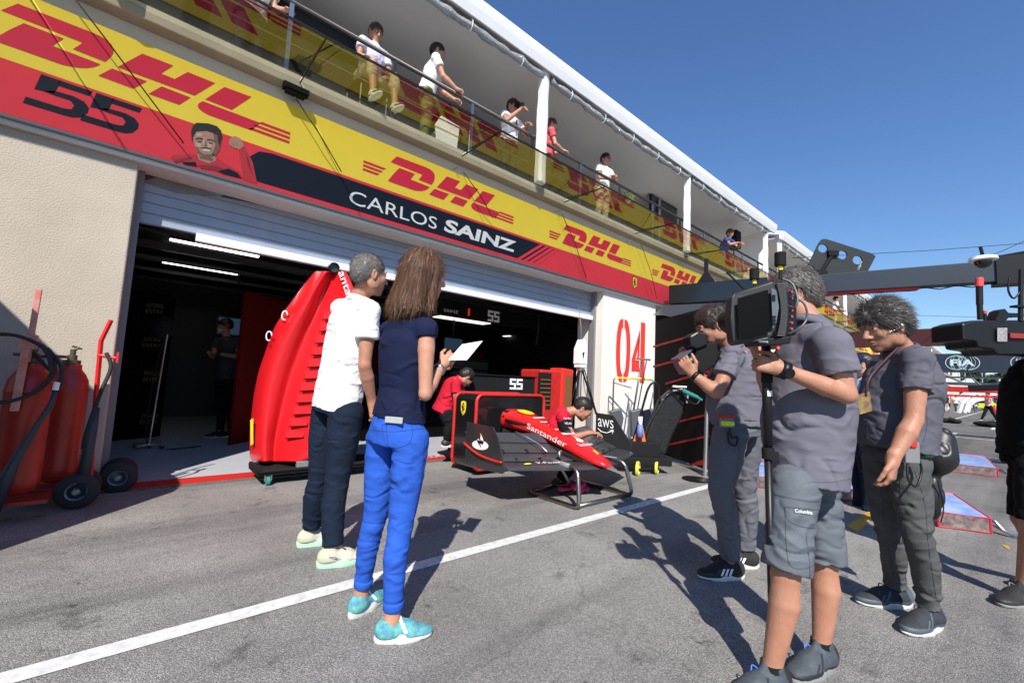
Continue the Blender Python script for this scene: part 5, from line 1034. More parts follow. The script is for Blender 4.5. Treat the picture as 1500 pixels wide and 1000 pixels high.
def folds(amp, fr=(16, 16, 34), seed=1, extra=()):
    """cloth creases: thin valleys along noise zero-crossings, soft drape, local gathers (centre, radius, axis, amplitude, frequency)"""
    def fn(v):
        wv = v + .035 * np.stack([vnoise(v * 8, seed + 5), vnoise(v * 8, seed + 6), vnoise(v * 8, seed + 7)], 1)
        R1 = np.array([[.82, .3, .48], [-.37, .93, .05], [-.43, -.22, .87]]); w2 = wv @ R1.T
        n1 = vnoise(wv * npa(fr) * .55, seed); n2 = vnoise(w2 * npa(fr) * 1.15, seed + 1); n3 = vnoise(v * 4, seed + 2)
        m1 = np.clip(.55 + .9 * vnoise(v * 5, seed + 9), 0, 1); m2 = np.clip(.4 + 1. * vnoise(v * 6, seed + 10), 0, 1)
        d = amp * (.35 * n3 + .35 * n1 - 1.35 * np.exp(-(n1 / .13) ** 2) * m1 - .75 * np.exp(-(n2 / .15) ** 2) * m2)
        for c, r, ax, am, fq in extra:
            q_ = v - npa(c); wgt = np.exp(-(q_ * q_).sum(1) / r ** 2); t = q_ @ unit(ax) + .045 * vnoise(v * 7, seed + 3) + .015 * vnoise(v * 19, seed + 8); d = d + am * wgt * (.45 + .7 * vnoise(v * 8, seed + 4)) * (1 - 2 * np.abs(np.sin(t * fq * math.pi)) ** .6)
        return d
    return fn
# ------------------------------------------------------------------ people
SHDK = mat('shoe_overlay_dark', (.02, .021, .024), .6)
def skinm(name, c): return mat(name, c, .48, vary=.3, vs=16, col2=(c[0] * .82, c[1] * .70, c[2] * .66), bump=.5, bs=170, bd=.003, sss=.06, spec=.35)
SK_TAN = skinm("skin_tanned", (.42, .215, .14)); SK_FAIR = skinm("skin_fair", (.52, .30, .21)); SK_MID = skinm("skin_mid", (.50, .27, .18))
def cloth(name, c, rough=.85, v=.12, vs=9, bs=900): return mat(name, c, rough, vary=v, vs=vs, bump=.8, bs=7.5, bd=.02, spec=.12, ridged=True, stretch=(1, 1, 1.5))
def frame_from(look, up=(0, 0, 1)):
    f = unit(look); r = unit(np.cross(f, up)); u = np.cross(r, f); return np.array([r, f, u])   # rows right, forward, up
def head_sdf(S, c, A, s=1.0, fem=0, nose=1.0):
    """head about c (centre between the ears); rows of A: right, forward, up"""
    def w(x, y, z): return c + (npa((x, y, z)) * s) @ A
    def E(x, y, z, rx, ry, rz, k=.02, mode='+', B=None): S.ell(w(x, y, z), npa((rx, ry, rz)) * s, A if B is None else B, k, mode)
    E(0, -.012, .032, .0755, .093, .088); E(0, .028, -.015, .062, .066, .085, .03)
    E(0, .042, -.062, .047 if not fem else .041, .044, .043, .03); E(0, .071, -.092, .02, .017, .018, .02)     # jaw and chin
    for sx in (-1, 1):
        E(sx * .040, .062, -.018, .022, .024, .022, .02); E(sx * .058, -.0, -.055, .016, .034, .034, .03)        # cheeks, jaw angle
        E(sx * .031, .100, .014, .016, .016, .011, .012, '-')                                                   # sockets
        E(sx * .031, .081, .013, .0125, .0125, .0125, .004)
        S.cone(w(sx * .012, .092, .031), w(sx * .045, .082, .030), .0085 * s, .006 * s, .012)                    # brow
        B = frame_from(A[1] * .9 + A[0] * sx * .35, A[2]); S.ell(w(sx * .079, -.008, .0), npa((.009, .018, .032)) * s, B, .006); S.ell(w(sx * .085, -.003, .0), npa((.006, .009, .02)) * s, B, .004, '-'); S.ell(w(sx * .077, -.004, -.026), npa((.008, .009, .011)) * s, B, .006)
    S.cone(w(0, .088, .022), w(0, .113 * nose, -.022), .0085 * s, .0125 * s, .01)
    for sx in (-1, 1): E(sx * .012, .098, -.028, .0085, .0105, .0075, .006)
    E(0, .090, -.052, .021, .012, .0055, .005); E(0, .089, -.064, .019, .011, .006, .005); E(0, .104, -.058, .022, .008, .0018, .003, '-')
def hand_sdf(S, wr, d, n, side, curl=.5, s=1., thumb=.5, spread=.06, curls=None):
    """wr wrist, d finger direction, n palm-facing direction, side +1 right hand, -1 left hand"""
    d = unit(d); n = unit(n - d * np.dot(n, d)); t = np.cross(d, n) * side   # towards the thumb
    S.cone(wr - d * .02 * s, wr + d * .02 * s, .026 * s, .026 * s, .015)
    for u in (-.026, -.009, .009, .026): S.cone(wr + d * .015 * s + t * u * .55 * s, wr + d * .088 * s + t * u * s, .0165 * s, .0135 * s, .012)
    for i, (u, L_) in enumerate(((.029, .072), (.0098, .080), (-.0098, .074), (-.028, .058))):
        cv = (curls[i] if curls else curl * (1 + .12 * i)); p = wr + d * .09 * s + t * u * s; dr = unit(d + t * u * spread * 20); ang = cv * .75; r = .0088 * s
        for seg_ in (.45, .31, .24):
            dd = dr * math.cos(ang) + n * math.sin(ang); q_ = p + dd * L_ * seg_ * s; S.cone(p, q_, r, r * .92, .0035); p = q_; r *= .93; ang += cv
    p = wr + d * .025 * s + t * .027 * s; dd = unit(d * .75 + t * .75 + n * .35 * thumb); q_ = p + dd * .045 * s; S.cone(p, q_, .0145 * s, .0115 * s, .012)
    d2 = unit(d * 1.0 + t * (.35 - .5 * thumb) + n * .7 * thumb); r_ = q_ + d2 * .034 * s; S.cone(q_, r_, .0112 * s, .0102 * s, .004); S.cone(r_, r_ + unit(d2 + n * .25 * thumb) * .026 * s, .0102 * s, .0085 * s, .004)
def limb(S, a, b, ra, rb, bulge=0, off=None, k=.02):
    a, b = npa(a), npa(b)
    if bulge: m_ = a + (b - a) * .32 + (npa(off) if off is not None else 0); S.cone(a, m_, ra, bulge, k); S.cone(m_, b, bulge, rb, .005)
    else: S.cone(a, b, ra, rb, k)
def shoe(parent, ank, toe, s, up, sole, name="shoe", sole_h=.028, low=True, trim=None, laces=None, zg=0.0, sockm=None):
    """shoe under ankle joint ank pointing along toe (horizontal)"""
    t = unit(npa((toe[0], toe[1], 0))); r = npa((t[1], -t[0], 0)); g = npa((ank[0], ank[1], zg)); S = SDF(.005)
    lift = ank[2] - zg
    S.ell(g - t * .035 * s + UP * .055 * s, (.037 * s, .045 * s, .048 * s), np.array([r, t, UP]), .03); S.cone(g - t * .02 * s + UP * .045 * s, g + t * .08 * s + UP * .045 * s, .040 * s, .044 * s, .03)
    S.ell(g + t * .125 * s + UP * .028 * s, (.047 * s, .082 * s, .031 * s), np.array([r, t, UP]), .035); S.cone(g + UP * .06 * s, g - t * .004 * s + UP * .098 * s, .041 * s, .039 * s, .02)
    S.cone(g + UP * .05 * s, g + t * .055 * s + UP * .060 * s, .035 * s, .027 * s, .025); S.cone(g + t * .052 * s + UP * .078 * s, g + t * .030 * s + UP * .112 * s, .014 * s, .012 * s, .012)
    S.ell(g - t * .006 * s + UP * .115 * s, (.031 * s, .040 * s, .03 * s), np.array([r, t, UP]), .004, '-'); S.cut(g + UP * sole_h * .7, -UP)
    v, f = S.mesh(); v = smooth_mesh(v, f, 1); fc = v[f].mean(1) - g; uu, zz, ww = fc @ t / s, fc[:, 2] / s, np.abs(fc @ r) / s
    mi = np.where((zz < .040) & (name != 'slip_on_shoe'), 1, 0); mi = np.where((uu < -.035 + .3 * (zz - .05)) & (name != 'slip_on_shoe'), 1, mi); mi = np.where((np.abs(uu - .045 - (.09 - zz) * .9) < .006) & (zz < .085) & (name != 'slip_on_shoe'), 1, mi); mi = np.where((np.abs(uu - .085 - (.07 - zz) * .9) < .005) & (zz < .065) & (name != 'slip_on_shoe'), 1, mi)
    mi = np.where((name == 'slip_on_shoe') & (np.abs(uu - .05 - (.085 - zz) * .6) < .008) & (zz > .05), 1, mi)
    o = mesh(name, v, f, [up, trim or SHDK], parent, smooth=True, mi=mi)
    b = MB(); prof = []
    for a in np.linspace(0, 2 * math.pi, 37)[:-1]:
        c_, s2 = math.cos(a), math.sin(a); L_ = .155 if c_ > 0 else .125; w_ = (.050 if c_ > 0 else .041) * (1 - .10 * c_ * c_); prof.append((c_ * L_ * s + .045 * s, abs(s2) ** .85 * (1 if s2 > 0 else -1) * w_ * s))
    n_ = len(prof); rings = []
    for z_, e in ((.0, .95), (.006, 1.0), (sole_h * .6, 1.03), (sole_h, 1.0), (sole_h + .008, .96)): rings.append([g + t * (u if abs(u) < .16 else u * (1)) * e + r * v_ * e + UP * (z_ + (.012 if u > .15 * s and z_ < .005 else 0)) for u, v_ in prof])
    b.add([p for rg_ in rings for p in rg_], [(i * n_ + k, i * n_ + (k + 1) % n_, (i + 1) * n_ + (k + 1) % n_, (i + 1) * n_ + k) for i in range(4) for k in range(n_)] + [tuple(range(n_))[::-1], tuple(4 * n_ + k for k in range(n_))])
    b.build("sole", sole, o, smooth='auto')
    if laces is not None:
        b = MB()
        for k in range(4): p0 = g + t * (.05 + .018 * k) * s + UP * (.088 - .009 * k) * s; b.tube([p0 - r * .026 * s - UP * .008, p0 + UP * .004, p0 + r * .026 * s - UP * .008], .0035, 5)
        b.tube(curve([g + t * .05 * s + UP * .09 * s, g + t * .06 * s + r * .03 + UP * .098 * s, g + t * .075 * s + r * .02 + UP * .08 * s], 5), .003, 5); b.build("laces", laces, o, smooth=True)
    return o
def hair_strands(parent, S_pts, flow, n, L_, m, width=.0016, seed=0, name="hair_strands", droop=.0, jitter=.35):
    """thin tapering ribbons rooted on surface points; flow(p) gives direction"""
    rng = np.random.RandomState(seed); v, nr = S_pts; k = rng.choice(len(v), n); b_v = []; b_f = []; st_ = 5
    for i in k:
        p = v[i] + nr[i] * rng.uniform(-.004, .004); d = unit(flow(p, nr[i]) + rng.normal(0, jitter, 3)); LL = L_ * rng.uniform(.6, 1.25); cur = rng.normal(0, .25, 3); base = len(b_v)
        sd = unit(np.cross(d, nr[i] + rng.normal(0, .3, 3)))
        for j in range(st_ + 1):
            w_ = width * (1 - (j / st_) ** 2 * .9); b_v.append(p - sd * w_); b_v.append(p + sd * w_); d = unit(d + cur / st_ + npa((0, 0, -droop / st_)) + nr[i] * .05); p = p + d * LL / st_
        b_f += [(base + 2 * j, base + 2 * j + 1, base + 2 * j + 3, base + 2 * j + 2) for j in range(st_)]
    return mesh(name, np.array(b_v), np.array(b_f), m, parent, smooth=True)
def hairmat(name, c, c2): 
    m = mat(name, c, .45, vary=.5, vs=28, col2=tuple(.45 * a + .55 * b for a, b in zip(c, c2)), stretch=(1, 1, .25), bump=.3, bs=120, bd=.003, spec=.4); return m
def shorthair(root_, c, A, s, m, look_back=True, h=.0045, front=.045, side=.0, volume=.009, strands=900, L_=.02, nape=-.05, seed=1, name="hair", part_back=0.5, lift=.12):
    S = SDF(h)
    def w(x, y, z): return c + (npa((x, y, z)) * s) @ A
    S.ell(w(0, -.016, .038), npa((.0765 + volume, .094 + volume, .088 + volume)) * s, A, .01); S.ell(w(0, -.045, -.0), npa((.068 + volume * .6, .058 + volume, .062)) * s, A, .02)
    S.ell(w(0, .103, -.010), npa((.075, .062, .062)) * s, A, .01, '-'); S.cut(w(0, .03, -.012), (A[1] * .55 + A[2] * -.8)); S.cut(w(0, 0, nape), -A[2])
    for sx in (-1, 1): S.ell(w(sx * .085, .0, -.006), npa((.02, .024, .035)) * s, A, .004, '-')
    def fo(v): return .004 * vnoise(v * npa((45, 45, 45)), seed) * (volume / .012) ** 1.5 + .0008 * vnoise(v * 150, seed + 1)
    v, f = S.mesh(); v = smooth_mesh(v, f, 1); n = vnormals(v, f); v = v + n * fo(v)[:, None]; o = mesh(name, v, f, m, root_, smooth=True)
    up_ = A[2]; bk = -A[1]
    def flow(p, nn):
        d_ = bk * part_back + up_ * (-.45) + unit(np.cross(nn, up_) + 1e-6) * .15; d_ = d_ - nn * np.dot(d_, nn); return unit(d_) + nn * lift
    if strands: hair_strands(o, (v, n), flow, strands, L_, m, .0011, seed=seed, jitter=.16)
    return o
def eyes(root_, c, A, s):
    def w(x, y, z): return c + (npa((x, y, z)) * s) @ A
    for sx in (-1, 1):
        b = MB(); b.cur = 0; b.ell(w(sx * .031, .0815, .013), npa((.0118,) * 3) * s, 12, 8); b.cur = 1; b.ell(w(sx * .031, .0893, .013), npa((.0055,) * 3) * s, 10, 6); b.build("eye", [mat("eye_white", (.6, .58, .55), .2), mat("eye_dark", (.02, .012, .008), .15)], root_, smooth=True)
        b = MB(); b.tube([w(sx * .014, .0955, .033), w(sx * .03, .0965, .038), w(sx * .048, .086, .033)], [.0025 * s, .0035 * s, .0018 * s], 6); b.build("eyebrow", mat("brow_hair", (.03, .02, .015), .7), root_, smooth=True)
def person(label, base, group=None):
    return root("person", (base[0], base[1], base[2] if len(base) > 2 else 0), label, "person", group)
def collar(root_, c, n, r, m, right, h=.03):
    n = unit(n); a = unit(np.cross(n, right)); rt = np.cross(a, n); b = MB(); ng = 24; rings = []
    for (dr, dz) in ((.0, 0), (.004, h * .7), (.010, h), (.022, h * .45), (.028, h * .1), (.022, -.004)):
        rings.append([c + (rt * math.cos(x) * (r + dr) + a * math.sin(x) * (r + dr) * .95) + n * dz for x in np.linspace(0, 2 * math.pi, ng + 1)[:-1]])
    b.add([p for q_ in rings for p in q_], [(i * ng + k, i * ng + (k + 1) % ng, (i + 1) * ng + (k + 1) % ng, (i + 1) * ng + k) for i in range(5) for k in range(ng)])
    return b.build("collar", m, root_, smooth=True)
def body_std(J, s=1., skin=None, root_=None, h=.006, fem=0, head=True, hands=None, name="body", arms=True, legs=True, eye=True, torso=True):
    """J: dict of joints (pelvis waist chest neck head look rsh rel rwr lsh lel lwr rhip rkn ran lhip lkn lan rt)"""
    S = SDF(h); rt = unit(J['rt']); g = lambda n_: npa(J[n_])
    if torso:
        S.tube([(g('pelvis'), rt, .145 * s, .095 * s), (g('waist'), rt, .125 * s, .085 * s), (g('chest'), rt, .15 * s, .10 * s), (g('neck') - unit(g('neck') - g('chest')) * .06 * s, rt, .115 * s, .07 * s)], .03)
        S.cone(g('neck') - unit(g('head') - g('neck')) * .025, g('head') - unit(g('head') - g('neck')) * .02, (.057 - .01 * fem) * s, (.052 - .009 * fem) * s, .03)
    A = frame_from(J['look'], J.get('hup', (0, 0, 1)))
    if head: head_sdf(S, g('head'), A, J.get('hs', 1.) * s, fem)
    for p_, sd in (('r', 1), ('l', -1)):
        if p_ + 'el' in J and arms:
            sh, el, wr = g(p_ + 'sh'), g(p_ + 'el'), g(p_ + 'wr'); f_ = 1 - .15 * fem
            if torso: S.cone(g('neck') - UP * .055 * s, sh, .040 * s * f_, .044 * s * f_, .03)
            limb(S, sh, el, .049 * s * f_, .035 * s * f_, .047 * s * f_, k=.012); limb(S, el, wr, .036 * s * f_, .0245 * s * f_, .040 * s * f_, k=.012)
            if hands and p_ in hands: hd = hands[p_]; hand_sdf(S, wr, npa(hd[0]), npa(hd[1]), sd, *hd[2:3], s=.96 * s * (1 - .1 * fem), thumb=hd[3] if len(hd) > 3 else .5, curls=hd[4] if len(hd) > 4 else None)
        if p_ + 'kn' in J and legs:
            hp_, kn, an = g(p_ + 'hip'), g(p_ + 'kn'), g(p_ + 'an'); lk = J.get('legk', 1.); limb(S, hp_, kn, .078 * s * lk, .052 * s * lk, .072 * s * lk)
            bk = -A[1] * .012; limb(S, kn, an, .052 * s * lk, .034 * s, .056 * s * lk * (1 - .1 * fem), off=bk); S.cone(an, an - UP * .04, .034 * s, .036 * s, .02)
    o = surf(S, name, skin, root_, None, 1)
    if head and eye: eyes(o, g('head'), A, J.get('hs', 1.) * s)
    return o, A
def shirt(J, m, root_, s=1., off=.018, sleeve=.55, hem=.0, h=.007, amp=.006, seed=1, name="polo_shirt", fr=(9, 9, 20), extra=(), belly=0, wid=1., dep=1., fem=0, hemdir=None, sleeve_r=0.):
    S = SDF(h); rt = unit(J['rt']); g = lambda n_: npa(J[n_]); dn = unit(g('pelvis') - g('waist')) if hemdir is None else unit(hemdir); fw = unit(np.cross(UP, rt))
    st_ = [(g('pelvis') + dn * max(hem + .05, .05), rt, (.182 * wid) * s + off * .8, .118 * s * dep + off * .8), (g('pelvis'), rt, .172 * s * wid + off * .8, .115 * s * dep + off * .8), (g('waist') + fw * belly * .3, rt, (.133 - .012 * fem) * s * wid + off + belly * .4, (.098 - .006 * fem) * s * dep + off + belly), (g('chest'), rt, .155 * s * wid + off, .112 * s * dep + off), (g('neck') - unit(g('neck') - g('chest')) * .07 * s, rt, .125 * s + off * .6, .078 * s + off * .6)]
    S.tube(st_, .03, 2.2); nk = unit(g('head') - g('neck'))
    for p_ in 'rl':
        if p_ + 'el' not in J: continue
        sh, el = g(p_ + 'sh'), g(p_ + 'el'); d_ = unit(el - sh); f_ = 1 - .12 * fem; S.cone(g('neck') - UP * .055 * s, sh, .051 * s * f_ + off * .8, .050 * s * f_ + off * .85, .03)
        e_ = sh + (el - sh) * min(sleeve, 1.); S.cone(sh, e_, .050 * s * f_ + off * .7, .048 * s * f_ + off * 1.0 + sleeve_r, .012, cap=sleeve < 1)
    S.cone(g('neck') - nk * .06, g('neck') - nk * .01, .062 * s + off * .3, .056 * s + off * .25, .02)
    S.cone(g('neck') + nk * .070, g('neck') + nk * .2, .058 * s, .074 * s, .0, '-'); S.cut(g('pelvis') + dn * hem, dn)
    v, f = S.mesh(); v = smooth_mesh(v, f, 2)
    n = vnormals(v, f); v = v + n * folds(amp, fr, seed, extra)(v)[:, None]
    return mesh(name, v, f, m, root_, smooth=True)
def trousers(J, m, root_, s=1., off=.02, end=.93, h=.007, amp=.006, seed=2, name="trousers", slim=0, flare=0., knee_amp=.006, top=.06, wid=1., calf=1., extra=(), seat=.0):
    """end: how far below the knee the legs reach, as a fraction of the shin; negative values stop on the thigh"""
    S = SDF(h); rt = unit(J['rt']); g = lambda n_: npa(J[n_]); up_ = unit(g('waist') - g('pelvis')); ex = list(extra); fw = unit(np.cross(UP, rt))
    S.tube([(g('pelvis') - up_ * .05, rt, .150 * s * wid + off * .5, .108 * s + off * .5 + seat), (g('pelvis') + up_ * .0, rt, .150 * s * wid + off * .6, .105 * s + off * .5 + seat), (g('pelvis') + up_ * (top + .04), rt, .128 * s * wid + off * .5, .088 * s + off * .5)], .04, 2.3)
    for p_ in 'rl':
        hp_, kn, an = g(p_ + 'hip'), g(p_ + 'kn'), g(p_ + 'an'); S.cone(hp_, hp_ + (kn - hp_) * .4, .083 * s * wid + off, .077 * s * wid + off, .02)
        if end > 0:
            S.cone(hp_ + (kn - hp_) * .4, kn, .077 * s * wid + off, .055 * s + off * .8, .005); e_ = kn + (an - kn) * end; bk = -fw * .014; S.cone(kn, kn + (an - kn) * .35 + bk, .055 * s + off * .8, .055 * s * calf + off * .75, .005); S.cone(kn + (an - kn) * .35 + bk, e_, .055 * s * calf + off * .75, (.040 + flare) * s + off * (.8 - .4 * slim), .005, cap=True)
            ex.append((kn, .11, an - hp_, knee_amp, 13)); ex.append((e_ - (an - kn) * .06, .10, an - kn, knee_amp * .9, 15))
        else:
            e_ = hp_ + (kn - hp_) * (1 + end); S.cone(hp_ + (kn - hp_) * .4, e_, .077 * s * wid + off, .068 * s + off * 1.4 + flare, .006, cap=True)
        ex.append((hp_ - UP * .06, .13, (kn - hp_) + rt * .1, knee_amp * .8, 11))
    S.cut(g('pelvis') + up_ * top, up_)
    v, f = S.mesh(); v = smooth_mesh(v, f, 2)
    n = vnormals(v, f); v = v + n * folds(amp, (10, 10, 22), seed, ex)(v)[:, None]
    return mesh(name, v, f, m, root_, smooth=True)

from mathutils.bvhtree import BVHTree
_bv = {}
def bvh(o):
    if o.name not in _bv: me = o.data; _bv[o.name] = BVHTree.FromPolygons([v.co for v in me.vertices], [tuple(p.vertices) for p in me.polygons])
    return _bv[o.name]
def hit(o, px, py):
    r = Vector(ray(px, py)).normalized(); h = bvh(o).ray_cast(Vector((0, 0, H)), r); return (npa(h[0]), npa(h[1])) if h[0] is not None else None
def stitch(o, pts, m, r=.0016, name="seam", n=10, up=.0006):
    """a sewn seam lying on a garment: pixel polyline cast onto its surface"""
    cc = curve([npa((x, y, 0)) for x, y in pts], n); out = []
    for c in cc:
        h = hit(o, c[0], c[1])
        if h is not None and (not out or np.linalg.norm(h[0] - out[-1]) < .05): out.append(h[0] + h[1] * (up if np.dot(h[1], ray(c[0], c[1])) < 0 else -up))
    if len(out) > 3: b = MB(); b.tube(out, r, 5); b.build(name, m, o, smooth=True)
def sticker(o, txt, p0, p1, hpx, m, name="lettering", lift=.004):
    """lettering lying on a surface between two pixels"""
    a, b_ = hit(o, *p0), hit(o, *p1)
    if a is None or b_ is None: return
    u = b_[0] - a[0]; nrm = unit(a[1] + b_[1]); nrm = nrm if np.dot(nrm, ray(*p0)) < 0 else -nrm; uy = unit(np.cross(nrm, u)); L_ = np.linalg.norm(u); text(name, txt, a[0] + nrm * lift, unit(u), uy, m, o, w=L_, h=hpx)
# ================================================================== the people
def dd(px, py): return float(np.dot(G(px, py), FH))
def JT(D, look, rt, hs=1., **k):
    """joints given as pixel x, y and distance offset from D"""
    J = {n: V(v[0], v[1], D + (v[2] if len(v) > 2 else 0)) for n, v in k.items()}; J['look'] = look; J['rt'] = rt; J['hs'] = hs; return J
def ankle_fix(J, fr, fl, z=.085):       # put ankles above their ground points
    for n, f_ in (('ran', fr), ('lan', fl)): g_ = G(*f_); J[n] = npa((g_[0], g_[1], z))
TROU = cloth("denim_navy", (.010, .017, .034)); JEANB = cloth("jeans_bright_blue", (.028, .105, .50), v=.25, vs=6); POLOW = cloth("white_cotton", (.78, .78, .80), v=.03); NAVYK = cloth("navy_knit", (.010, .014, .042), v=.1, bs=500)
POLOG = cloth("grey_polo_cotton", (.135, .132, .165), v=.1); POLOD = cloth("charcoal_polo_cotton", (.095, .094, .118), v=.1); SLATE = cloth("slate_nylon", (.11, .125, .145), .6, v=.1); GREYT = cloth("grey_trouser_cloth", (.12, .125, .15), .7, v=.12); GREYJ = cloth("washed_grey_denim", (.095, .097, .10), v=.35, vs=5); BLKC = cloth("black_cotton", (.006, .006, .007), v=.1)
SOLEW = mat("sole_white", (.70, .70, .68), .6, vary=.2, vs=30); SOLEG = mat("sole_mint", (.42, .68, .48), .6)
def shoe_trim(m, z0=.04, z1=.075):
    def fn(o, g, t, r, s): pass
    return fn
# ---------------------------------------------------------------- woman in blue jeans
D = dd(575, 922); look = unit(RT * .80 + FH * .62 - UP * .08); rt = unit(RT * .80 - FH * .60)
TIEX = 0
Jw = JT(D, look, rt, 1.02, head=(622, 404, -.02), neck=(604, 459), chest=(596, 505), waist=(590, 572), pelvis=(579, 634), rsh=(625, 482, -.10), rel=(623, 577, -.12), rwr=(647, 535, .08), lsh=(570, 484, .12), lel=(580, 570, .30), lwr=(640, 540, .24), rhip=(603, 646, -.05), lhip=(562, 645, .06), rkn=(587, 768, -.06), lkn=(551, 752, .08), ran=(573, 905, 0), lan=(530, 868, 0))
ankle_fix(Jw, (572, 937), (527, 897), .085)
wo = person("brown-haired woman in a sleeveless navy top and bright blue jeans holding a paper sheet", G(560, 920))
hd = (RT * .55 + UP * .6 + FH * .45, FH * .2 - RT * .6 + UP * .2)
Jw['legk'] = .9; body_std(Jw, .93, SK_MID, wo, .005, 1, hands={'r': (hd[0], -RT * .3 + FH * .9 + UP * .1, .9, .8), 'l': (RT * .8 + UP * .25 - FH * .1, UP * .7 - FH * .6, .6, .7)})
Jt = dict(Jw)
ws = shirt({k: v for k, v in Jt.items()}, NAVYK, wo, .93, .012, .13, -.065, .006, .006, 11, "sleeveless_top", fr=(6, 6, 14), fem=1, wid=.98, extra=[(V(590, 590, D - .1), .12, UP + RT * .4, .006, 14)])
wj = trousers(Jw, JEANB, wo, .93, .007, .90, .006, .0035, 12, "jeans", slim=1, knee_amp=.005, wid=.98, top=.10, calf=.92, extra=[(Jw['rkn'] - UP * .12, .10, UP, .003, 26), (Jw['lkn'] - UP * .12, .10, UP, .003, 26), (Jw['rhip'] - UP * .1, .12, UP + RT * .3, .004, 20)])
# rolled cuffs, pocket and belt label
for a_ in 'rl':
    kn_, an_ = Jw[a_ + 'kn'], Jw[a_ + 'an']; e_ = kn_ + (an_ - kn_) * .89; ax_ = unit(an_ - kn_); b = MB(); b.tube([e_ - ax_ * .035, e_ - ax_ * .03, e_ + ax_ * .0, e_ + ax_ * .004], [.042, .0455, .0435, .040], 24); b.build("trouser_cuff", JEANB, wo, smooth=True)
fwv = unit(np.cross(UP, rt)); bkp = Jw['pelvis'] - fwv * .127
b = MB(); q_ = V(577, 615, D - .122); b.obox(q_, unit(RT * .95 - FH * .3) * .045, FH * .006, UP * .014); b.build("belt_label", mat("grey_label", (.35, .36, .36), .6), wo, bevel=.003)
TIED = mat("tie_dye_canvas", (.02, .09, .36), .8, vary=1, vs=26, col2=(.16, .50, .30), bump=.3, bs=500, bd=.001)
tdr = G(635, 928) - G(553, 938); tdl = G(552, 878) - G(512, 903)
for an_, td in ((Jw['ran'], tdr), (Jw['lan'], tdl)):
    o = shoe(wo, an_, td, .88, TIED, SOLEW, "slip_on_shoe", .032, trim=WHITE)
# long hair
A = frame_from(look); hc = Jw['head']; hm = hairmat("brown_hair", (.125, .06, .032), (.04, .018, .010)); hs_ = .95
def hw(x, y, z): return hc + (npa((x, y, z)) * hs_) @ A
S = SDF(.005); S.ell(hw(0, -.016, .040), (.086, .104, .096), A, .02); S.ell(hw(0, .108, -.02), (.062, .055, .085), A, .01, '-')
nkp = Jw['neck']
for x, y, z, x2, y2, z2, r0, r1 in ((-.055, -.045, .0, -.105, -.08, -.165, .050, .034), (.055, -.045, .0, .065, -.055, -.16, .050, .032), (0, -.07, .0, -.02, -.105, -.17, .055, .038), (-.03, -.06, 0, -.07, -.105, -.17, .05, .036), (.03, -.06, 0, .03, -.095, -.165, .05, .034), (.066, .015, .02, .074, .02, -.15, .026, .020), (-.066, .015, .02, -.095, -.01, -.155, .028, .022)):
    S.cone(hw(x, y, z), hw(x2, y2, z2), r0, r1, .03)
v, f = S.mesh(); v = smooth_mesh(v, f, 2); n = vnormals(v, f)
loc = (v - hc) @ A.T; ang = np.arctan2(loc[:, 0], loc[:, 1]); st_n = np.stack([ang * 9, loc[:, 2] * 5, loc[:, 1] * 3], 1)
v = v + n * (.005 * vnoise(st_n * 1.6, 3) + .003 * vnoise(st_n * 4, 4))[:, None]
ho = mesh("hair", v, f, hm, wo, smooth=True); loc2 = (v - hc) @ A.T; n = vnormals(v, f)
def wflow(p, nn):
    l = A @ (p - hc); side = np.array([l[0], l[1] * .6, 0]) @ A; d_ = -UP * 1.0 + unit(side + 1e-6) * (.55 if l[2] > .03 else .12) - A[1] * (.25 if l[2] > 0 else .05); return d_ - nn * np.dot(d_, nn)
keep = ~((loc2[:, 1] > .055) & (loc2[:, 2] < .04))
hair_strands(ho, (v[keep], n[keep]), wflow, 5000, .07, hm, .0005, 5, jitter=.03, droop=.3)
tipm = loc2[:, 2] < -.13
hair_strands(ho, (v[tipm], n[tipm]), lambda p, nn: -UP * 1. + nn * .15, 900, .03, mat("brown_hair_tips", (.24, .13, .07), .45, vary=.4, vs=60), .0006, 6, jitter=.08)
# paper in her hand
b = MB(); pc = [V(657, 523, D + .06), V(684, 499, D + .26), V(706.5, 500, D + .12), V(690, 521, D - .04)]
pc = [V(656, 527, D + .05), V(677, 504, D + .25), V(707, 499, D + .20), V(684, 527, D - .0)]
b.add(pc, [(0, 1, 2, 3)]); o = b.build("paper_sheet", mat("paper", (.82, .82, .82), .7)); o.modifiers.new("t", 'SOLIDIFY').thickness = .001; tag(o, "white sheet of paper held up by the woman in blue jeans", "paper")
b = MB(); ax_ = unit(Jw['rwr'] - Jw['rel']); b.tube([Jw['rwr'] - ax_ * .05, Jw['rwr'] - ax_ * .035], .031, 20); b.build("bracelet", STEEL, wo, smooth=True)
# ---------------------------------------------------------------- man in white polo
D = dd(478, 815); look = unit(RT * .72 + FH * .70 - UP * .02); rt = unit(RT * .72 - FH * .70)
Jm = JT(D, look, rt, 1.04, head=(541, 404, -.03), neck=(526, 437), chest=(516, 475), waist=(503, 540), pelvis=(492, 592), rsh=(541, 455, -.14), rel=(534, 535, -.16), rwr=(545, 588, -.05), lsh=(500, 452, .16), lel=(498, 530, .3), lwr=(520, 560, .4), rhip=(507, 605, -.07), lhip=(480, 602, .08), rkn=(494, 705, -.08), lkn=(469, 700, .1))
ankle_fix(Jm, (485, 828), (454, 798), .09)
mn = person("grey-haired man in a white polo shirt and dark jeans seen from behind", G(470, 815))
Jm['legk'] = .85; body_std(Jm, 1.04, SK_TAN, mn, .0055, 0, hands={'r': (-UP * .9 + RT * .3, -RT * .5 + FH * .6, .6), 'l': (RT * .8 + UP * .1, -UP, .6)})
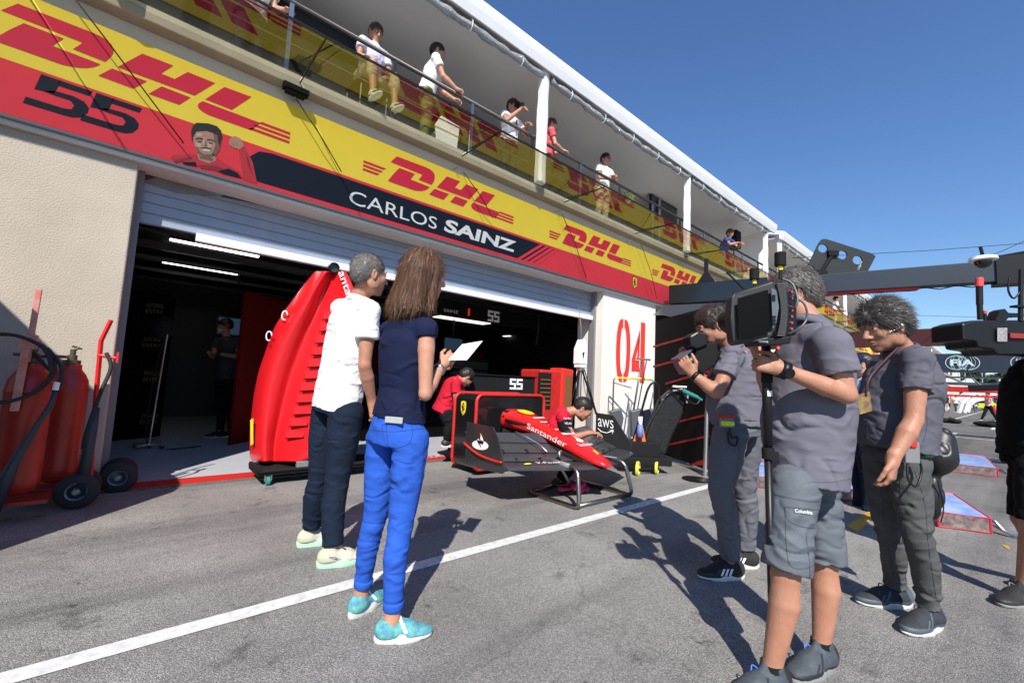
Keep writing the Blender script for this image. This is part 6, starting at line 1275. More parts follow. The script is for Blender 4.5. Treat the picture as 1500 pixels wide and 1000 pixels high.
ms = shirt(Jm, POLOW, mn, 1.02, .022, .52, .03, .0065, .009, 21, "polo_shirt", belly=.02, extra=[(V(510, 560, D - .12), .16, UP + RT * .6, .008, 12), (V(530, 470, D - .15), .1, RT - UP * .5, .006, 14)], hemdir=None)
mj = trousers(Jm, TROU, mn, 1.03, .020, .93, .007, .005, 22, "jeans", knee_amp=.008, flare=.004)
collar(mn, Jm['neck'] - UP * .02, UP * .9 + RT * .2, .060, POLOW, rt, .035)
mshoes = []
for an_, td in ((Jm['ran'], RT + FH * .55), (Jm['lan'], RT + FH * .75)): mshoes += [shoe(mn, an_, td, 1.04, mat("cream_mesh", (.55, .52, .42), .8, vary=.3, vs=40), SOLEG, "running_shoe", .045, laces=BLACK, trim=mat("cream_overlay", (.42, .42, .30), .7))]
A = frame_from(look); shorthair(mn, Jm['head'], A, 1.08, hairmat("grey_hair", (.20, .18, .165), (.05, .045, .04)), volume=.007, strands=6500, L_=.014, seed=4, nape=-.055, lift=.35)
# ---------------------------------------------------------------- foreground cameraman with monopod
D = dd(1165, 990); look = unit(-RT * .93 + FH * .25 - UP * .05); rt = unit(np.cross(look * (1, 1, 0), UP))
Jc = JT(D, look, rt, 1.0, head=(1160, 436, .10), neck=(1188, 474, .02), chest=(1190, 535, .02), waist=(1186, 620, .02), pelvis=(1180, 694, .02), lsh=(1218, 505, -.17), lel=(1240, 578, -.20), lwr=(1146, 541, -.17), rsh=(1175, 495, .2), rel=(1125, 570, .28), rwr=(1112, 520, .12), lhip=(1164, 712, -.07), rhip=(1196, 708, .10), lkn=(1150, 838, -.12), rkn=(1206, 825, .07))
Jc['lan'] = V(1130, 958, D - .12); Jc['lan'][2] = .095; Jc['ran'] = V(1203, 945, D + .05); Jc['ran'][2] = .095
cm = person("cameraman in grey polo and slate cargo shorts in the foreground, gripping a monopod", (*Jc['lan'][:2], 0))
gripd = unit(-RT * .75 + UP * .25 + FH * .3)
body_std(Jc, .95, SK_TAN, cm, .005, 0, hands={'l': (gripd, FH * .8 + RT * .2 - UP * .2, 1.05, .6), 'r': (-RT * .3 + UP * .9, -FH * .6, .9)})
cs2 = shirt(Jc, POLOG, cm, .98, .024, .60, .03, .0065, .009, 31, "polo_shirt", belly=.045, dep=1.12, fr=(7, 7, 12), extra=[(V(1200, 620, D - .2), .18, UP * .7 + RT, .007, 9), (V(1190, 560, D - .2), .12, UP + RT * .3, .008, 12), (V(1150, 640, D - .1), .14, UP + RT * .2, .007, 12)])
cj = trousers(Jc, SLATE, cm, .96, .020, -.02, .0065, .009, 32, "cargo_shorts", knee_amp=.011, flare=-.004, wid=.95, extra=[(V(1150, 800, D - .15), .14, UP + RT * .5, .008, 16), (V(1160, 750, D - .15), .12, UP - RT * .6, .008, 14)])
collar(cm, Jc['neck'] - UP * .015, UP * .9 + RT * .35, .062, POLOG, rt, .035)
sticker(cj, "Columbia", (1163, 750), (1188, 753), .013, WHITE, "pocket_lettering", .012)
SHB = mat("shoe_grey_mesh", (.06, .075, .09), .7, vary=.4, vs=50, bump=.5, bs=300, bd=.002)
for an_, td in ((Jc['lan'], -RT - FH * .35), (Jc['ran'], -RT * .9 - FH * .45)): o = shoe(cm, an_, td, 1.06, SHB, mat("sole_grey", (.25, .26, .25), .6), "running_shoe", .035, laces=mat("lace_blue", (.04, .16, .6), .6), trim=mat("overlay_black", (.015, .015, .018), .6)); b = MB(); g_ = npa((an_[0], an_[1], 0)); b.tube([g_ + UP * .085, g_ + UP * .12], [.043, .038], 20, cap=False); b.build("sock", BLACK, cm, smooth=True)
A = frame_from(look); shorthair(cm, Jc['head'], A, 1.06, hairmat("greying_hair", (.11, .095, .085), (.022, .018, .015)), volume=.012, strands=3200, L_=.022, seed=7, nape=-.05)
ax_ = unit(Jc['lel'] - Jc['lwr']); w0 = Jc['lwr'] + ax_ * .005; b = MB(); b.tube([w0 - ax_ * .014, w0 + ax_ * .014], .036, 24); b.build("watch_strap", BLACK, cm, smooth=True); b = MB(); pn = unit(np.cross(ax_, FH)); b.lathe(w0 - FH * .030 - UP * .012, unit(-FH - UP * .3), [(.018, 0), (.021, .006), (.019, .012)], 20); b.build("watch_face", BLACK, cm, smooth='auto')
# monopod
mp = root("camera_monopod", G(1130, 790), "black monopod gripped by the foreground cameraman", "monopod"); dm = D - .10
top, bot = V(1122, 520, dm), V(1128, 757, dm); foot = bot + (bot - top) * .28; foot[2] = max(foot[2], 0.0); kf = bot[2] / (top[2] - bot[2]); foot = bot + (bot - top) * kf
b = MB(); b.cyl(top + UP * .05, V(1125, 668, dm), .0175, seg=16); b.cyl(V(1125, 668, dm), foot, .0145, seg=14); b.build("tube", BLACK, mp, smooth=True)
b = MB(); b.cyl(V(1125, 655, dm), V(1125.3, 672, dm), .023, seg=16); b.cyl(V(1123, 528, dm), V(1123.5, 560, dm), .021, seg=16); b.obox(V(1133, 668, dm - .01), RT * .016, FH * .012, UP * .02); b.build("clamp", MBLACK, mp, bevel=.003)
b = MB(); b.cyl(V(1123.8, 572, dm), V(1124, 580, dm), .0182, seg=16); b.build("white_label", WHITE, mp)
# camera with monitor hood turned to us
cr_ = root("broadcast_camera", V(1120, 500, dm), "black camera with large hooded monitor in front of the foreground cameraman's face", "camera"); dc_ = D - .27
f_ = [V(1072, 434, dc_ + .02), V(1078, 428, dc_ + .02), V(1128, 411, dc_ - .02), V(1134, 412, dc_ - .02), V(1140, 430, dc_ - .02), V(1142, 452, dc_ - .02), V(1138, 476, dc_ - .02), V(1132, 492, dc_ - .02), V(1126, 496, dc_ - .02), V(1080, 505, dc_ + .02), V(1074, 500, dc_ + .02), V(1070, 465, dc_ + .02)]
b = MB(); b.prism(f_, FH * .07 + RT * .01); b.build("monitor_hood", mat("camera_black", (.018, .018, .019), .5, bump=.2, bs=300, bd=.001), cr_, bevel=.008)
b = MB(); b.add([V(1080, 437, dc_ - .005), V(1125, 424, dc_ - .03), V(1128, 486, dc_ - .03), V(1082, 497, dc_ - .005)], [(0, 1, 2, 3)]); b.build("screen", mat("screen_off", (.002, .002, .002), .45, spec=.08), cr_)
b = MB(); b.prism([V(1129, 422, dc_ - .032), V(1136, 425, dc_ - .028), V(1140, 450, dc_ - .028), V(1136, 474, dc_ - .028), V(1131, 482, dc_ - .03)], -FH * .004); b.build("button_panel", mat("panel_grey", (.10, .115, .13), .4), cr_)
b = MB()
for k in range(6): b.lathe(V(1132 + 2.6 * (k % 2), 433 + (k // 2) * 3.2, dc_ - .036), -FH, [(.0035, 0), (.003, .003)], 8)
for k in range(3): b.obox(V(1134, 464 + k * 5, dc_ - .036), RT * .006, FH * .002, UP * .004)
b.build("button", BLACK, cr_)
b = MB(); n_ = 26
for k in range(n_): y_ = 415 + k * 3; b.prism([V(1138 + 6 * math.sin(math.pi * k / n_), y_, dc_ + .01), V(1150 + 4 * math.sin(math.pi * k / n_), y_, dc_ + .03), V(1150 + 4 * math.sin(math.pi * k / n_), y_ + 1.7, dc_ + .03), V(1138 + 6 * math.sin(math.pi * k / n_), y_ + 1.7, dc_ + .01)], FH * .04)
b.build("vent_ribs", mat("rib_grey", (.09, .09, .088), .5), cr_)
b = MB(); b.prism([V(1134, 414, dc_ + .03), V(1150, 414, dc_ + .04), V(1156, 440, dc_ + .05), V(1156, 480, dc_ + .05), V(1148, 492, dc_ + .04), V(1134, 492, dc_ + .03)], FH * .12); b.prism([V(1148, 425, dc_ + .08), V(1168, 430, dc_ + .1), V(1168, 490, dc_ + .1), V(1148, 494, dc_ + .08)], FH * .15); b.build("body", BLACK, cr_, bevel=.008)
b = MB()
for k in range(7): b.lathe(V(1158, 428 + k * 9, dc_ + .045), -FH, [(.007, 0), (.005, .01)], 8, mi=0)
b.build("socket", mat("socket_pink", (.3, .05, .09), .5), cr_)
for (x_, y_, r_, hh) in ((1105, 404, .017, .045), (1143, 384, .020, .055)):
    b = MB(); c_ = V(x_, y_ + 6, dc_ + .04); b.cyl(c_, c_ + UP * hh, r_, seg=20); o = b.build("receiver_knob", MBLACK, cr_, bevel=.003); b = MB(); b.cyl(c_ - UP * .015, c_, r_ * .45, seg=10); b.build("yellow_base", YEL, o); b = MB(); b.cyl(c_ - UP * .05, c_ - UP * .015, r_ * .35, seg=8); b.build("stem", BLACK, o)
b = MB(); b.cyl(V(1091, 425, dc_ + .03), V(1064, 398, dc_ + .03), .004, seg=8); b.cyl(V(1088, 424, dc_ + .03), V(1092, 431, dc_ + .03), .013, seg=12); b.build("antenna", BLACK, cr_)
b = MB(); b.tube(curve([V(1145, 408, dc_ + .04), V(1160, 415, dc_ + .02), V(1168, 435, dc_), V(1165, 450, dc_), V(1155, 448, dc_ + .04)], 6), .004, 8); b.tube(curve([V(1160, 432, dc_ + .02), V(1178, 445, dc_), V(1182, 465, dc_), V(1172, 480, dc_), V(1155, 489, dc_ + .03)], 6), .004, 8); b.build("cable", mat("cable_grey", (.09, .09, .09), .4), cr_, smooth=True)
b = MB(); b.prism([V(1108, 497, dc_ + .03), V(1160, 492, dc_ + .03), V(1158, 503, dc_ + .03), V(1112, 506, dc_ + .03)], FH * .1); b.build("mount_plate", BLACK, cr_, bevel=.004)
b = MB(); b.box((0, 0, 0), (0, 0, 0)) if False else b.obox(V(1118, 500, dc_ + .025), RT * .017, FH * .002, UP * .004); b.build("white_label", WHITE, cr_)
b = MB(); b.lathe(V(1140, 509, dc_ + .05), -FH, [(.006, 0), (.004, .004)], 8); b.build("tally_light", mat("tally_red", (1, .06, .02), .4, emit=1.5), cr_)
b = MB(); lz = unit(-RT * .12 + FH); b.cyl(V(1120, 460, dc_ + .2), V(1120, 460, dc_ + .2) + lz * .25, .05, .055, 24); b.build("lens", BLACK, cr_, smooth='auto')
# ---------------------------------------------------------------- second cameraman
D = dd(1070, 842); look = unit(-RT * .92 + FH * .1 - UP * .42); rt = unit(np.cross(npa((look[0], look[1], 0)), UP))
Jd = JT(D, look, rt, 1.02, head=(1045, 479, .0), neck=(1072, 508), chest=(1080, 545), waist=(1080, 590), pelvis=(1082, 624), lsh=(1074, 521, -.17), lel=(1050, 575, -.22), lwr=(1016, 549, -.15), rsh=(1070, 515, .2), rel=(1035, 565, .25), rwr=(1010, 530, .1), lhip=(1070, 634, -.08), rhip=(1092, 632, .10), lkn=(1055, 716, -.12), rkn=(1091, 708, .10))
ankle_fix(Jd, (1076, 843), (1072, 842), .09); Jd['lan'] = V(1071, 818, D - .04); Jd['lan'][2] = .09; Jd['ran'] = V(1092, 806, D + .14); Jd['ran'][2] = .09
c2 = person("cameraman in grey polo and grey trousers bending his head to a shoulder camera", (*Jd['lan'][:2], 0))
Jd['legk'] = .85; body_std(Jd, 1.02, SK_TAN, c2, .0055, 0, hands={'l': (-RT * .6 + UP * .75, FH * .7 + RT * .5, .9), 'r': (-RT * .4 + UP * .8, -FH * .7, .9)})
ds = shirt(Jd, POLOG, c2, 1.0, .022, .55, -.01, .0065, .008, 41, "polo_shirt", belly=.045, dep=1.12, extra=[(V(1082, 590, D - .2), .16, UP, .009, 16), (V(1075, 560, D - .2), .10, UP + RT * .5, .007, 14)])
dj = trousers(Jd, GREYT, c2, 1.0, .020, .94, .007, .007, 42, "trousers", knee_amp=.007, wid=1.04, flare=.006)
collar(c2, Jd['neck'] - UP * .012, UP * .8 - RT * .45, .060, POLOG, rt, .035)
b = MB(); pw_ = unit(Jd['waist'] - Jd['pelvis']); b.tube([Jd['pelvis'] + pw_ * .05 + rt * .168 * math.cos(a) + unit(np.cross(UP, rt)) * .135 * math.sin(a) for a in np.linspace(0, 2 * math.pi, 33)[:-1]], .016, 6, closed=True); b.build("belt", BLACK, c2, smooth=True)
SHK = mat("black_mesh", (.012, .012, .013), .8)
for an_, td in ((Jd['lan'], -RT - FH * .1), (Jd['ran'], -RT + FH * .1)):
    o = shoe(c2, an_, td, 1.06, SHK, SOLEW, "running_shoe", .025, laces=BLACK); t_ = unit(td); r_ = npa((t_[1], -t_[0], 0)); g_ = npa((an_[0], an_[1], 0)); sg_ = 1 if np.dot(r_, FH) < 0 else -1
    b = MB()
    for k in range(3): c0_ = g_ + t_ * (.035 + .026 * k) + r_ * sg_ * .0545 + UP * .036; b.add([c0_, c0_ + t_ * .014, c0_ + t_ * -.006 + UP * .036 - r_ * sg_ * .007, c0_ - t_ * .020 + UP * .036 - r_ * sg_ * .007], [(0, 1, 2, 3)])
    b.build("three_stripes", WHITE, o)
A = frame_from(look); shorthair(c2, Jd['head'], A, 1.06, hairmat("dark_brown_hair", (.045, .028, .02), (.012, .008, .006)), volume=.014, strands=2600, L_=.028, seed=9, nape=-.045)
# radio pack on the belt
rp_ = root("belt_radio_pack", V(1064, 615, D - .25), "red and yellow-green radio pack clipped to the second cameraman's belt", "radio pack")
b = MB(); b.obox(V(1064, 618, D - .22), RT * .035, FH * .02, UP * .03); b.build("case", GREY, rp_, bevel=.006); b = MB(); b.obox(V(1064, 610, D - .225), RT * .042, FH * .024, UP * .010); b.build("red_cap", REDM, rp_, bevel=.004); b = MB(); b.obox(V(1066, 620, D - .235), RT * .036, FH * .012, UP * .013); b.build("yellow_band", mat("neon_tape", (.55, .8, .04), .5), rp_, bevel=.003)
b = MB(); b.tube(curve([V(1068, 625, D - .22), V(1072, 640, D - .23), V(1080, 640, D - .23), V(1078, 652, D - .23), V(1068, 648, D - .23), V(1066, 632, D - .23)], 6), .007, 7); b.build("cable", BLACK, rp_, smooth=True)
sc2 = root("shoulder_camera", V(1020, 510, D), "black shoulder camera held up by the second cameraman", "camera"); dk = D - .02
b = MB(); b.prism([V(1010, 492, dk - .08), V(1022, 485, dk - .08), V(1036, 488, dk - .08), V(1038, 505, dk - .08), V(1022, 512, dk - .08), V(1012, 508, dk - .08)], FH * .12); b.build("viewfinder", BLACK, sc2, bevel=.012)
b = MB(); b.cyl(V(1044, 512, dk), V(1002, 536, dk), .055, .06, 20); b.build("lens", BLACK, sc2, smooth='auto'); b = MB(); b.prism([V(1020, 505, dk - .06), V(1050, 500, dk - .06), V(1056, 530, dk - .06), V(1028, 548, dk - .06), V(1018, 535, dk - .06)], FH * .16); b.build("body", MBLACK, sc2, bevel=.01)
b = MB(); b.prism([V(995, 524, dk - .07), V(1003, 520, dk - .07), V(1012, 545, dk - .07), V(1008, 548, dk - .07)], FH * .15); b.prism([V(994, 525, dk - .07), V(1018, 506, dk - .05), V(1020, 509, dk - .05), V(996, 528, dk - .07)], FH * .12); b.build("lens_hood", mat("hood_blue_grey", (.05, .07, .10), .3), sc2)
ax_ = unit(Jd['lel'] - Jd['lwr']); b = MB(); b.tube([Jd['lwr'] + ax_ * .0, Jd['lwr'] + ax_ * .024], .034, 20); b.build("watch", BLACK, c2, smooth=True)
b = MB(); ar_ = frame_from(look); ec_ = Jd['head'] + npa((-.088, -.01, .0)) @ ar_; b.ell(ec_, (.012, .012, .014)); b.tube(curve([ec_, ec_ + npa((-.004, -.02, -.04)) @ ar_, ec_ + npa((.03, -.07, -.09)) @ ar_], 5), .002, 5); b.build("earpiece", WHITE, c2, smooth=True)
# ---------------------------------------------------------------- man in charcoal polo on the right
D = dd(1335, 915); look = unit(-RT * .93 - FH * .12 - UP * .30); rt = unit(np.cross(npa((look[0], look[1], 0)), UP))
Je = JT(D, look, rt, 1.06, head=(1294, 480, .0), neck=(1322, 514), chest=(1322, 560), waist=(1316, 612), pelvis=(1312, 664), lsh=(1344, 527, -.18), lel=(1338, 615, -.22), lwr=(1308, 672, -.24), rsh=(1310, 520, .2), rel=(1290, 600, .26), rwr=(1262, 600, .2), lhip=(1328, 680, -.07), rhip=(1292, 678, .1), lkn=(1344, 785, -.10), rkn=(1302, 775, .12))
Je['lan'] = V(1362, 893, D - .02); Je['lan'][2] = .09; Je['ran'] = V(1312, 858, D + .2); Je['ran'][2] = .09
dk_ = person("man with messy grey-black hair in a charcoal polo looking down at the right", (*Je['lan'][:2], 0))
Je['legk'] = .8; body_std(Je, 1.04, SK_TAN, dk_, .005, 0, hands={'l': (-UP * .9 - RT * .12, FH * .7 - RT * .5, .55), 'r': (-RT * .8, -FH, .7)})
es = shirt(Je, POLOD, dk_, 1.02, .022, .55, -.02, .0065, .008, 51, "polo_shirt", belly=.035, dep=1.08, extra=[(V(1315, 600, D - .2), .16, UP + RT * .4, .007, 10), (V(1340, 545, D - .22), .1, UP - RT * .5, .005, 12)])
ej = trousers(Je, GREYJ, dk_, .97, .010, .94, .0065, .006, 52, "jeans", knee_amp=.009, flare=.006)
collar(dk_, Je['neck'] - UP * .012, UP * .85 - RT * .35, .062, POLOD, rt, .04)
SHN = mat("shoe_dark_grey", (.03, .034, .042), .8, vary=.4, vs=40, bump=.4, bs=300, bd=.002)
for an_, td in ((Je['lan'], -RT * .9 - FH * .35), (Je['ran'], -RT - FH * .0)): shoe(dk_, an_, td, 1.08, SHN, SOLEW, "running_shoe", .024, laces=mat("lace_navy", (.02, .025, .06), .7), trim=mat("overlay_blue_grey", (.07, .09, .12), .6))
A = frame_from(look); shorthair(dk_, Je['head'], A, 1.12, hairmat("salt_pepper_hair", (.062, .054, .048), (.012, .010, .009)), volume=.020, strands=5200, L_=.05, seed=12, nape=-.07, part_back=.9, lift=.10)
b = MB(); ec_ = Je['head'] + npa((-.09, -.005, .0)) @ A; b.ell(ec_, (.014, .014, .016)); b.tube(curve([ec_, ec_ + npa((-.003, .03, -.01)) @ A, ec_ + npa((.01, .075, -.015)) @ A], 5), .002, 5); b.build("headset", ALU, dk_, smooth=True)
b = MB(); lp = Je['lwr'] - UP * .075 - RT * .02; b.tube([lp + npa((.011 * math.cos(a), .011 * math.sin(a), 0)) for a in np.linspace(0, 6, 12)], .002, 5); b.build("ring", STEEL, dk_, smooth=True)
b = MB(); b.tube(curve([Je['neck'] - RT * .06 + UP * .02 - FH * .05, V(1276, 550, D - .16), V(1268, 580, D - .15)], 6), .006, 6); b.build("lanyard", mat("lanyard_maroon", (.06, .02, .03), .6), dk_, smooth=True)
b = MB(); b.obox(V(1266, 590, D - .15), RT * .032 + UP * .01, FH * .002, UP * .048 - RT * .006); b.build("badge", mat("badge_gold", (.30, .22, .06), .5, vary=.5, vs=30, col2=(.06, .02, .04)), dk_)
hb = root("waist_kit_bag", V(1372, 690, D), "black waist bag with pouches and cables hanging at the charcoal-polo man's hip", "bag"); S = SDF(.006)
S.ell(V(1372, 668, D + .05), (.09, .09, .10), None, .04); S.ell(V(1366, 725, D + .06), (.055, .05, .13), None, .04); S.ell(V(1378, 645, D + .05), (.05, .06, .07), None, .04); surf(S, "pouch", mat("black_nylon", (.01, .01, .011), .45), hb, folds(.008, (18, 18, 14), 8), 2)
b = MB(); b.obox(V(1332, 662, D - .2), RT * .035, FH * .02, UP * .05); b.build("radio", GREY, hb, bevel=.005); b = MB(); b.obox(V(1358, 662, D - .15), RT * .022, FH * .015, UP * .022); b.build("green_box", mat("green_plastic", (.02, .28, .10), .4), hb, bevel=.003); b = MB(); b.obox(V(1337, 650, D - .22), RT * .014, FH * .01, UP * .016); b.build("red_clip", REDM, hb, bevel=.003)
b = MB(); b.tube(curve([V(1330, 670, D - .2), V(1330, 700, D - .22), V(1342, 712, D - .22), V(1350, 690, D - .2), V(1345, 668, D - .2)], 6), .005, 6); b.tube(curve([V(1372, 700, D), V(1382, 740, D), V(1378, 765, D)], 6), .003, 5); b.build("cable", BLACK, hb, smooth=True)
# ---------------------------------------------------------------- black-clothed man cut by the right edge
D = dd(1478, 880); look = unit(-RT); rt = unit(FH)
Jb = JT(D, look, rt, 1.05, head=(1538, 470), neck=(1532, 520), chest=(1520, 570), waist=(1518, 625), pelvis=(1516, 672), lsh=(1520, 540, -.17), lel=(1545, 600, -.2), lwr=(1560, 540, -.1), rsh=(1515, 535, .18), rel=(1535, 590, .25), rwr=(1530, 540, .2), lhip=(1518, 688, -.08), rhip=(1508, 688, .1), lkn=(1515, 765, -.1), rkn=(1500, 760, .1))
Jb['lan'] = V(1500, 848, D - .02); Jb['lan'][2] = .10; Jb['ran'] = V(1535, 850, D + .2); Jb['ran'][2] = .10
bk_ = person("man dressed in black with shorts, cut off by the right edge of the picture", (*Jb['lan'][:2], 0))
body_std(Jb, 1.06, SK_TAN, bk_, .007, 0, hands={'l': (-RT, FH, .9), 'r': (-RT * .5 + UP, -FH, .9)})
shirt(Jb, BLKC, bk_, 1.0, .012, .55, .0, .008, .006, 61, "t_shirt", belly=.03, dep=1.08); trousers(Jb, BLKC, bk_, .98, .012, -.01, .008, .006, 62, "shorts", flare=-.008)
for an_, td in ((Jb['lan'], -RT - FH * .25), (Jb['ran'], -RT)): shoe(bk_, an_, td, 1.1, SHK, mat("sole_grey", (.25, .26, .25), .6), "running_shoe", .03, laces=GREY)
shorthair(bk_, Jb['head'], frame_from(look), 1.1, MATS["dark_brown_hair"], strands=600, seed=15)
c3 = root("shoulder_broadcast_camera", V(1450, 500, D), "large black broadcast camera with upright red-tipped antenna at the right edge", "camera"); dx_ = D - .1
b = MB(); b.prism([V(1410, 474, dx_), V(1426, 469, dx_), V(1560, 468, dx_), V(1560, 520, dx_), V(1462, 520, dx_), V(1456, 512, dx_), V(1434, 509, dx_), V(1431, 500, dx_), V(1411, 498, dx_)], FH * .2); b.build("body", BLACK, c3, bevel=.01)
b = MB(); b.cyl(V(1408, 487, dx_ + .1), V(1425, 487, dx_ + .1), .048, .045, 24); b.build("lens", MBLACK, c3, smooth='auto')
b = MB(); b.cyl(V(1436, 468, dx_ + .05), V(1435, 446, dx_ + .05), .014); b.cyl(V(1435, 446, dx_ + .05), V(1434.5, 420, dx_ + .05), .016); b.cyl(V(1443, 470, dx_ + .05), V(1443, 455, dx_ + .05), .008); b.build("antenna", BLACK, c3)
b = MB(); b.cyl(V(1434.5, 420, dx_ + .05), V(1434.5, 407, dx_ + .05), .019); b.cyl(V(1443, 460, dx_ + .05), V(1443, 455, dx_ + .05), .009); b.build("red_tip", mat("coral_tip", (.7, .06, .06), .5), c3, bevel=.003)
b = MB(); b.prism([V(1458, 470, dx_), V(1465, 455, dx_), V(1472, 452, dx_), V(1477, 458, dx_), V(1500, 459, dx_), V(1500, 463, dx_), V(1478, 464, dx_), V(1472, 472, dx_)], FH * .06); b.cyl(V(1495, 470, dx_), V(1496, 395, dx_), .012); b.obox(V(1494, 449, dx_), RT * .04, FH * .02, UP * .006); b.build("top_bracket", BLACK, c3)
b = MB(); b.add([V(1461, 480, dx_ - .012), V(1475.5, 480, dx_ - .012), V(1475.5, 500, dx_ - .012), V(1461, 500, dx_ - .012)], [(0, 1, 2, 3)]); b.build("paper_label", mat("label_grey", (.35, .35, .36), .6, vary=.6, vs=60), c3)
b = MB(); b.obox(V(1492, 492, dx_ - .01), RT * .06, FH * .01, UP * .014); b.build("red_panel", mat("dull_red", (.25, .02, .015), .5), c3)
b = MB(); b.tube(curve([V(1410, 500, dx_ + .05), V(1414, 512, dx_ + .05), V(1425, 520, dx_ + .05)], 5), .004, 6); b.tube(curve([V(1479, 406, dx_), V(1477, 425, dx_), V(1485, 437, dx_), V(1496, 425, dx_)], 6), .005, 6); b.build("cable", BLACK, c3, smooth=True)

# ---------------------------------------------------------------- seams, pockets and stitching on the near garments
SB = mat("seam_blue", (.006, .025, .16), .8); SN = mat("seam_navy", (.003, .005, .012), .8); SG = mat("seam_grey", (.06, .06, .08), .8); SW = mat("seam_white", (.45, .45, .48), .8); SS = mat("seam_slate", (.045, .052, .062), .8); SD = mat("seam_charcoal", (.03, .03, .038), .8)
for p_ in ([(560, 622), (600, 619), (602, 645), (585, 655), (565, 650), (560, 622)], [(622, 640), (617, 700), (604, 770), (598, 830), (593, 890)], [(571, 665), (573, 700), (566, 760), (560, 830), (556, 890)], [(535, 650), (533, 720), (525, 780), (516, 845)], [(566, 620), (568, 650), (572, 668)], [(532, 628), (570, 632), (600, 630), (630, 626)]): stitch(wj, p_, SB, .0011)
for p_ in ([(545, 604), (580, 608), (610, 606), (634, 602)], [(611, 500), (608, 540), (606, 600)]): stitch(ws, p_, SN, .0012)
for p_ in ([(500, 610), (506, 660), (505, 710), (497, 760), (492, 805)], [(465, 625), (468, 680), (462, 740), (450, 770)], [(480, 612), (505, 614), (508, 635), (484, 634), (480, 612)]): stitch(mj, p_, SN, .0011)
for p_ in ([(531, 481), (541, 483), (556, 482)], [(460, 586), (490, 590), (520, 592)], [(517, 500), (508, 540), (505, 575), (503, 594)], [(503, 440), (520, 452), (545, 455)]): stitch(ms, p_, SW, .0009)
for p_ in ([(1128, 722), (1160, 730), (1200, 735), (1215, 730)], [(1150, 742), (1155, 762), (1180, 772), (1205, 770), (1208, 748)], [(1148, 742), (1180, 745), (1208, 747)], [(1150, 742), (1152, 800), (1160, 830), (1190, 828), (1205, 800), (1206, 750)], [(1112, 874), (1140, 880), (1184, 884)], [(1182, 850), (1205, 853), (1226, 852)], [(1180, 780), (1186, 830), (1184, 875)]): stitch(cj, p_, SS, .0012)
for p_ in ([(1210, 541), (1230, 544), (1256, 541)], [(1126, 698), (1170, 704), (1215, 706), (1250, 700)], [(1200, 468), (1212, 490), (1206, 520), (1204, 538)], [(1188, 700), (1184, 712)]): stitch(cs2, p_, SG, .0010)
for p_ in ([(1060, 630), (1085, 634), (1112, 632)], [(1078, 640), (1100, 650), (1110, 655)], [(1085, 640), (1078, 700), (1072, 760), (1078, 812)]): stitch(dj, p_, SG, .001)
for p_ in ([(1034, 552), (1045, 555), (1062, 562)], [(1078, 512), (1082, 530), (1078, 555)]): stitch(ds, p_, SG, .0009)
for p_ in ([(1316, 567), (1340, 570), (1374, 567)], [(1335, 508), (1352, 522), (1350, 545), (1346, 566)], [(1355, 580), (1358, 620), (1352, 648)], [(1275, 560), (1272, 600), (1270, 645)]): stitch(es, p_, SD, .0009)
for p_ in ([(1340, 690), (1355, 740), (1360, 800), (1372, 880)], [(1300, 690), (1335, 700), (1350, 690)], [(1318, 700), (1322, 760), (1330, 820), (1350, 885)], [(1290, 700), (1296, 770), (1310, 850)]): stitch(ej, p_, SD, .001)
for so_ in mshoes: sticker(so_, "HOKA", (482, 817), (499, 821), .016, BLACK, "shoe_lettering")
# ---------------------------------------------------------------- crouching mechanic and other pit crew
def quick(label, D, look, J, sk, top, bot, s=1., group=None, hairm=None, h=.008, sleeve=.5, hem=.03, shoes=None, name_top="shirt", base=None, hands=None, vol=.009, strands=300, hs=1.05, belly=0, legs=True, end=.93, eye=True, z=None):
    rt = J.get('rt') if 'rt' in J else unit(np.cross(npa((look[0], look[1], 0)), UP)); J2 = {n: (V(v[0], v[1], D + (v[2] if len(v) > 2 else 0)) if n not in ('rt', 'look') else v) for n, v in J.items()}; J2['look'] = look; J2['rt'] = rt; J2['hs'] = hs
    b0 = base if base is not None else (*J2['pelvis'][:2], 0); pr = person(label, b0, group)
    body_std(J2, s, sk, pr, h, 0, hands=hands if hands is not None else {}, eye=eye)
    shirt(J2, top, pr, s, .02, sleeve, hem, h, .006, 7, name_top, belly=belly)
    if 'rkn' in J2: trousers(J2, bot, pr, s, .02, end, h, .005, 8, "trousers")
    if shoes is not None and 'ran' in J2:
        for a_ in 'rl': shoe(pr, J2[a_ + 'an'], npa((look[0], look[1], 0)), s, shoes, SOLEW, zg=J2[a_ + 'an'][2] - .085)
    if hairm is not None: shorthair(pr, J2['head'], frame_from(look), hs * s * 1.02, hairm, volume=vol, strands=strands, seed=len(label), h=max(.005, h * .7))
    return pr, J2
TEAMR = cloth("team_red_cotton", (.50, .015, .035)); TEAMB = cloth("team_black_cotton", (.01, .01, .012)); HDK = hairmat("black_hair", (.02, .015, .012), (.008, .006, .005)); HBR = MATS["dark_brown_hair"]
D = 4.95; look = unit(RT * .80 - FH * .10 - UP * .62)
pr, J2 = quick("bearded mechanic in a red shirt crouching behind the front wing", D, look, dict(head=(853, 599), neck=(829, 604), chest=(818, 622), waist=(812, 650), pelvis=(808, 672), lsh=(822, 604, .17), rsh=(824, 610, -.17), lel=(840, 640, .15), lwr=(866, 634, .0), rel=(834, 642, -.2), rwr=(862, 634, -.12), rhip=(812, 672, -.1), lhip=(812, 670, .1), rkn=(850, 668, -.12), lkn=(850, 660, .12), ran=(820, 706, -.12), lan=(818, 704, .12)), SK_TAN, TEAMR, TEAMB, 1., hairm=HDK, h=.0065, hands={'r': (RT * .8 + FH * .3, -UP, .7), 'l': (RT * .8, -UP, .7)}, vol=.004, strands=900, shoes=SHK)
A = frame_from(look); S = SDF(.005); hcm = J2['head']
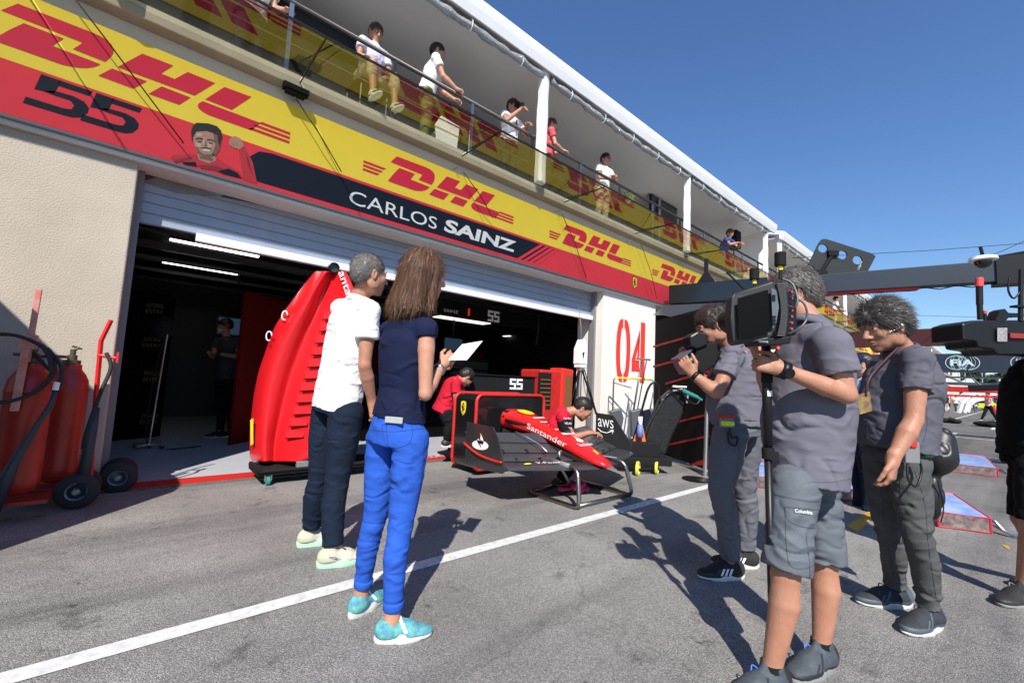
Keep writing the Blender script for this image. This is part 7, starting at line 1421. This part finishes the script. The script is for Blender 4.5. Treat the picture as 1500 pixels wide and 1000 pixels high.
def hq(x, y, z): return hcm + npa((x, y, z)) @ A
S.ell(hq(0, .045, -.075), (.05, .046, .04), A, .02); S.ell(hq(.05, .01, -.05), (.02, .03, .04), A, .02); S.ell(hq(-.05, .01, -.05), (.02, .03, .04), A, .02); S.ell(hq(0, .095, -.055), (.03, .03, .012), A, .006, '-'); surf(S, "beard", HDK, pr, lambda v: .002 * vnoise(v * 200, 3))
p_ = J2['rsh'] + (J2['rel'] - J2['rsh']) * .35; b = MB(); ax_ = unit(J2['rel'] - J2['rsh']); b.tube([p_ - ax_ * .045, p_ + ax_ * .07], [.078, .079], 20, cap=False); b.build("black_sleeve_patch", TEAMB, pr, smooth=True)
for k in range(3): text("sleeve_lettering", ("Ray-Ban", "VELAS", "CEVA")[k], V(826 + k, 614 + k * 7, D - .26), unit(RT + UP * .0), UP, WHITE, pr, w=.075, h=.022)
D = 5.95; look = unit(RT * .5 + FH * .3 - UP * .8)
quick("mechanic in red bending over beside the black equipment box behind the woman", D, look, dict(head=(682, 553, -.0), neck=(674, 556), chest=(664, 566), waist=(654, 585), pelvis=(648, 600), lsh=(672, 556, .15), rsh=(668, 562, -.16), lel=(680, 585, .1), lwr=(690, 600, 0), rel=(668, 590, -.2), rwr=(680, 605, -.1), rhip=(655, 608, -.1), lhip=(655, 606, .1), rkn=(660, 622, -.12), lkn=(664, 622, .1), ran=(655, 645, -.1), lan=(660, 643, .1)), SK_TAN, TEAMR, TEAMB, 1., hairm=HDK, h=.009, shoes=SHK)
# masked worker inside the garage
D = dd(318, 640); look = unit(-RT * .6 - FH * .75 - UP * .25)
pr, J2 = quick("garage worker in black with pale face mask and ear defenders inside the garage", D, look, dict(head=(330, 478), neck=(332, 494), chest=(333, 512), waist=(332, 535), pelvis=(331, 553), rsh=(318, 500, 0), lsh=(346, 500, 0), rel=(312, 522, -.1), rwr=(305, 516, -.3), lel=(352, 523, -.1), lwr=(325, 519, -.3), rhip=(325, 558), lhip=(337, 558), rkn=(324, 595), lkn=(338, 595), ran=(322, 632), lan=(339, 632)), SK_TAN, cloth("worker_grey", (.05, .052, .058)), TEAMB, 1.02, hairm=HDK, h=.009, base=G(330, 636), shoes=SHK, hands={})
A = frame_from(look); hcm = J2['head']; S = SDF(.006); S.ell(hq(0, .072, -.05), (.05, .045, .042), A, .01); surf(S, "face_mask", mat("mask_blue", (.45, .55, .6), .8), pr)
b = MB(); 
for sx in (-1, 1): b.ell(hq(sx * .095, 0, 0), (.03, .04, .045))
b.build("ear_defenders", REDM, pr, smooth=True)
# man in cap behind the charcoal polo man
D = 4.6; look = unit(-RT * .8 + FH * .5)
pr, J2 = quick("man in a navy cap and pale shirt half hidden between the two nearest men", D, look, dict(head=(1262, 535), neck=(1268, 552), chest=(1266, 580), waist=(1265, 615), pelvis=(1265, 642), rsh=(1256, 560, .18), lsh=(1276, 560, -.18), rel=(1250, 595, .2), rwr=(1245, 580, .1), lel=(1275, 600, -.2), lwr=(1262, 590, -.2), rhip=(1260, 648, .1), lhip=(1270, 648, -.1), rkn=(1258, 700, .1), lkn=(1272, 700, -.1), ran=(1258, 752, .1), lan=(1272, 752, -.1)), SK_FAIR, cloth("pale_blue_shirt", (.42, .50, .62)), TROU, .98, hairm=HDK, h=.009, base=G(1265, 765))
A = frame_from(look); hcm = J2['head']; S = SDF(.006); S.ell(hq(0, -.01, .045), (.09, .107, .092), A, .01); S.cut(hq(0, 0, .03), -A[2]); surf(S, "cap", cloth("navy_cap", (.012, .02, .06)), pr); b = MB(); b.prism([hq(-.07, .06, .035), hq(-.05, .15, .02), hq(.05, .15, .02), hq(.07, .06, .035)], A[2] * .006); b.build("cap_peak", MATS["navy_cap"], pr); b = MB(); b.ell(hq(-.032, .098, .012), (.02, .008, .014)); b.ell(hq(.032, .098, .012), (.02, .008, .014)); b.obox(hq(-.075, .05, .015), A[1] * .05, A[0] * .002, A[2] * .005); b.build("sunglasses", GBLACK, pr, smooth=True)
# ---------------------------------------------------------------- people on the terrace
FL = 4.40; toG = -FH
def terr(label, Y, head, look, top, bot, sk, hr, lean=0, arms=None, s=1., cloth_=None, z=.0, hold=None):
    """standing person at the rail; head given in pixels on the plane Y"""
    hp_ = P(head[0], head[1], Y); x0 = hp_[0]; l2 = unit(npa((look[0], look[1], 0))); rt = unit(np.cross(l2, UP)); ht = hp_[2] - FL; k = s
    pel = npa((x0, Y, FL + ht * .56)) - l2 * lean; neck = hp_ - UP * .15 * k - l2 * .02; chest = neck + (pel - neck) * .38; waist = neck + (pel - neck) * .72
    J2 = dict(head=hp_, neck=neck, chest=chest, waist=waist, pelvis=pel, look=look, rt=rt, hs=1.05)
    for a_, sg_ in (('r', 1), ('l', -1)):
        J2[a_ + 'sh'] = neck - UP * .06 + rt * .17 * sg_; J2[a_ + 'hip'] = pel + rt * .09 * sg_ - UP * .03; f0 = npa((pel[0], pel[1], FL)) + rt * .11 * sg_; J2[a_ + 'kn'] = (J2[a_ + 'hip'] + f0) / 2 + l2 * .03; J2[a_ + 'an'] = f0 + UP * .085
        e, w_ = (arms or {}).get(a_, ((.02, -.27, .05), (-.04, -.34, .22))); J2[a_ + 'el'] = J2[a_ + 'sh'] + rt * e[0] * sg_ + UP * e[1] + l2 * e[2]; J2[a_ + 'wr'] = J2[a_ + 'el'] + rt * w_[0] * sg_ + UP * (w_[1] + .25) * 1.0 + l2 * w_[2]
    pr = person(label, (pel[0], pel[1], FL)); body_std(J2, s, sk, pr, .0075, 0, hands={a_: (l2 * .8 - UP * .2, -UP * .8 + l2 * .2, .7) for a_ in 'rl'}); shirt(J2, top, pr, s, .022, .5, .03, .008, .006, 5, "shirt"); trousers(J2, bot, pr, s, .02, .93, .010, .005, 6, "trousers")
    for a_ in 'rl': shoe(pr, J2[a_ + 'an'], l2, s, SHK, SOLEW, zg=FL)
    A = frame_from(look); shorthair(pr, hp_, A, s * 1.08, hr, volume=.009, strands=500, L_=.018, seed=int(head[0]), h=.006)
    return pr, J2, A
WS = cloth("white_shirt_cotton", (.74, .74, .76), v=.05); BEIGE = cloth("beige_chino", (.42, .34, .22)); NAVYC = cloth("navy_chino", (.015, .02, .04)); CORAL = cloth("coral_top", (.62, .10, .12)); BLUES = cloth("blue_shirt", (.04, .07, .22))
pr, J2, A = terr("young man in white shirt leaning on the terrace rail looking right", 5.36, (641, 78), unit((.85, -.45, -.25)), WS, cloth("olive_trousers", (.16, .16, .06)), SK_MID, HDK, .12, {'r': ((.0, -.25, .12), (-.05, -.37, .20)), 'l': ((.0, -.25, .10), (.02, -.33, .22))})
pr, J2, A = terr("man in a white shirt holding a camera to his eye on the terrace", 5.42, (751, 157), unit((.1, -.9, -.25)), WS, NAVYC, SK_TAN, HDK, .05, {'r': ((.08, -.20, .14), (-.22, .02, .12)), 'l': ((.1, -.22, .1), (-.2, -.2, .2))})
b = MB(); c_ = J2['head'] + A[1] * .14 + A[2] * .01; b.obox(c_, A[0] * .07, A[1] * .03, A[2] * .045); b.cyl(c_, c_ + A[1] * .1, .035, .04); o = tag(b.build("photo_camera", BLACK), "small black camera held to the eye of the man on the terrace", "camera")
b = MB(); b.obox(J2['chest'] + A[1] * .15, A[0] * .02, A[1] * .004, UP * .09); b.build("red_lanyard", REDM, pr)
pr, J2, A = terr("woman in a coral top with tied brown hair behind the white tent post", 5.34, (808, 184), unit((.75, -.6, -.3)), CORAL, NAVYC, SK_FAIR, hairmat("chestnut_hair", (.10, .045, .02), (.04, .02, .01)), .08, {'r': ((.0, -.24, .08), (-.12, -.3, .16)), 'l': ((.0, -.24, .08), (-.12, -.28, .16))}, s=.93)
pr, J2, A = terr("man in a white shirt and sunglasses with crossed forearms on the terrace rail", 5.36, (887, 234), unit((-.1, -.95, -.2)), WS, BEIGE, SK_TAN, HDK, .08, {'r': ((.05, -.27, .08), (-.24, -.24, .12)), 'l': ((.05, -.27, .08), (-.22, -.2, .15))})
b = MB()
for sx in (-1, 1): b.ell(J2['head'] + npa((sx * .032, .1, .014)) @ A, (.024, .012, .017))
b.build("sunglasses", GBLACK, pr, smooth=True)
pr, J2, A = terr("bearded man in a blue shirt leaning over the far part of the terrace rail", 5.3, (1069, 342), unit((-.1, -.85, -.5)), BLUES, NAVYC, SK_TAN, hairmat("auburn_hair", (.12, .05, .02), (.05, .02, .01)), .3, {'r': ((.04, -.2, .15), (-.16, -.2, .16)), 'l': ((.04, -.2, .15), (-.16, -.2, .16))})
pr, J2, A = terr("distant man in a white shirt at the terrace rail under the gantry arm", 5.3, (1225, 438), unit((.4, -.9, -.1)), WS, WS, SK_TAN, HDK, .1)
# seated man with glasses
def seated(label, Y, head, look, top, bot, sk, hr, knees, s=1., glasses=False):
    hp_ = P(head[0], head[1], Y); l2 = unit(npa((look[0], look[1], 0))); rt = unit(np.cross(l2, UP)); neck = hp_ - UP * .16; pel = npa((neck[0], neck[1], neck[2] - .50)) - l2 * .08; J2 = dict(head=hp_, neck=neck, chest=neck + (pel - neck) * .4, waist=neck + (pel - neck) * .75, pelvis=pel, look=look, rt=rt, hs=1.05)
    for a_, sg_ in (('r', 1), ('l', -1)):
        J2[a_ + 'sh'] = neck - UP * .06 + rt * .17 * sg_; J2[a_ + 'hip'] = pel + rt * .1 * sg_; J2[a_ + 'kn'] = pel + rt * .16 * sg_ + l2 * .36 + UP * .02; J2[a_ + 'an'] = J2[a_ + 'kn'] - UP * .42 + l2 * .05; J2[a_ + 'el'] = J2[a_ + 'sh'] + rt * .06 * sg_ - UP * .26 + l2 * .05; J2[a_ + 'wr'] = J2[a_ + 'kn'] - l2 * .08 + UP * .09 - rt * .05 * sg_
    pr = person(label, (pel[0], pel[1], FL)); body_std(J2, s, sk, pr, .0075, 0, hands={a_: (l2 * .6 - UP * .5, -UP * .6 - l2 * .2, .7) for a_ in 'rl'}); shirt(J2, top, pr, s, .022, .55, .0, .008, .006, 5, "shirt"); trousers(J2, bot, pr, s, .025, .25, .010, .005, 6, "shorts")
    for a_ in 'rl': shoe(pr, J2[a_ + 'an'], l2, s, mat("pale_shoe", (.5, .48, .35), .8), SOLEW, zg=J2[a_ + 'an'][2] - .085)
    A = frame_from(look); shorthair(pr, hp_, A, s * 1.08, hr, volume=.007, strands=400, seed=int(abs(head[0])), h=.006)
    b = MB(); q_ = pel - UP * .12; b.obox(q_ - UP * .02, rt * .22, l2 * .2, UP * .02); b.obox(q_ - l2 * .2 + UP * .25, rt * .22, l2 * .015, UP * .22)
    ch_ = root("terrace_chair", (q_[0], q_[1], FL), "dark chair under " + label.split(" on ")[0].split(" at ")[0], "chair"); b.build("seat_shell", MBLACK, ch_)
    for u, v_ in ((.19, .17), (-.19, .17), (.19, -.17), (-.19, -.17)): b = MB(); t_ = q_ + rt * u + l2 * v_; b.cyl((t_[0], t_[1], FL), t_, .013, seg=6); b.build("leg", DST, ch_)
    if glasses:
        b = MB()
        for sx in (-1, 1):
            c_ = hp_ + npa((sx * .032, .102, .012)) @ A; b.tube([c_ + A[0] * .024 * math.cos(a) + A[2] * .016 * math.sin(a) for a in np.linspace(0, 2 * math.pi, 13)[:-1]], .0025, 5, closed=True); b.tube([c_ + A[0] * .024 * sx, c_ + A[0] * .045 * sx - A[1] * .1], .002, 5)
        b.build("glasses", BLACK, pr)
    return pr, J2
seated("man with glasses and beige shorts seated on the terrace", 5.42, (550, 50), unit((.15, -.9, -.45)), cloth("lilac_shirt", (.55, .55, .68)), BEIGE, SK_TAN, HBR, None, glasses=True)
terr("person in white at the rail above the top left edge of the picture", 5.40, (385, -62), unit((.5, -.8, -.3)), WS, NAVYC, SK_FAIR, HBR, .1)
# ---------------------------------------------------------------- far people on the lane
far = [  # px of feet, colours, look, label
    ((1366, 622), (.03, .03, .04), (.02, .02, .03), -1, "far man in black carrying gear on the left side of the lane"), ((1372, 606), (.55, .48, .6), (.03, .03, .05), 1, "far person in a lilac shirt by the left side of the lane"), ((1379, 605), (.02, .02, .02), (.02, .02, .02), -1, "far person all in black left of the white arch"),
    ((1389, 601), (.3, .3, .32), (.02, .02, .03), -1, "far person in grey just behind the white arch leg"), ((1393, 599), (.5, .1, .1), (.05, .05, .06), 1, "far person in red between the arch frames"), ((1408, 599), (.04, .05, .08), (.03, .03, .04), -1, "far person in navy under the white arch"), ((1419, 600), (.55, .55, .5), (.02, .02, .02), 1, "far person in cream right of the arch legs"), ((1443, 599), (.05, .05, .05), (.03, .03, .05), -1, "far person in black behind the striding man"), ((1452, 601), (.6, .5, .1), (.03, .03, .05), 1, "far person in a yellow vest near the red canisters"),
    ((1386, 604), (.02, .02, .02), (.5, .4, .35), 1, "far person in black with pale trousers beside the white arch"), ((1401, 604), (.6, .6, .62), (.04, .04, .05), 1, "far person in white passing under the white arch"), ((1429, 605), (.5, .52, .65), (.1, .12, .2), 1, "far crouching person in pale blue"), ((1469, 606), (.12, .05, .3), (.02, .02, .03), -1, "far person in purple by the red canisters"),
]
for (px_, py_), ct, cb2, dr_, lab in far:
    g_ = G(px_, py_); Df = float(np.dot(g_, FH)); lk = unit(RT * .4 * dr_ + FH * .9); rt = unit(np.cross(lk, UP)); l2 = lk; k = .8 if "crouching" in lab else 1.
    J2 = dict(head=g_ + UP * 1.62 * k, neck=g_ + UP * 1.46 * k, chest=g_ + UP * 1.28 * k, waist=g_ + UP * 1.08 * k, pelvis=g_ + UP * .94 * k, look=lk, rt=rt, hs=1.1)
    for a_, sg_ in (('r', 1), ('l', -1)):
        st_ = .12 * sg_ * dr_; J2[a_ + 'sh'] = J2['neck'] - UP * .07 + rt * .18 * sg_; J2[a_ + 'el'] = J2[a_ + 'sh'] - UP * .27 + rt * .05 * sg_; J2[a_ + 'wr'] = J2[a_ + 'el'] - UP * .15 + l2 * .2; J2[a_ + 'hip'] = J2['pelvis'] + rt * .09 * sg_; J2[a_ + 'kn'] = g_ + UP * .5 * k + rt * .1 * sg_ + l2 * st_; J2[a_ + 'an'] = g_ + UP * .09 + rt * .1 * sg_ + l2 * st_ * 1.4
    pr = person(lab, g_); body_std(J2, 1., SK_TAN, pr, .016, 0, eye=False); shirt(J2, cloth("far_top_%d" % px_, ct), pr, 1., .03, .5, .03, .016, .006, 5); trousers(J2, cloth("far_bottom_%d" % px_, cb2), pr, 1., .025, .95, .016, .005, 6)
    S = SDF(.014); S.ell(J2['head'] + UP * .04 - lk * .02, (.09, .10, .09)); surf(S, "hair", HDK, pr)
# walking man in white and red shirt
g_ = G(1449, 616); lk = unit(-RT * .9 + FH * .3); rt = unit(np.cross(lk, UP)); k = 1.03
J2 = dict(head=g_ + UP * 1.66, neck=g_ + UP * 1.5, chest=g_ + UP * 1.32, waist=g_ + UP * 1.1, pelvis=g_ + UP * .95, look=lk, rt=rt, hs=1.1)
for a_, sg_ in (('r', 1), ('l', -1)): J2[a_ + 'sh'] = J2['neck'] - UP * .07 + rt * .18 * sg_; J2[a_ + 'el'] = J2[a_ + 'sh'] - UP * .2 + rt * .12 * sg_ - lk * .15 * sg_; J2[a_ + 'wr'] = J2[a_ + 'el'] + UP * .02 - lk * .22; J2[a_ + 'hip'] = J2['pelvis'] + rt * .09 * sg_; J2[a_ + 'kn'] = g_ + UP * .5 + lk * .2 * sg_; J2[a_ + 'an'] = g_ + UP * .09 + lk * .38 * sg_
pr = person("man in a white and red shirt striding across the lane in the distance", g_); body_std(J2, 1.03, SK_TAN, pr, .012, 0, eye=False); shirt(J2, cloth("white_red_shirt", (.75, .72, .74), vs=2.2, v=1), pr, 1.04, .03, .5, .03, .012); trousers(J2, TEAMB, pr, 1.04, .03, .95, .012)
MATS["white_red_shirt"].node_tree.nodes["Color Ramp"].color_ramp.elements[0].color = (.6, .02, .05, 1)
for a_ in 'rl': shoe(pr, J2[a_ + 'an'], lk, 1., SHK, SOLEW)
S = SDF(.012); S.ell(J2['head'] + UP * .05, (.09, .11, .08)); surf(S, "cap", TEAMB, pr)
# ---------------------------------------------------------------- distance: arch, cars, canisters, barrier, trees
ARP = mat("arch_white", (.62, .64, .66), .4, .1); ar = root("white_arch_portal", (38, 2.5, 0), "pale angular arch portal straddling the left of the lane", "arch")
da = dd(1402, 604)
for pts_ in ([(1398, 605), (1403, 590), (1413, 580), (1424, 575), (1452, 577)], [(1406, 604), (1410, 592), (1418, 584), (1430, 579)], [(1411, 603), (1414, 592), (1422, 586), (1436, 583)]):
    for k in range(len(pts_) - 1):
        p, q_ = V(*pts_[k], da), V(*pts_[k + 1], da); b = MB(); b.obox((p + q_) / 2, (q_ - p) / 2, FH * .5, unit(np.cross(q_ - p, FH)) * .14); b.build("arch_frame", ARP, ar)
yc = [((1436, 596), "front yellow car parked beyond the white arch"), ((1424, 594), "rear yellow car parked beyond the white arch")]
CY = mat("car_yellow", (.62, .68, .04), .3, coat=.5)
for (px_, py_), lab in yc:
    g_ = G(px_, py_ + 5); cr2 = root("yellow_car", g_, lab, "car"); l_, w_ = 2.1, .9
    prof = [(-2.1, .3), (-2.1, .75), (-1.8, .95), (-1.0, 1.0), (-.4, 1.45), (.9, 1.45), (1.5, 1.0), (2.1, .85), (2.15, .35)]
    b = MB(); b.prism([g_ + npa((w_, -u, v_)) for u, v_ in prof], (-2 * w_, 0, 0)); b.build("body", CY, cr2, bevel=.08)
    b = MB(); b.box((g_[0] - w_ - .01, g_[1] - .8, 1.03), (g_[0] - w_ - .005, g_[1] + .35, 1.38)); b.build("window", GBLACK, cr2)
    for u in (-1.3, 1.3):
        for sx in (-1, 1): b = MB(); b.lathe(g_ + npa((sx * w_ * .95 - .1, u, .33)), (1, 0, 0), [(.2, 0), (.33, .02), (.33, .2), (.2, .22)], 18); b.build("wheel", RUB, cr2, smooth='auto')
for k, px_ in enumerate((1457, 1461.5)):
    g_ = G(px_, 605); t_ = root("red_canister", g_, "%s of two red canisters beside the lane" % ("left" if k == 0 else "right"), "canister"); b = MB(); b.lathe(g_, (0, 0, 1), [(.2, 0), (.22, .03), (.22, .6), (.14, .72), (.08, .76)], 14); b.build("tank", REDM, t_, smooth='auto'); b = MB(); b.cyl(g_ + (0, 0, .76), g_ + (0, 0, .9), .05); b.build("valve", BLACK, t_)
gs = root("far_grandstand", (150, -20, 0), "blue seated grandstand beyond the end of the lane", "grandstand")
b = MB(); 
for k in range(6): b.box((150 + k * 1.5, -45, .0), (151.5 + k * 1.5, 3, 2.2 + k * .7))
b.build("seating", mat("stand_blue", (.10, .22, .50), .7, vary=.5, vs=.8, col2=(.25, .3, .4)), gs)
b = MB(); b.box((149, -45, 0), (149.3, 3, 1.6)); b.build("front_wall", mat("stand_wall", (.35, .38, .42), .7), gs)
pw = root("pit_wall_barrier", (60, -7, 0), "low concrete wall along the far side of the lane", "wall"); b = MB(); b.box((14, -9.3, 0), (150, -9, 1.1)); b.build("wall_block", CONC, pw); b = MB()
for k in range(28): b.cyl((15 + k * 4.8, -9.15, 1.1), (15 + k * 4.8, -9.15, 2.9), .04, seg=6)
b.build("fence_post", DST, pw)
# trees and lamp poles far away
LEAF = mat("pine_foliage", (.045, .085, .03), .8, vary=.6, vs=.6, col2=(.02, .04, .015)); BARK = mat("bark", (.09, .06, .04), .9)
def tree(x, y, h_, lab, seed):
    rng = np.random.RandomState(seed); t_ = root("umbrella_pine", (x, y, 0), lab, "tree"); b = MB(); b.tube([(x, y, 0), (x + .2, y + .1, h_ * .4), (x, y + .3, h_ * .72)], [.35, .25, .15], 8)
    for k in range(6): a = k * 1.05; b.tube([(x, y + .2, h_ * (.5 + .03 * k)), (x + math.cos(a) * h_ * .16, y + math.sin(a) * h_ * .2, h_ * .75)], [.12, .05], 6)
    b.build("trunk", BARK, t_); vs, fs = [], []
    cl = [(rng.uniform(-1, 1) * h_ * .28, rng.uniform(-1, 1) * h_ * .42, h_ * rng.uniform(.66, .95), rng.uniform(.07, .13) * h_) for _ in range(34)]
    for cx, cy, cz, r_ in cl:
        for _ in range(110):
            d_ = unit(rng.normal(0, 1, 3)); p = npa((x + cx, y + cy, cz)) + d_ * r_ * rng.uniform(.5, 1.05) * (1, 1, .6); a = unit(rng.normal(0, 1, 3)) * .16; c_ = unit(np.cross(a, rng.normal(0, 1, 3))) * .12; n_ = len(vs); vs += [p - a, p + c_, p + a, p - c_]; fs.append((n_, n_ + 1, n_ + 2, n_ + 3))
    mesh("crown", np.array(vs), np.array(fs), LEAF, t_)
for k, (x, y, h_) in enumerate(((120, 9.5, 9.5), (128, 6.5, 8.5), (134, 2, 7.5), (138, -3, 6.8), (126, -9, 6), (140, -18, 6.5))): tree(x, y, h_, ["tallest umbrella pine beyond the pit buildings", "umbrella pine second from the left beyond the lane", "umbrella pine rising above the white arch", "umbrella pine above the yellow cars", "small umbrella pine right of the yellow cars", "umbrella pine hidden behind the black-clothed man"][k], 40 + k)
for k, (x, y) in enumerate(((90, 4.2), (96, 2.7), (100, 5.4))):
    t_ = root("floodlight_pole", (x, y, 0), ["middle", "right-hand", "left-hand"][k] + " slender light pole of three beyond the white arch", "light pole"); b = MB(); b.cyl((x, y, 0), (x, y, 6.2), .07, .05, 8); b.build("mast", ALU, t_); b = MB(); b.box((x - .1, y - .4, 6.2), (x + .1, y + .4, 6.35)); b.build("lamp_head", GREY, t_)
sf = V(1395, 573, 16); sf2 = root("hanging_spotlight", sf, "black spotlight hanging below the lane banner", "spotlight"); s0 = PX(1442, 568, 19.5)
b = MB(); b.obox(s0, (.12, 0, 0), (0, .34, -.03), (0, .01, .09)); b.build("housing", BLACK, sf2, bevel=.02); b = MB(); b.tube(curve([s0, s0 + (0, .25, .3), s0 + (0, .35, .6)], 5), .02, 6); b.build("cable", BLACK, sf2)
